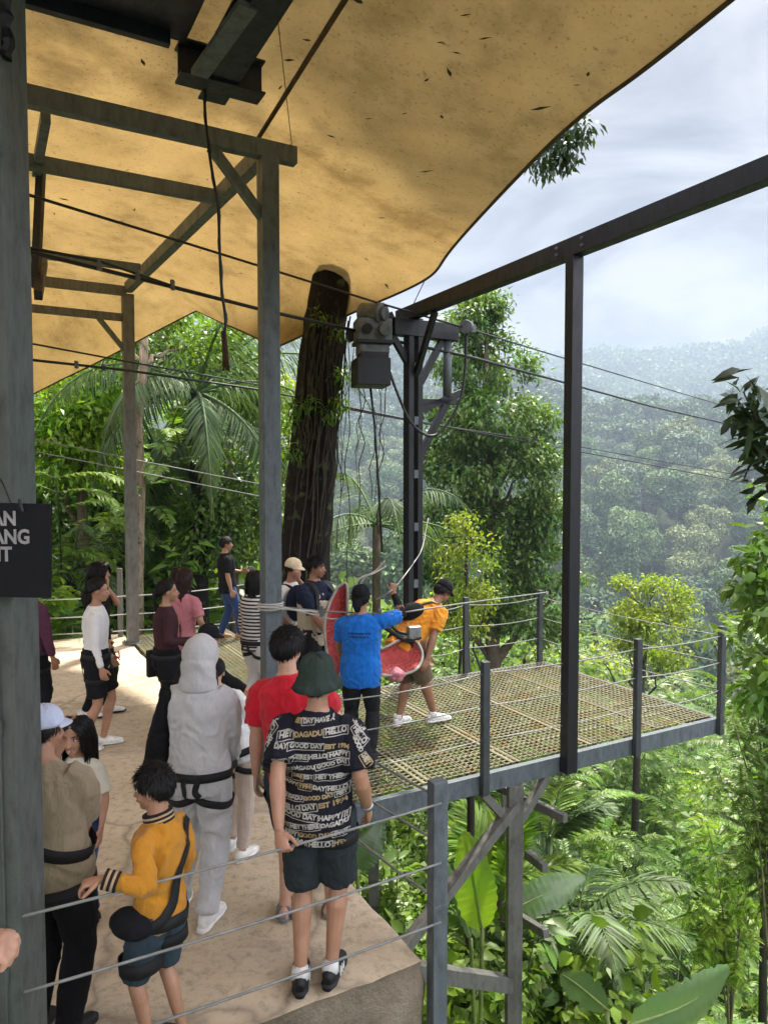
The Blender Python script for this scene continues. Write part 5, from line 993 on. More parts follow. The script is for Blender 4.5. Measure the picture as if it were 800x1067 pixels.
t1, rim = seat('red woven swing seat with white frame held between the blue and orange shirted men', [(386, 679, 6.9), (400, 675, 7.0), (420, 666, 7.1), (433, 668, 7.15), (440, 682, 7.1), (435, 696, 7.0), (418, 703, 6.9), (396, 703, 6.8), (382, 698, 6.7)], .16, (-.2, 1, .2), 0)
t2, rim = seat('red woven swing seat standing upright beside the vest wearing man', [(352, 612, 7.2), (361, 609, 7.2), (362, 640, 7.2), (360, 680, 7.15), (352, 706, 7.1), (343, 690, 7.1), (338, 655, 7.1), (343, 630, 7.15)], .12, (.2, 1, 0), 0)
b = MB(); b.tube([V(x) for x in crom([tuple(P(*q)) for q in ((366, 640, 7.1), (372, 606, 7.1), (390, 597, 7.2), (402, 590, 7.3))], 6)], .009, 7); b.tube([V(x) for x in crom([tuple(P(*q)) for q in ((370, 625, 7.15), (378, 604, 7.2), (392, 594, 7.3), (401, 584, 7.3))], 6)], .008, 7); b.build('bent_tube', FRM, t2, True)
b = MB(); b.tube([V(x) for x in crom([tuple(P(*q)) for q in ((398, 652, 6.9), (410, 660, 7.0), (424, 668, 7.1), (438, 664, 7.2))], 6)], .02, 7); b.tube([V(x) for x in crom([tuple(P(*q)) for q in ((402, 645, 6.9), (414, 658, 7.05), (430, 662, 7.15))], 6)], .014, 6); b.build('harness_loop', WEB, t1, True)
b = MB(); b.box(P(431, 658, 7.1), (.13, .08, .11), R(20)); b.build('clamp_block', BUCK, t1, bevel=.01)
b = MB(); b.tube([V(x) for x in crom([tuple(P(*q)) for q in ((392, 625, 6.9), (411, 612, 6.78), (432, 585, 8.0), (440, 570, 8.6), (446, 540, 8.9))], 6)], .006, 6); tag(b.build('rope', M['rope'], smooth=True), 'grey rope running from the raised hand of the blue shirted man to the gantry post', 'rope')
cb = MB(); cb.ball(P(412, 703, 6.9), (.09, .06, .07)); me = remesh(cb, .012, 2); a = get_co(me); set_co(me, a+get_no(me)*(fbm(a*14, 3)*.03)[:, None]); tag(link('cloth', me, None, CL['pink']), 'pink cloth bundle hanging under the red swing seat', 'cloth')
# ------------------------------------------------------------------ foliage meshes
def leaves(c, d, nrm, L, W, fine=False, droop=.25):
    """blades at c pointing along d, facing nrm; returns verts, faces"""
    n = len(c); d = unit(d); s = unit(np.cross(d, nrm)); u = np.cross(s, d); L = np.broadcast_to(L, n)[:, None]; W = np.broadcast_to(W, n)[:, None]
    if not fine:
        v = np.stack([c, c+d*L*.45+s*W*.5+u*W*.12, c+d*L-u*L*droop, c+d*L*.45-s*W*.5+u*W*.12], 1)
        f = np.arange(n*4).reshape(n, 4)
    else:
        v = np.stack([c, c+d*L*.3+s*W*.45+u*W*.1, c+d*L*.33-u*L*.01, c+d*L*.3-s*W*.45+u*W*.1, c+d*L*.65+s*W*.4+u*W*.06-u*L*droop*.4, c+d*L*.68-u*L*droop*.45, c+d*L*.65-s*W*.4+u*W*.06-u*L*droop*.4, c+d*L-u*L*droop], 1)
        k = np.array([(0, 1, 2, 2), (0, 2, 3, 3), (1, 4, 5, 2), (2, 5, 6, 3), (4, 7, 5, 5), (5, 7, 6, 6)]); b = np.arange(n)[:, None, None]*8
        f4 = (b+k[2:4]).reshape(-1, 4); f3 = (b+np.array([(0, 1, 2), (0, 2, 3), (4, 7, 5), (5, 7, 6)])).reshape(-1, 3)
        return v.reshape(-1, 3), [f4, f3]
    return v.reshape(-1, 3), [f]
def rnd(n): return RNG.normal(size=(n, 3))
def crown_pts(lobes, n, gap=.0, gapscale=1.2, shell=.55):
    """points in the outer part of a set of ellipsoid lobes; outward directions"""
    vol = np.array([np.prod(l[1])**(2/3) for l in lobes]); k = RNG.choice(len(lobes), n, p=vol/vol.sum())
    C = np.array([l[0] for l in lobes], float)[k]; Rr = np.array([l[1] for l in lobes], float)[k]
    d = unit(rnd(n)); t = (shell+(1-shell)*RNG.random(n)**.6)[:, None]; p = C+d*Rr*t
    inside = np.zeros(n, bool)
    for i, l in enumerate(lobes):
        q = (p-np.array(l[0]))/np.array(l[1]); inside |= (k != i) & ((q*q).sum(1) < (shell*.8)**2)
    keep = ~inside
    if gap: keep &= pnoise(p*gapscale+3.1) > -gap
    return p[keep], d[keep]
def foliage(lobes, n, L, W, gap=.3, gapscale=1.2, shell=.5, fine=False, down=.25, droop=.3, clump=0, clump_r=.2, outward=False):
    if clump:
        p0, d0 = crown_pts(lobes, max(4, n//clump), gap, gapscale, shell); k = np.repeat(np.arange(len(p0)), clump)
        p = p0[k]+rnd(len(k))*clump_r*np.array([1, 1, .6]); d = d0[k]
    else: p, d = crown_pts(lobes, n, gap, gapscale, shell)
    m = len(p); dd = unit(d*.7+rnd(m)*.55+np.array([0, 0, -down])); up = unit(np.array([0, 0, 1.])+rnd(m)*.45+d*.4)
    if outward: up = unit(d+np.array([0, 0, .35])+rnd(m)*.28); dd = rnd(m)
    return leaves(p, dd, up, L*RNG.uniform(.6, 1.25, m), W*RNG.uniform(.7, 1.2, m), fine, droop)
def limb(b, p0, p1, r0, r1, wob=.06, n=7):
    p0, p1 = V(p0), V(p1); L = (p1-p0).length; pts = []
    for i in range(n+1):
        t = i/n; k = math.sin(t*PI)*L*wob; pts.append(p0.lerp(p1, t)+V((random.uniform(-1, 1)*k, random.uniform(-1, 1)*k, random.uniform(-.4, .6)*k)))
    b.tube(pts, [r0+(r1-r0)*i/n for i in range(n+1)], 7); return pts
L_ = {}
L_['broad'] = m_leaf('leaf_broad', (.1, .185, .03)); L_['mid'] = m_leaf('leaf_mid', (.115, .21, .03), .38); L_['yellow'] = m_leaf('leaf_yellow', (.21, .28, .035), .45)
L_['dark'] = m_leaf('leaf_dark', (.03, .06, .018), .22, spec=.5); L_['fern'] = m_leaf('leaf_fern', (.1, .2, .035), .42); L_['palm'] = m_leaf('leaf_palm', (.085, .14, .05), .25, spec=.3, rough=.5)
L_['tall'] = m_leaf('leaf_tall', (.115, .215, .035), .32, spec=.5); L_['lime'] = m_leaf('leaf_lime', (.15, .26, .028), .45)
L_['hill'] = [m_leaf('hill_leaf', c_, .1, .55, .6, .25) for c_ in ((.1, .165, .05), (.07, .125, .045), (.16, .2, .075), (.12, .17, .095))]
L_['banana'] = m_leaf('leaf_banana', (.2, .34, .03), .6, .1, .35, .4); L_['banana2'] = m_leaf('leaf_banana_pale', (.1, .18, .06), .25, .1, .25, .6)
BK = {'brown': m_bark('bark_brown', (.1, .075, .05)), 'dark': m_bark('bark_dark', (.016, .0135, .012)), 'pale': m_bark('bark_pale', (.26, .2, .14)), 'stem': m_plain('stem_green', (.06, .085, .03), .6), 'cane': m_plain('cane', (.12, .12, .05), .6), 'twig': m_plain('twig_dark', (.03, .024, .018), .8)}
def tree(name, label, base, trunk, lobes, n, L, W, leaf, bark='brown', group=None, cat='tree', branches=True, **k):
    """trunk: list of (dx, dy, z, radius) from the base; lobes relative to base"""
    base = V(base); t = thing(name, label, cat, base, 0, group)
    b = MB(); b.tube([V(q[:3]) for q in trunk], [q[3] for q in trunk], 10)
    if branches:
        top = [q for q in trunk[len(trunk)//3:]]
        for l in lobes:
            s = min(top, key=lambda q: (V(q[:3])-V(l[0])).length + max(0, q[2]-l[0][2])*2); limb(b, s[:3], l[0], s[3]*.55, .012, .08)
    b.build('trunk', BK[bark], t, smooth=True, local=True)
    v, f = foliage(lobes, n, L, W, **k); link('crown', np_mesh('crown', v, f, L_[leaf] if isinstance(leaf, str) else leaf), t); return t
def copy_thing(o, loc, rz=0, s=1, label=None):
    c = o.copy(); COL.objects.link(c); c.location = loc; c.rotation_euler = (0, 0, rz); c.scale = (s, s, s) if isinstance(s, (int, float)) else s
    if label: c['label'] = label
    for ch in o.children:
        d = ch.copy(); COL.objects.link(d); d.parent = c
        for g in ch.children: e = g.copy(); COL.objects.link(e); e.parent = d
    return c
def at_ground(px, py, Y, dz=0):
    """where a plant at distance Y seen at (px) stands on the ground"""
    p = P(px, py, Y); return V((p.x, p.y, hz1(p.x, p.y)-.1+dz))
def rlobes(n, R0, H0, z0, r=(.35, .55), flat=.8, seed=0):
    g = np.random.default_rng(seed+50); out = []
    for i in range(n):
        d = unit(g.normal(size=3)); t = g.uniform(.35, .95); rr = g.uniform(*r)*R0
        out.append(((d[0]*R0*t, d[1]*R0*t, z0+d[2]*H0*t), (rr, rr, rr*flat)))
    return out
# ---- palm fronds
def frond(p0, d0, Lr, n=34, leaf=.6, w=.035, droop=1.0, hang=.5, flat=.5):
    """returns (rachis points, leaf verts, faces)"""
    d = V(d0).normalized(); p = V(p0); pts = [p.copy()]; st = Lr/14
    for i in range(14):
        d = (d+V((0, 0, -droop*.11*(.4+i/9)))).normalized(); p = p+d*st; pts.append(p.copy())
    pa = np.array(pts); cs = []; ds = []; ns = []; ls = []
    for i in range(n):
        t = .12+.88*i/n; x = t*14; k = min(int(x), 13); q = pa[k]+(pa[k+1]-pa[k])*(x-k); tg = unit(pa[k+1]-pa[k]); s = unit(np.cross(tg, [0, 0, 1.])+1e-6); u = np.cross(s, tg)
        for sg in (-1, 1):
            ls.append(leaf*(math.sin(min(1, t*1.12)*PI*.86+.3))*RNG.uniform(.85, 1.1)); cs.append(q); ds.append(unit(s*sg*(.9-.35*t)+tg*(.5+.5*t)+u*flat*RNG.uniform(.2, .6)-np.array([0, 0, hang*RNG.uniform(.5, 1.2)]))); ns.append(u+s*sg*-.2+RNG.normal(size=3)*.15)
    v, f = leaves(np.array(cs), np.array(ds), np.array(ns), np.array(ls), w, True, .3); return pts, v, f
def palm(name, label, base, height, nf, Lr, leaf, mat='palm', bark='brown', r=.08, lean=(0, 0), el=(.1, 1.2), droop=1., hang=.5, w=.035, cat='palm', group=None, n=34, seed=None):
    g = random.Random(seed if seed is not None else label); t = thing(name, label, cat, base, 0, group); top = V((lean[0], lean[1], height))
    if height > .4:
        b = MB(); b.tube([V((lean[0]*k*k, lean[1]*k*k, height*k)) for k in np.linspace(0, 1, 7)], [r*(1.15-.3*k) for k in np.linspace(0, 1, 7)], 9); b.build('trunk', BK[bark], t, smooth=True, local=True)
    for i in range(nf):
        a = 2*PI*i/nf*1.618*2+g.uniform(-.2, .2); e = el[0]+(el[1]-el[0])*((i*.618) % 1)
        pts, v, f = frond(top, (math.cos(a)*math.cos(e), math.sin(a)*math.cos(e), math.sin(e)), Lr*g.uniform(.8, 1.1), n, leaf, w, droop*g.uniform(.8, 1.2), hang)
        b = MB(); b.tube(pts, [.022*Lr/2.4*(1-.8*j/14) for j in range(15)], 5); nv = len(b.v); vs = np.vstack([np.array(b.v), v]); me = np_mesh('frond', vs, [np.array([q for q in b.f if len(q) == 4])]+[q+nv for q in f], L_[mat]); link('frond', me, t)
    return t
# ---- big paddle leaves (banana / heliconia)
def paddle(name, label, root, tip, width, mat, side=None, arch=.12, cat='plant', stalk=None, tear=True, group=None):
    root, tip = V(root), V(tip); ax = tip-root; Lr = ax.length; d = ax.normalized(); s = V(side) if side else d.cross(V((0, 0, 1))); s = (s-d*s.dot(d)).normalized(); u = s.cross(d)
    if u.z < 0: u = -u
    N1, N2 = 36, 9; vs = []; fs = []; g = random.Random(label)
    cut = {g.randint(5, 32) for _ in range(7)} if tear else set()
    for i in range(N1+1):
        t = i/N1; wd = width*.5*(math.sin(min(1, t*1.04)**.75*PI*.97)**.62 if 0 < t < 1 else .02); c = root+ax*t+u*(arch*Lr*math.sin(t*PI)); 
        for j in range(-N2//2+1, N2//2+1):
            k = j/(N2//2); rag = 1+.05*math.sin(i*1.7+j)+ (-.16 if i in cut and abs(k) > .5 else 0); fold = .22*abs(k)*wd - .3*wd*k*k*(.4+t)
            vs.append(c+s*(k*wd*rag)+u*(fold+.008*math.sin(i*2.4)*abs(k)*Lr))
    cols = len(range(-N2//2+1, N2//2+1))
    for i in range(N1):
        for j in range(cols-1): fs.append((i*cols+j, i*cols+j+1, (i+1)*cols+j+1, (i+1)*cols+j))
    t = thing(name, label, cat, stalk or root, 0, group); b = MB(); b.add(vs, fs); b.build('blade', L_[mat], t, smooth=True)
    b = MB(); b.tube([root+ax*k+u*(arch*Lr*math.sin(k*PI)-.008) for k in np.linspace(0, .97, 14)], [.016*(1-.8*k)*max(.5, Lr) for k in np.linspace(0, 1, 14)], 6)
    if stalk: b.tube([V(x) for x in crom([tuple(V(stalk)), tuple(V(stalk).lerp(root, .6)+V((0, 0, .1))), tuple(root)], 5)], .02, 6)
    b.build('midrib', M['rib'], t, smooth=True); return t
M['rib'] = m_plain('midrib_green', (.2, .26, .08), .5)
# ---- shrubs: a prototype of each kind, copied
def shrub(name, label, kind, seed):
    global RNG; RNG = np.random.default_rng(seed); t = thing(name, label, 'shrub'); b = MB(); vs = []; fs4 = []; fs3 = []; off = 0
    def put(v, f):
        nonlocal off
        vs.append(v); 
        for q in f: (fs4 if q.shape[1] == 4 else fs3).append(q+off)
        off += len(v)
    g = random.Random(seed)
    if kind in ('leafy', 'small', 'limey'):
        ns = {'leafy': 16, 'small': 22, 'limey': 14}[kind]; LL, WW = {'leafy': (.2, .1), 'small': (.1, .05), 'limey': (.17, .11)}[kind]
        for i in range(ns):
            a = g.uniform(0, 2*PI); tl = g.uniform(.15, .85); h = g.uniform(.6, 1.35)*(1.2-.4*tl); pts = limb(b, (0, 0, 0), (math.cos(a)*tl, math.sin(a)*tl, h), .014, .004, .07)
            m = 26 if kind != 'small' else 60; ti = RNG.uniform(.3, 1.02, m); pa = np.array([p[:] for p in pts]); x = ti*(len(pa)-1); k = np.minimum(x.astype(int), len(pa)-2); c = pa[k]+(pa[k+1]-pa[k])*(x-k)[:, None]
            dd = rnd(m)*np.array([1, 1, .35])+np.array([math.cos(a)*.3, math.sin(a)*.3, .1]); c = c+unit(dd)*RNG.uniform(0, .12, m)[:, None]
            put(*leaves(c, dd, np.array([0, 0, 1.])+rnd(m)*.4, LL*RNG.uniform(.6, 1.2, m), WW*RNG.uniform(.7, 1.2, m), kind != 'small', .3))
    elif kind == 'fern':
        for i in range(15):
            a = 2*PI*i/15+g.uniform(-.2, .2); e = g.uniform(.35, 1.25); pts, v, f = frond((0, 0, .05), (math.cos(a)*math.cos(e), math.sin(a)*math.cos(e), math.sin(e)), g.uniform(.8, 1.35), 26, .26, .05, 1.25, .15); b.tube(pts, [.008*(1-.06*j) for j in range(15)], 4); put(v, f)
    elif kind == 'feather':       # bipinnate light sprays on arching canes
        for i in range(9):
            a = g.uniform(0, 2*PI); e = g.uniform(.7, 1.35); d = V((math.cos(a)*math.cos(e), math.sin(a)*math.cos(e), math.sin(e))); p = V((0, 0, 0)); pts = [p.copy()]
            for j in range(10): d = (d+V((0, 0, -.05-.012*j))).normalized(); p = p+d*.22; pts.append(p.copy())
            b.tube(pts, [.014*(1-.08*j) for j in range(11)], 5)
            for j in range(3, 11):
                for sgn in (-1, 1):
                    q = pts[j]; sd_ = V((-d.y, d.x, 0))*sgn+d*.6+V((0, 0, g.uniform(-.2, .3))); pp, v, f = frond(q, sd_, g.uniform(.45, .7), 15, .13, .03, .7, .05); b.tube(pp, .003, 3); put(v, f)
    elif kind == 'blade':         # upright strap leaves
        m = 70; c = rnd(m)*np.array([.14, .14, 0]); dd = unit(rnd(m)*np.array([.55, .55, 0])+np.array([0, 0, 1.])); put(*leaves(c, dd, rnd(m), RNG.uniform(.5, 1.15, m), .055, True, .28))
    elif kind == 'heart':         # big heart leaves on stalks
        for i in range(20):
            a = g.uniform(0, 2*PI); tl = g.uniform(.1, .6); h = g.uniform(.3, .95); p = V((math.cos(a)*tl, math.sin(a)*tl, h)); limb(b, (0, 0, 0), p, .01, .006, .05)
            put(*leaves(np.array([p[:]]), np.array([[math.cos(a), math.sin(a), -.35]]), np.array([[math.cos(a)*.4, math.sin(a)*.4, 1.]])+rnd(1)*.25, g.uniform(.26, .46), g.uniform(.2, .32), True, .3))
    b.build('stem', BK['stem'], t, smooth=True, local=True)
    mat = {'leafy': 'broad', 'small': 'mid', 'limey': 'lime', 'fern': 'fern', 'feather': 'mid', 'blade': 'fern', 'heart': 'lime'}[kind]
    link('leaves', np_mesh('leaves', np.vstack(vs), [np.vstack(x) for x in (fs4, fs3) if x], L_[mat]), t); return t
KN = {'leafy': 'broad_leaf_shrub', 'small': 'small_leaf_shrub', 'limey': 'lime_leaf_shrub', 'fern': 'fern_clump', 'feather': 'feathery_shrub', 'blade': 'strap_leaf_clump', 'heart': 'heart_leaf_plant'}
KL = {'leafy': 'bushy shrub with broad mid green leaves', 'small': 'dense shrub with many small leaves', 'limey': 'shrub with bright lime green oval leaves', 'fern': 'clump of arching green fern fronds', 'feather': 'loose feathery shrub with fine divided leaves', 'blade': 'tuft of upright strap shaped leaves', 'heart': 'low plant with large heart shaped leaves'}
protos = {}
for i, k in enumerate(KN): protos[k] = [shrub(KN[k], KL[k], k, 100+i*3+j) for j in range(2)]
used_p = set()
def put_shrub(kind, loc, s, zone, var=None):
    o = protos[kind][random.randrange(2) if var is None else var]; lab = KL[kind]+' '+zone; grp = KN[kind].replace('_', ' ')+'s '+zone
    sc = (s*random.uniform(.9, 1.1), s*random.uniform(.9, 1.1), s*random.uniform(.85, 1.2)); rz = random.uniform(0, 2*PI)
    if o.name not in used_p:
        used_p.add(o.name); c = o; c.location = loc; c.rotation_euler = (0, 0, rz); c.scale = sc; c['label'] = lab
    else: c = copy_thing(o, loc, rz, sc, lab)
    c['group'] = grp; return c
RNG = np.random.default_rng(21); random.seed(12)
# slope under the jetty and right of it
kinds_r = ['leafy']*5+['small']*5+['fern']*4+['limey']*4+['feather']*3+['heart']*2+['blade']*1
def scatter(n, ymin, ymax, pxr, ok, smin, smax, kinds, zone, pw=1.0):
    k = 0; tries = 0; taken = []
    while k < n and tries < n*60:
        tries += 1; Y = ymin+(ymax-ymin)*random.random()**pw; px = random.uniform(*pxr); q = P(px, 800, Y); u, v = touv(q)
        if not ok(u, v, q): continue
        if any((q.x-a)**2+(q.y-b)**2 < (d*.42)**2 for a, b, d in taken): continue
        s = random.uniform(smin, smax)*(1+.02*Y)*min(1, .25+Y*.085)
        if Y < 9 and zone[:6] == 'on the' and q.z > 0 and 380 < px < 580: s *= .8
        taken.append((q.x, q.y, s)); put_shrub(random.choice(kinds), V((q.x, q.y, hz1(q.x, q.y)-.08)), s, zone); k += 1
okr = lambda u, v, q: (u > .55 or v < -.5) and not (v > 1.0 and u < 1.5) and not (v > 1.5 and u < 5.3 and v < 9 and hz1(q.x, q.y) > -3.2)
scatter(60, 4.6, 9, (330, 900), okr, .8, 1.3, ['leafy']*5+['small']*6+['limey']*4+['heart']*2+['blade'], 'on the slope below the jetty', 1.0)
scatter(80, 8.5, 18, (380, 900), okr, .9, 1.4, kinds_r, 'on the slope below the jetty', 1.1)
scatter(70, 16, 34, (390, 900), lambda u, v, q: u > .3, 1.3, 2.2, ['leafy']*4+['small']*5+['limey']*4+['feather']*3+['fern']*2, 'further down the valley side', 1.2)
# behind the terrace on the left
okl = lambda u, v, q: v > 9.25 or (u > 1.9 and v > 4.9)
scatter(62, 11, 17, (10, 330), okl, .75, 1.3, ['leafy']*3+['small']*4+['limey']*4+['fern']*3+['heart']*4+['blade'], 'behind the rope fence', 1.1)
scatter(40, 16, 26, (-10, 400), okl, 1.6, 2.6, ['leafy']*4+['small']*5+['limey']*3+['feather']*2+['fern']*2, 'at the foot of the jungle trees', 1.1)
# ground cover so no bare soil shows between the plants
def cover():
    n = 60000; th = RNG.uniform(R(-33), R(34), n); r = 4.2*np.exp(RNG.random(n)*math.log(48/4.2)); x = r*np.sin(th); y = r*np.cos(th); dx = x-CC.x; dy = y-CC.y; u = dx*UX.x+dy*UX.y; v = dx*VX.x+dy*VX.y
    k = ((u > .3) | (v < -.4) | (v > 9.35)); x, y, r = x[k], y[k], r[k]; z = hz(x, y); m = len(x); c = np.stack([x, y, z+RNG.uniform(0, .28, m)*(1+r*.02)], 1)
    sz = (.1+.012*r)*RNG.uniform(.6, 1.4, m); v_, f = leaves(c, rnd(m)*np.array([1, 1, .5])+np.array([0, 0, .4]), np.array([0, 0, 1.])+rnd(m)*.5, sz, sz*.55, False, .3)
    tag(link('ground_cover', np_mesh('ground_cover', v_, f, L_['mid'])), 'low leafy ground cover over the slopes', 'ground cover', kind='stuff')
cover()
# ---- named trees and palms
# the thick trunk that passes through the tarpaulin, its crown above
tb = P(316, 640, 9.52); tb.z = -.9
T = [(P(px, py, 9.52)-tb, r_*.95) for px, py, r_ in ((312, 760, .46), (316, 640, .37), (319, 560, .335), (325, 480, .32), (332, 400, .31), (338, 340, .29), (342, 316, .28), (350, 250, .26))]
tr = [(a.x, a.y, a.z, r_) for a, r_ in T]; tr[0] = (tr[0][0], tr[0][1], -1.6, .5)
tr = tr[:-1]+[(tr[-2][0]+.2, tr[-2][1], tr[-2][2]+1.0, .25)]
cl = [((3.3, -2.6, 12.2), (1.9, 2.0, .9)), ((4.2, -4.4, 12.6), (1.8, 1.9, .9)), ((2.6, -5.2, 13), (1.7, 1.9, .9)), ((1.6, -1.2, 13.2), (1.4, 1.4, .7)), ((5.0, -2.6, 13.4), (1.4, 1.5, .7)), ((3.4, -.2, 12.8), (1.3, 1.2, .7)), ((.5, -4.2, 12.6), (.8, .9, .4)), ((-.4, -2.2, 12.9), (.7, .7, .4)), ((1.1, -6.6, 12.9), (.8, .8, .4)), ((-1.2, -4.4, 13), (.6, .7, .4)), ((-2.2, -1.6, 12.7), (.6, .7, .4)), ((-1.8, -6.2, 12.7), (.6, .5, .4))]
mt_ = thing('giant_tree', 'huge dark leaning tree trunk wrapped in vines and ending at the tarpaulin', 'tree', tb)
b = MB(); b.tube([V(q[:3]) for q in tr], [q[3] for q in tr], 18)
o = b.build('trunk', BK['dark'], mt_, smooth=True, local=True)
sub = o.modifiers.new('s', 'SUBSURF'); sub.levels = sub.render_levels = 2; tx = bpy.data.textures.new('bark', 'CLOUDS'); tx.noise_scale = .12; dm = o.modifiers.new('d', 'DISPLACE'); dm.texture = tx; dm.strength = .07
ob = V((7.6, 5.6, hz1(7.6, 5.6)-.2)); ot = thing('overhead_tree', 'overhead tree whose dark leafy branch tip hangs past the tarpaulin edge', 'tree', ob)
cl = [(tuple(V(c)+tb-ob), r_) for c, r_ in cl]; b = MB(); tz = 10.4-ob.z; b.tube([V((0, 0, -.3)), V((.2, .1, tz*.35)), V((0, .3, tz*.7)), V((-.9, .6, tz))], [.34, .28, .22, .14], 12)
for l in cl: limb(b, (-.9, .6, tz), l[0], .05, .012, .05)
b.build('trunk', BK['brown'], ot, smooth=True, local=True)
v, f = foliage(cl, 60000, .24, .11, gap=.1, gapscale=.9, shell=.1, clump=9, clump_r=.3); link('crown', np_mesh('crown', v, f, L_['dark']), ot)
b = MB(); root = V(cl[0][0])+ob
for x, y in ((575, 165), (592, 150), (606, 135), (586, 140), (570, 155)): limb(b, P(548, 60, 8.9), P(x, y, 8.6), .022, .005, .05)
limb(b, root, P(548, 60, 8.9), .03, .022, .05); b.build('hanging_branch', BK['twig'], ot, smooth=True)
lob = [(tuple(P(x, y, 8.6)), (.19, .2, .16)) for x, y in ((572, 166), (584, 152), (598, 140), (608, 133), (590, 162), (565, 172), (577, 140), (560, 140), (548, 120))]
v, f = foliage(lob, 620, .12, .045, gap=.2, shell=.1, down=.9, droop=.2); link('hanging_leaves', np_mesh('hanging_leaves', v-np.array(ob), f, L_['dark']), ot)
# vines and hanging roots on the trunk
vn = thing('trunk_vines', 'tangle of thin vines and hanging roots on the huge dark trunk', 'vine', P(350, 340, 9.0))
b = MB(); g = random.Random(4)
for k in range(30):
    t0 = g.random(); px = 318+t0*52; y0 = g.uniform(318, 350); ang = px-342; Yk = 9.17+abs(ang)/60*.27; y1 = g.uniform(430, 620); dx = -22*(y1-y0)/260
    pts = [P(px+dx*i/8+g.uniform(-3, 3), y0+(y1-y0)*i/8, Yk) for i in range(9)]; b.tube([V(x) for x in crom([tuple(p) for p in pts], 3)], g.uniform(.004, .012), 5)
b.build('vine', vine_m := m_bark('vine_brown', (.07, .06, .045)), vn, smooth=True)
b = MB()
for k in range(10):
    px = g.uniform(358, 402); y0 = g.uniform(345, 400); y1 = g.uniform(470, 640); Yk = g.uniform(9.0, 9.5)
    pts = [P(px+g.uniform(-4, 4)-(6*i/8), y0+(y1-y0)*i/8, Yk) for i in range(9)]; b.tube([V(x) for x in crom([tuple(p) for p in pts], 3)], g.uniform(.003, .007), 5)
b.build('hanging_root', vine_m, vn, smooth=True)
lob = [(tuple(P(x, y, 9.15)), (.16, .12, .1)) for x, y in ((352, 345), (322, 420), (345, 430), (310, 425), (356, 390), (330, 330), (300, 440), (305, 470), (352, 420))]
v, f = foliage(lob, 420, .11, .03, gap=0, shell=.1, down=.5); link('leaves', np_mesh('leaves', v-np.array(rootloc(vn)), f, L_['mid']), vn)
# big green tree behind the gantry
def lob_px(lst, Y, base): return [(tuple(P(px, py, Y+dy)-V(base)), tuple(np.array((rx, rx*.9, rz))*Y/FPX)) for px, py, dy, rx, rz in lst]
Y = 19; bs = at_ground(512, 700, Y)
lo = lob_px([(490, 330, 0, 24, 22), (510, 318, .3, 14, 15), (470, 365, -.4, 24, 26), (505, 370, .5, 36, 30), (530, 385, 0, 26, 24), (470, 420, 0, 30, 30), (515, 430, -.6, 42, 36), (552, 440, .2, 26, 26), (460, 470, .5, 26, 30), (500, 490, 0, 44, 36), (545, 490, -.3, 38, 32), (470, 530, .2, 34, 30), (520, 545, .6, 46, 36), (563, 540, 0, 26, 28), (560, 590, .3, 40, 26), (500, 600, 0, 40, 28), (585, 600, .4, 22, 16), (455, 580, .5, 26, 26), (570, 500, 0, 16, 22), (490, 640, .3, 40, 30), (550, 640, .3, 42, 28)], Y, bs)
tree('broadleaf_tree', 'tall full crowned green tree rising behind the gantry posts', bs, [(0, 0, 0, .22), (.05, 0, 5, .18), (-.05, .1, 9, .13), (-.2, 0, 13.5, .05)], lo, 92000, .17, .072, 'tall', 'brown', gap=-.03, gapscale=1.25, shell=.35, clump=11, clump_r=.17, down=.35)
# round yellow green tree right of the tall post
Y = 16; bs = at_ground(659, 900, Y)
lo = lob_px([(680, 612, 0, 22, 15), (656, 634, .1, 22, 17), (700, 636, 0, 20, 16), (675, 655, -.3, 32, 16), (708, 622, .2, 12, 10), (650, 612, .1, 13, 10), (694, 684, .2, 22, 11), (655, 676, .1, 20, 12), (628, 690, .1, 14, 7), (640, 655, 0, 13, 9), (715, 656, .2, 11, 8), (672, 700, 0, 16, 8)], Y, bs)
q1 = P(664, 760, Y)-bs; q2 = P(676, 640, Y)-bs
tree('round_tree', 'slender tree with a rounded yellow green crown right of the tall gantry post', bs, [(0, 0, 0, .1), (q1.x, q1.y, q1.z, .075), (q2.x, q2.y, q2.z, .03)], lo, 15000, .1, .05, 'yellow', 'twig', gap=-.06, gapscale=2.6, shell=.15, clump=9, clump_r=.12)
# thin yellowish tree left of it
Y = 13; bs = at_ground(490, 900, Y)
lo = lob_px([(486, 545, 0, 20, 16), (475, 570, 0, 22, 18), (500, 575, .2, 22, 18), (484, 600, 0, 28, 18), (466, 622, .1, 20, 14), (506, 625, 0, 22, 14), (484, 650, 0, 22, 14), (464, 560, .1, 10, 10)], Y, bs)
q2 = P(486, 560, Y)-bs
tree('slender_tree', 'slim tree with sparse yellow leaves behind the orange shirted person', bs, [(0, 0, 0, .08), (q2.x*.5, .05, q2.z*.5, .06), (q2.x, q2.y, q2.z, .02)], lo, 7000, .09, .045, 'yellow', 'twig', gap=-.08, gapscale=3.2, shell=.1, clump=7, clump_r=.11)
# trunks under the jetty
for px, lab in ((490, 'thin dark bare trunk standing below the jetty beside the near railing post'), (657, 'thin dark trunk standing on the slope below the jetty corner')):
    if px == 657: continue
    bs = at_ground(px, 940, 8.6); b = MB(); tp_ = P(px-1, 810, 8.6); limb(b, bs, V((tp_.x, tp_.y, -.25)), .055, .045, .004); tag(b.build('tree_trunk', BK['twig'], smooth=True), lab, 'tree trunk')
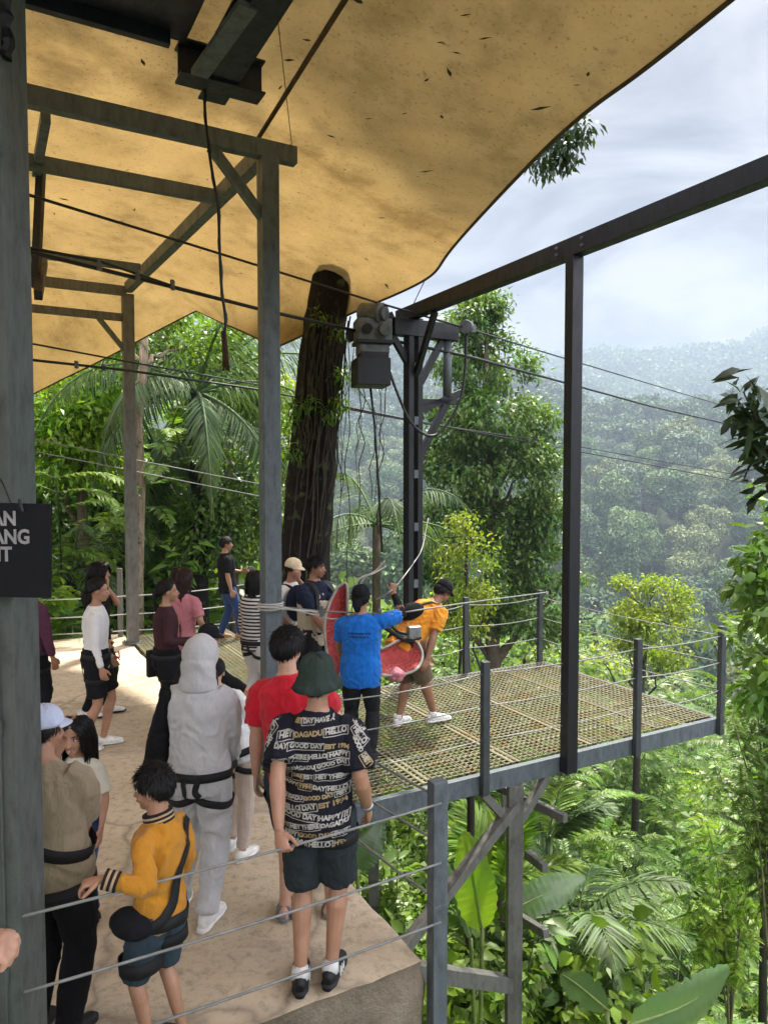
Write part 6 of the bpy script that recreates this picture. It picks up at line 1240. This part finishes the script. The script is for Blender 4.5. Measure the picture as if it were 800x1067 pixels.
# foreground branch at the right edge and feathery bamboo
Y = 3.4; rb = thing('overhanging_branch', 'dark glossy leafy branch reaching in at the right edge near the cables', 'branch', P(830, 520, Y))
b = MB(); pts = [V(x) for x in crom([tuple(P(x, y, Y)) for x, y in ((850, 560), (822, 515), (803, 480), (790, 445), (774, 408))], 5)]; b.tube(pts, [.012*(1-.035*i) for i in range(len(pts))], 6); b.build('twig', BK['twig'], rb, smooth=True)
pa = np.array([p[:] for p in pts]); k = RNG.integers(0, len(pa), 260); c = pa[k]+rnd(260)*np.array([.05, .07, .05]); dd = rnd(260)*np.array([1, .6, .5])+np.array([-.1, 0, -.3])
v, f = leaves(c, dd, np.array([0, 0, 1.])+rnd(260)*.6, RNG.uniform(.08, .15, 260), .04, True, .25); link('leaves', np_mesh('leaves', v-np.array(rootloc(rb)), f, L_['dark']), rb)
def spray(name, label, px0, py0, Y, tips, n, L, W, leaf, r=.012, dy=0):
    t = thing(name, label, 'plant', P(px0, py0, Y)); b = MB(); cs = []; ds = []
    for (x, y, dY) in tips:
        pts = [V(q) for q in crom([tuple(P(px0, py0, Y)), tuple(P(px0+(x-px0)*.35, py0+(y-py0)*.62, Y+dY*.5)), tuple(P(x, y, Y+dY))], 8)]; b.tube(pts, [r*(1-.05*i) for i in range(len(pts))], 5); pa = np.array([p[:] for p in pts])
        for j in range(5, len(pa)):
            for q in range(n):
                d = unit(RNG.normal(size=3)*np.array([1, .8, .5])+np.array([-.2, 0, -.1])); L2 = .38*RNG.uniform(.5, 1)
                tw = pa[j]+d*L2; b.tube([V(pa[j]), V(tw)], .0025, 3); s = unit(np.cross(d, [0, 0, 1.]))
                for i in range(13):
                    for sg in (-1, 1): cs.append(pa[j]+d*L2*(.15+.85*i/13)); ds.append(s*sg+d*.5-np.array([0, 0, .15]))
    b.build('cane', BK['cane'], t, smooth=True); m = len(cs)
    v, f = leaves(np.array(cs), np.array(ds), np.array([0, 0, 1.])+rnd(m)*.25, L*RNG.uniform(.7, 1.2, m), W, False, .15); link('leaves', np_mesh('leaves', v-np.array(rootloc(t)), f, L_[leaf]), t)
spray('feathery_plant', 'tall feathery plant with dark fine leaflets filling the right edge', 800, 1000, 5.6, [(778, 650, .2), (762, 748, -.2), (805, 690, 0), (748, 806, .1), (800, 800, .3), (825, 630, .2)], 2, .08, .022, 'mid')
spray('feathery_plant', 'lighter feathery plant lower down beside the dark one at the right edge', 760, 1080, 6.8, [(735, 850, 0), (775, 900, .2), (720, 930, .1), (800, 860, 0), (750, 960, .2)], 2, .09, .026, 'lime')
# leafy treelet at the right edge
Y = 8.5; bs = at_ground(800, 900, Y)
lo = lob_px([(788, 600, 0, 20, 20), (770, 620, 0, 12, 8), (795, 560, .2, 20, 18), (790, 650, .1, 24, 18), (765, 662, 0, 18, 10), (805, 520, .2, 16, 14), (780, 690, .2, 20, 14), (800, 740, 0, 30, 30), (760, 725, 0, 26, 18)], Y, bs); q2 = P(800, 560, Y)-bs
tree('edge_tree', 'half seen tree with loose mid green leaves at the right edge', bs, [(0, 0, 0, .06), (q2.x, q2.y, q2.z, .02)], lo, 950, .15, .065, 'broad', 'twig', branches=False, gap=.1, shell=.1, clump=6, clump_r=.12)
bt = thing('leafy_branch', 'mid green leafy boughs crowding in at the right edge below the dark branch', 'branch', P(830, 700, 4.6)); b = MB(); lob = []
for x, y, dY in ((792, 585, 0), (780, 612, .1), (802, 560, .2), (798, 640, -.1), (805, 690, 0), (792, 715, .1), (812, 735, .2)):
    q = P(x, y, 4.6+dY); limb(b, P(836, y+40, 4.9), q, .012, .004, .05); lob.append((tuple(q), (.17, .17, .11))); lob.append((tuple(q+V((.16, .1, -.03))), (.16, .16, .1)))
b.build('twig', BK['twig'], bt, smooth=True); v, f = foliage(lob, 1000, .12, .05, gap=.2, shell=.1, fine=True, down=.35); link('leaves', np_mesh('leaves', v-np.array(rootloc(bt)), f, L_['broad']), bt)
# banana and big paddle leaves on the slope
paddle('banana_leaf', 'upright glowing yellow green banana leaf below the jetty', P(502, 968, 6.8), P(484, 866, 6.9), .42, 'banana', side=(1, .25, 0), arch=.03, stalk=at_ground(500, 990, 6.8), tear=False)
paddle('banana_leaf', 'narrow dark banana leaf leaning left of the glowing one', P(490, 978, 6.9), P(447, 872, 7.0), .2, 'banana2', side=(.6, .8, 0), arch=.05, stalk=at_ground(500, 990, 6.9))
paddle('banana_leaf', 'long pale banana leaf arching to the right behind the support post', P(530, 950, 7.6), P(610, 914, 7.9), .36, 'banana2', side=(.2, .6, .6), arch=.12, stalk=at_ground(540, 1000, 7.6))
paddle('banana_leaf', 'drooping pale banana leaf with its tip toward the lower left', P(632, 1052, 6.0), P(584, 1014, 5.7), .26, 'banana2', side=(.6, .2, .75), arch=.1, stalk=at_ground(640, 1080, 6))
paddle('banana_leaf', 'largest banana leaf folded along its rib in the bottom right', P(655, 1068, 5.4), P(760, 1008, 5.9), .36, 'banana2', side=(.25, .3, .75), arch=.1, stalk=at_ground(650, 1100, 5.4))
paddle('banana_leaf', 'torn green banana leaf seen between the wires beside the concrete', P(372, 905, 7.2), P(398, 850, 7.4), .34, 'banana2', side=(.8, .2, .3), arch=.06, stalk=at_ground(380, 960, 7.2))
paddle('taro_leaf', 'big round lime yellow leaf behind the rope fence', P(64, 642, 13.0), P(64, 612, 13.1), .5, 'banana', side=(1, .1, 0), arch=.02, tear=False)
palm('fan_palm', 'young palm with stiff pleated leaves standing just below the jetty edge', at_ground(520, 900, 9.5, 1.0), 1.0, 9, 1.3, .5, 'lime', el=(.6, 1.4), droop=.5, hang=.05, w=.05, seed=3)
palm('areca_palm', 'dark feather palm with arching fronds in the undergrowth right of the support post', at_ground(600, 960, 9.5, .8), 1.2, 11, 1.9, .55, 'palm', el=(.1, 1.1), droop=.9, hang=.25, w=.045, seed=5)
palm('areca_palm', 'small palm with fine fronds below the round tree', at_ground(680, 930, 11, .4), .9, 10, 1.7, .5, 'fern', el=(.2, 1.2), droop=.9, hang=.2, w=.04, seed=6)
palm('areca_palm', 'narrow palm with a few upright fronds beside the support post', at_ground(570, 900, 10.5, 1.5), 1.2, 7, 1.4, .5, 'palm', el=(.8, 1.45), droop=.6, hang=.1, w=.05, seed=9)
# palms behind the trunk (hanging fronds against the valley)
palm('sugar_palm', 'feather palm with drooping fronds between the trunk and the gantry post', at_ground(392, 600, 14), 6.6, 11, 3.0, .62, 'palm', r=.09, el=(-.2, 1.0), droop=1.25, hang=.9, w=.03, seed=11)
palm('sugar_palm', 'lower palm with yellowing fronds right behind the huge trunk', at_ground(368, 640, 12.5), 3.4, 9, 2.0, .5, 'yellow', r=.06, el=(.0, 1.1), droop=1.1, hang=.6, w=.035, seed=12)
# left jungle
palm('sugar_palm', 'great dark palm with long hanging fronds in the middle of the left jungle', at_ground(208, 600, 16), 8.0, 18, 4.6, .8, 'palm', 'dark', r=.2, el=(-.4, 1.2), droop=1.15, hang=1.0, w=.042, n=60, seed=13)
palm('sugar_palm', 'second large palm with grey green fronds behind the back canopy post', at_ground(165, 600, 18), 6.2, 15, 4.2, .8, 'palm', 'dark', r=.18, el=(-.3, 1.1), droop=1.2, hang=1.0, w=.042, n=56, seed=14)
palm('sugar_palm', 'lower palm with arching fronds at the left behind the ropes', at_ground(75, 600, 15), 2.6, 12, 2.6, .6, 'palm', 'dark', r=.12, el=(.0, 1.2), droop=1.0, hang=.6, w=.04, seed=15)
Y = 14; bs = at_ground(143, 660, Y)
q = [P(x, y, Y)-bs for x, y in ((143, 600), (146, 500), (143, 440), (150, 380), (150, 330))]
tree('pale_tree', 'pale mottled trunk standing right behind the back canopy post', bs, [(0, 0, 0, .14)]+[(a.x, a.y, a.z, .125-.012*i) for i, a in enumerate(q)], lob_px([(120, 350, 1, 40, 24), (160, 318, 1, 50, 22), (195, 360, 1.5, 30, 20)], Y, bs), 1600, .16, .075, 'mid', 'pale', gap=.2, clump=8, clump_r=.2)
def jungle(label, px, Y, lobs, n, leaf, L=.2, W=.09, bark='brown', gap=.18, name='jungle_tree'):
    bs = at_ground(px, 640, Y); lo = lob_px(lobs, Y, bs); c = np.mean([l[0] for l in lo], 0); return tree(name, label, bs, [(0, 0, 0, .17), (c[0]*.4, c[1]*.4, c[2]*.5, .13), (c[0], c[1], c[2]*1.0, .06)], lo, n, L, W, leaf, bark, gap=gap, gapscale=1.1, shell=.3, clump=9, clump_r=.22)
jungle('sunny tree with yellow green leaves just right of the left column', 95, 15, [(70, 440, 0, 40, 36), (105, 420, .3, 34, 34), (60, 480, 0, 36, 30), (110, 470, .5, 30, 28), (85, 395, .6, 34, 24), (50, 420, .4, 30, 30)], 5600, 'lime')
jungle('shaded tree with dark leaves low at the far left', 60, 17, [(50, 540, 0, 46, 40), (90, 560, .3, 40, 36), (40, 490, .6, 36, 36), (110, 520, .6, 34, 34)], 4600, 'broad')
jungle('bushy green tree reaching up behind the hanging frayed cable', 235, 19, [(225, 370, 0, 40, 30), (258, 395, .4, 34, 34), (215, 400, .6, 34, 30), (270, 430, .4, 26, 30), (240, 345, .6, 34, 18)], 5200, 'mid')
jungle('dense tree with fresh leaves left of the front canopy post', 245, 16, [(235, 520, 0, 36, 30), (262, 490, .3, 26, 28), (222, 560, 0, 36, 32), (255, 560, .2, 34, 30), (205, 545, .6, 30, 30), (285, 540, .3, 24, 34)], 5600, 'mid', .17, .08)
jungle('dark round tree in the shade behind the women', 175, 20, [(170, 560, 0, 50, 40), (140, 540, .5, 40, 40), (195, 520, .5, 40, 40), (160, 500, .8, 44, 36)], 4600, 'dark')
jungle('pale leaved tree showing right of the front canopy post', 300, 21, [(300, 420, 0, 24, 30), (296, 470, .3, 24, 34), (305, 520, 0, 26, 36), (295, 560, .4, 30, 30)], 3600, 'yellow')
jungle('tall background tree above the palms at the left', 130, 27, [(110, 400, 0, 60, 40), (60, 380, .5, 50, 40), (170, 390, .5, 60, 44), (120, 340, 1, 60, 30), (220, 420, 1, 60, 50), (200, 350, 1, 40, 24), (30, 430, 0, 50, 50)], 9000, 'broad', .26, .12)
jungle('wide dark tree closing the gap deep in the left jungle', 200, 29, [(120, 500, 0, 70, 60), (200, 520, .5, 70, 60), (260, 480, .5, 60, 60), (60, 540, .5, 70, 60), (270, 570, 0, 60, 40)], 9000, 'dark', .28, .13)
for lab, px, Y in (('jungle tree at the far left beyond the column', -160, 17), ('leafy tree left of the column at the jungle edge', -330, 14), ('tall leafy tree far to the left of the column', -560, 15)):
    jungle(lab, px, Y, [(px+random.uniform(-60, 60), random.uniform(330, 600), random.uniform(0, .8), random.uniform(45, 70), random.uniform(40, 60)) for _ in range(9)], 4200, random.choice(['mid', 'broad', 'lime']))
scatter(26, 10, 18, (-700, 0), okl, 1.2, 1.9, ['leafy']*3+['small']*3+['limey']*2+['fern']*2, 'at the jungle edge far left', 1.0)
# trees lower down the valley side, right of the gantry
rr = random.Random(9)
def valley(label, px, top, Y, w_, h_, leaf, n=2600, bark='twig'):
    bs = at_ground(px, 800, Y); zt = P(px, top, Y).z-bs.z; lo = []
    for i in range(9):
        a = rr.uniform(0, 2*PI); t = rr.uniform(.2, 1); lo.append(((math.cos(a)*w_*.55*t, math.sin(a)*w_*.5*t, zt-h_*rr.uniform(.12, .9)), (w_*rr.uniform(.28, .42),)*2+(h_*rr.uniform(.16, .24),)))
    tree('valley_tree', label, bs, [(0, 0, 0, .13), (.1, 0, zt*.5, .1), (0, 0, zt*.85, .04)], lo, n, .24, .11, leaf, bark, gap=.2, shell=.3, clump=9, clump_r=.22)
for a in [('pale leafy tree just beyond the far jetty railing', 590, 668, 26, 3.6, 4.5, 'yellow'), ('green bushy tree beyond the jetty at the foot of the tall post', 545, 650, 22, 3.4, 4, 'mid'), ('light tree below the jetty corner', 640, 760, 24, 4, 5, 'fern'), ('mid green tree lower right of the round tree', 720, 740, 28, 5, 6, 'mid'), ('airy yellow tree in the valley under the jetty', 600, 830, 20, 3.4, 4, 'yellow'), ('small dark tree beyond the jetty corner post', 745, 690, 38, 5, 6, 'broad'), ('bright tree in the valley behind the feathery plants', 700, 810, 21, 4, 4.5, 'lime'), ('leafy tree in the valley beneath the near jetty post', 540, 860, 17, 3, 3.2, 'mid'), ('bushy tree behind the slim yellow tree', 460, 640, 25, 4, 5, 'mid'), ('low tree at the valley edge behind the gantry foot', 420, 620, 30, 4.4, 5, 'lime'), ('loose leaved tree at the lower right behind the feathery plants', 770, 860, 15, 3, 3, 'fern')]: valley(*a)
# ---- forest on the far hillside: crowns as individual trees, the rest one mass
HT = []; LT = []
for i in range(6):
    RNG = np.random.default_rng(70+i); tall = i in (2, 5)
    lo = [((0, 0, 6.5), (2.6, 2.6, 2.0))]+[(tuple(np.array([math.cos(a)*r_, math.sin(a)*r_, z])), (s, s, s*.75)) for a, r_, z, s in [(RNG.uniform(0, 6.28), RNG.uniform(1.2, 3.3), RNG.uniform(3.2, 8.2), RNG.uniform(1.0, 1.9)) for _ in range(13)]]
    if tall: lo = [((x*.6, y*.6, z*1.25), r_) for (x, y, z), r_ in lo]
    b = MB(); b.tube([V((0, 0, -3)), V((.1, 0, 3)), V((0, .1, 7))], [.3, .24, .08], 6); nv = len(b.v)
    for n_, Lf, Wf in ((1100, .95, .8), (7500, .46, .36)):
      v, f = foliage(lo, n_, Lf, Wf, gap=.3, gapscale=.55, shell=.78, down=.1, outward=True)
      me = np_mesh('hill_tree', np.vstack([np.array(b.v), v]), [np.array([q for q in b.f if len(q) == 4])]+[q+nv for q in f], L_['hill'][[0, 1, 0, 2, 3, 1][i]]); (LT if n_ < 2000 else HT).append(me)
RNG = np.random.default_rng(33); cand = []
n = 14000; th = RNG.uniform(R(-13), R(33), n); r = np.sqrt(RNG.uniform(75**2, 640**2, n)); x = r*np.sin(th); y = r*np.cos(th); z = hz(x, y)
grid_ = {}
for i in np.argsort(r):
    key = (int(x[i]//8.2), int(y[i]//8.2))
    if any((x[i]-x[j])**2+(y[i]-y[j])**2 < 8.0**2 for a in (-1, 0, 1) for c in (-1, 0, 1) for j in grid_.get((key[0]+a, key[1]+c), ())): continue
    grid_.setdefault(key, []).append(i); cand.append(i)
def vis(i):
    d = V((x[i], y[i], z[i]+7))-V((0, 0, CAMZ)); k = np.linspace(.12, .97, 40); return np.all(CAMZ+d.z*k > hz(d.x*k, d.y*k)+3.0)
pxs = 400+FPX*x/y; near_ = [i for i in cand if 350 < pxs[i] < 830 and vis(i)]
ind = set(near_[:290]); mv = []; mf = []; off = 0; mmat = L_['hill'][0]
labs = ['round crowned tree in the forest across the valley', 'dark crowned tree in the forest across the valley', 'narrow tall tree in the forest across the valley', 'pale crowned tree in the forest across the valley', 'grey green tree in the forest across the valley', 'slim dark tree in the forest across the valley']
lowv = []
for me in LT:
    a = get_co(me); fa = np.empty(len(me.loops), np.int32); me.loops.foreach_get('vertex_index', fa); fq = fa.reshape(-1, 4); keep = RNG.random(len(fq)) < .9; keep[:12] = True; fq = fq[keep]; ids = np.unique(fq); mp_ = np.zeros(len(a), int); mp_[ids] = np.arange(len(ids)); a2 = a[ids].copy(); lowv.append((a2, mp_[fq]))
SCL = []
for i in cand:
    k = int(RNG.integers(0, 6)); s = RNG.uniform(1.0, 1.8)*(1.3 if RNG.random() < .12 else 1); rz = RNG.uniform(0, 6.28)
    if i in ind:
        o = link('hill_tree', HT[k]); o.location = (x[i], y[i], z[i]-.8); o.rotation_euler = (0, 0, rz); o.scale = (s, s, s*RNG.uniform(.85, 1.2)); tag(o, labs[k], 'tree', labs[k].replace('tree', 'trees'))
    elif r[i] > 90 and (350 < pxs[i] < 830):
        a, fq = lowv[k]; c, sn = math.cos(rz), math.sin(rz); w_ = np.stack([a[:, 0]*c-a[:, 1]*sn, a[:, 0]*sn+a[:, 1]*c, a[:, 2]], 1)*s+np.array([x[i], y[i], z[i]-.8]); mv.append(w_); mf.append(fq+off); off += len(w_)
tag(link('hillside_forest', np_mesh('hillside_forest', np.vstack(mv), np.vstack(mf), L_['hill'][1])), 'dense forest covering the rest of the hillside across the valley', 'forest', kind='stuff')
# distant ridge forest: coarse tufts
n = 26000; th = RNG.uniform(R(-14), R(33), n); r = np.sqrt(RNG.uniform(500**2, 1250**2, n)); x2 = r*np.sin(th); y2 = r*np.cos(th); z2 = hz(x2, y2); sz = RNG.uniform(5, 8, n)
k6 = 5; c = np.repeat(np.stack([x2, y2, z2+sz*.35], 1), k6, 0)+rnd(n*k6)*np.repeat(sz, k6)[:, None]*np.array([.3, .3, .32]); m = len(c)
v, f = leaves(c, rnd(m)+np.array([0, 0, .3]), rnd(m)+np.array([0, -.6, .8]), np.repeat(sz, k6)*.75, np.repeat(sz, k6)*.6, False, .2)
tag(link('ridge_forest', np_mesh('ridge_forest', v, f, L_['hill'][1])), 'hazy blue forest on the distant ridges', 'forest', kind='stuff')
# ---- the air
b = MB(); b.box((0, 900, 60), (5200, 5600, 310)); hzb = b.build('haze', None); a = N('haze_air'); pv = a.n('ShaderNodeVolumePrincipled'); pv.inputs['Color'].default_value = (.45, .55, .68, 1); pv.inputs['Density'].default_value = .00105; pv.inputs['Anisotropy'].default_value = .15
a.l(pv.outputs[0], a.out.inputs['Volume']); hzb.data.materials.append(a.m); tag(hzb, kind='stuff')
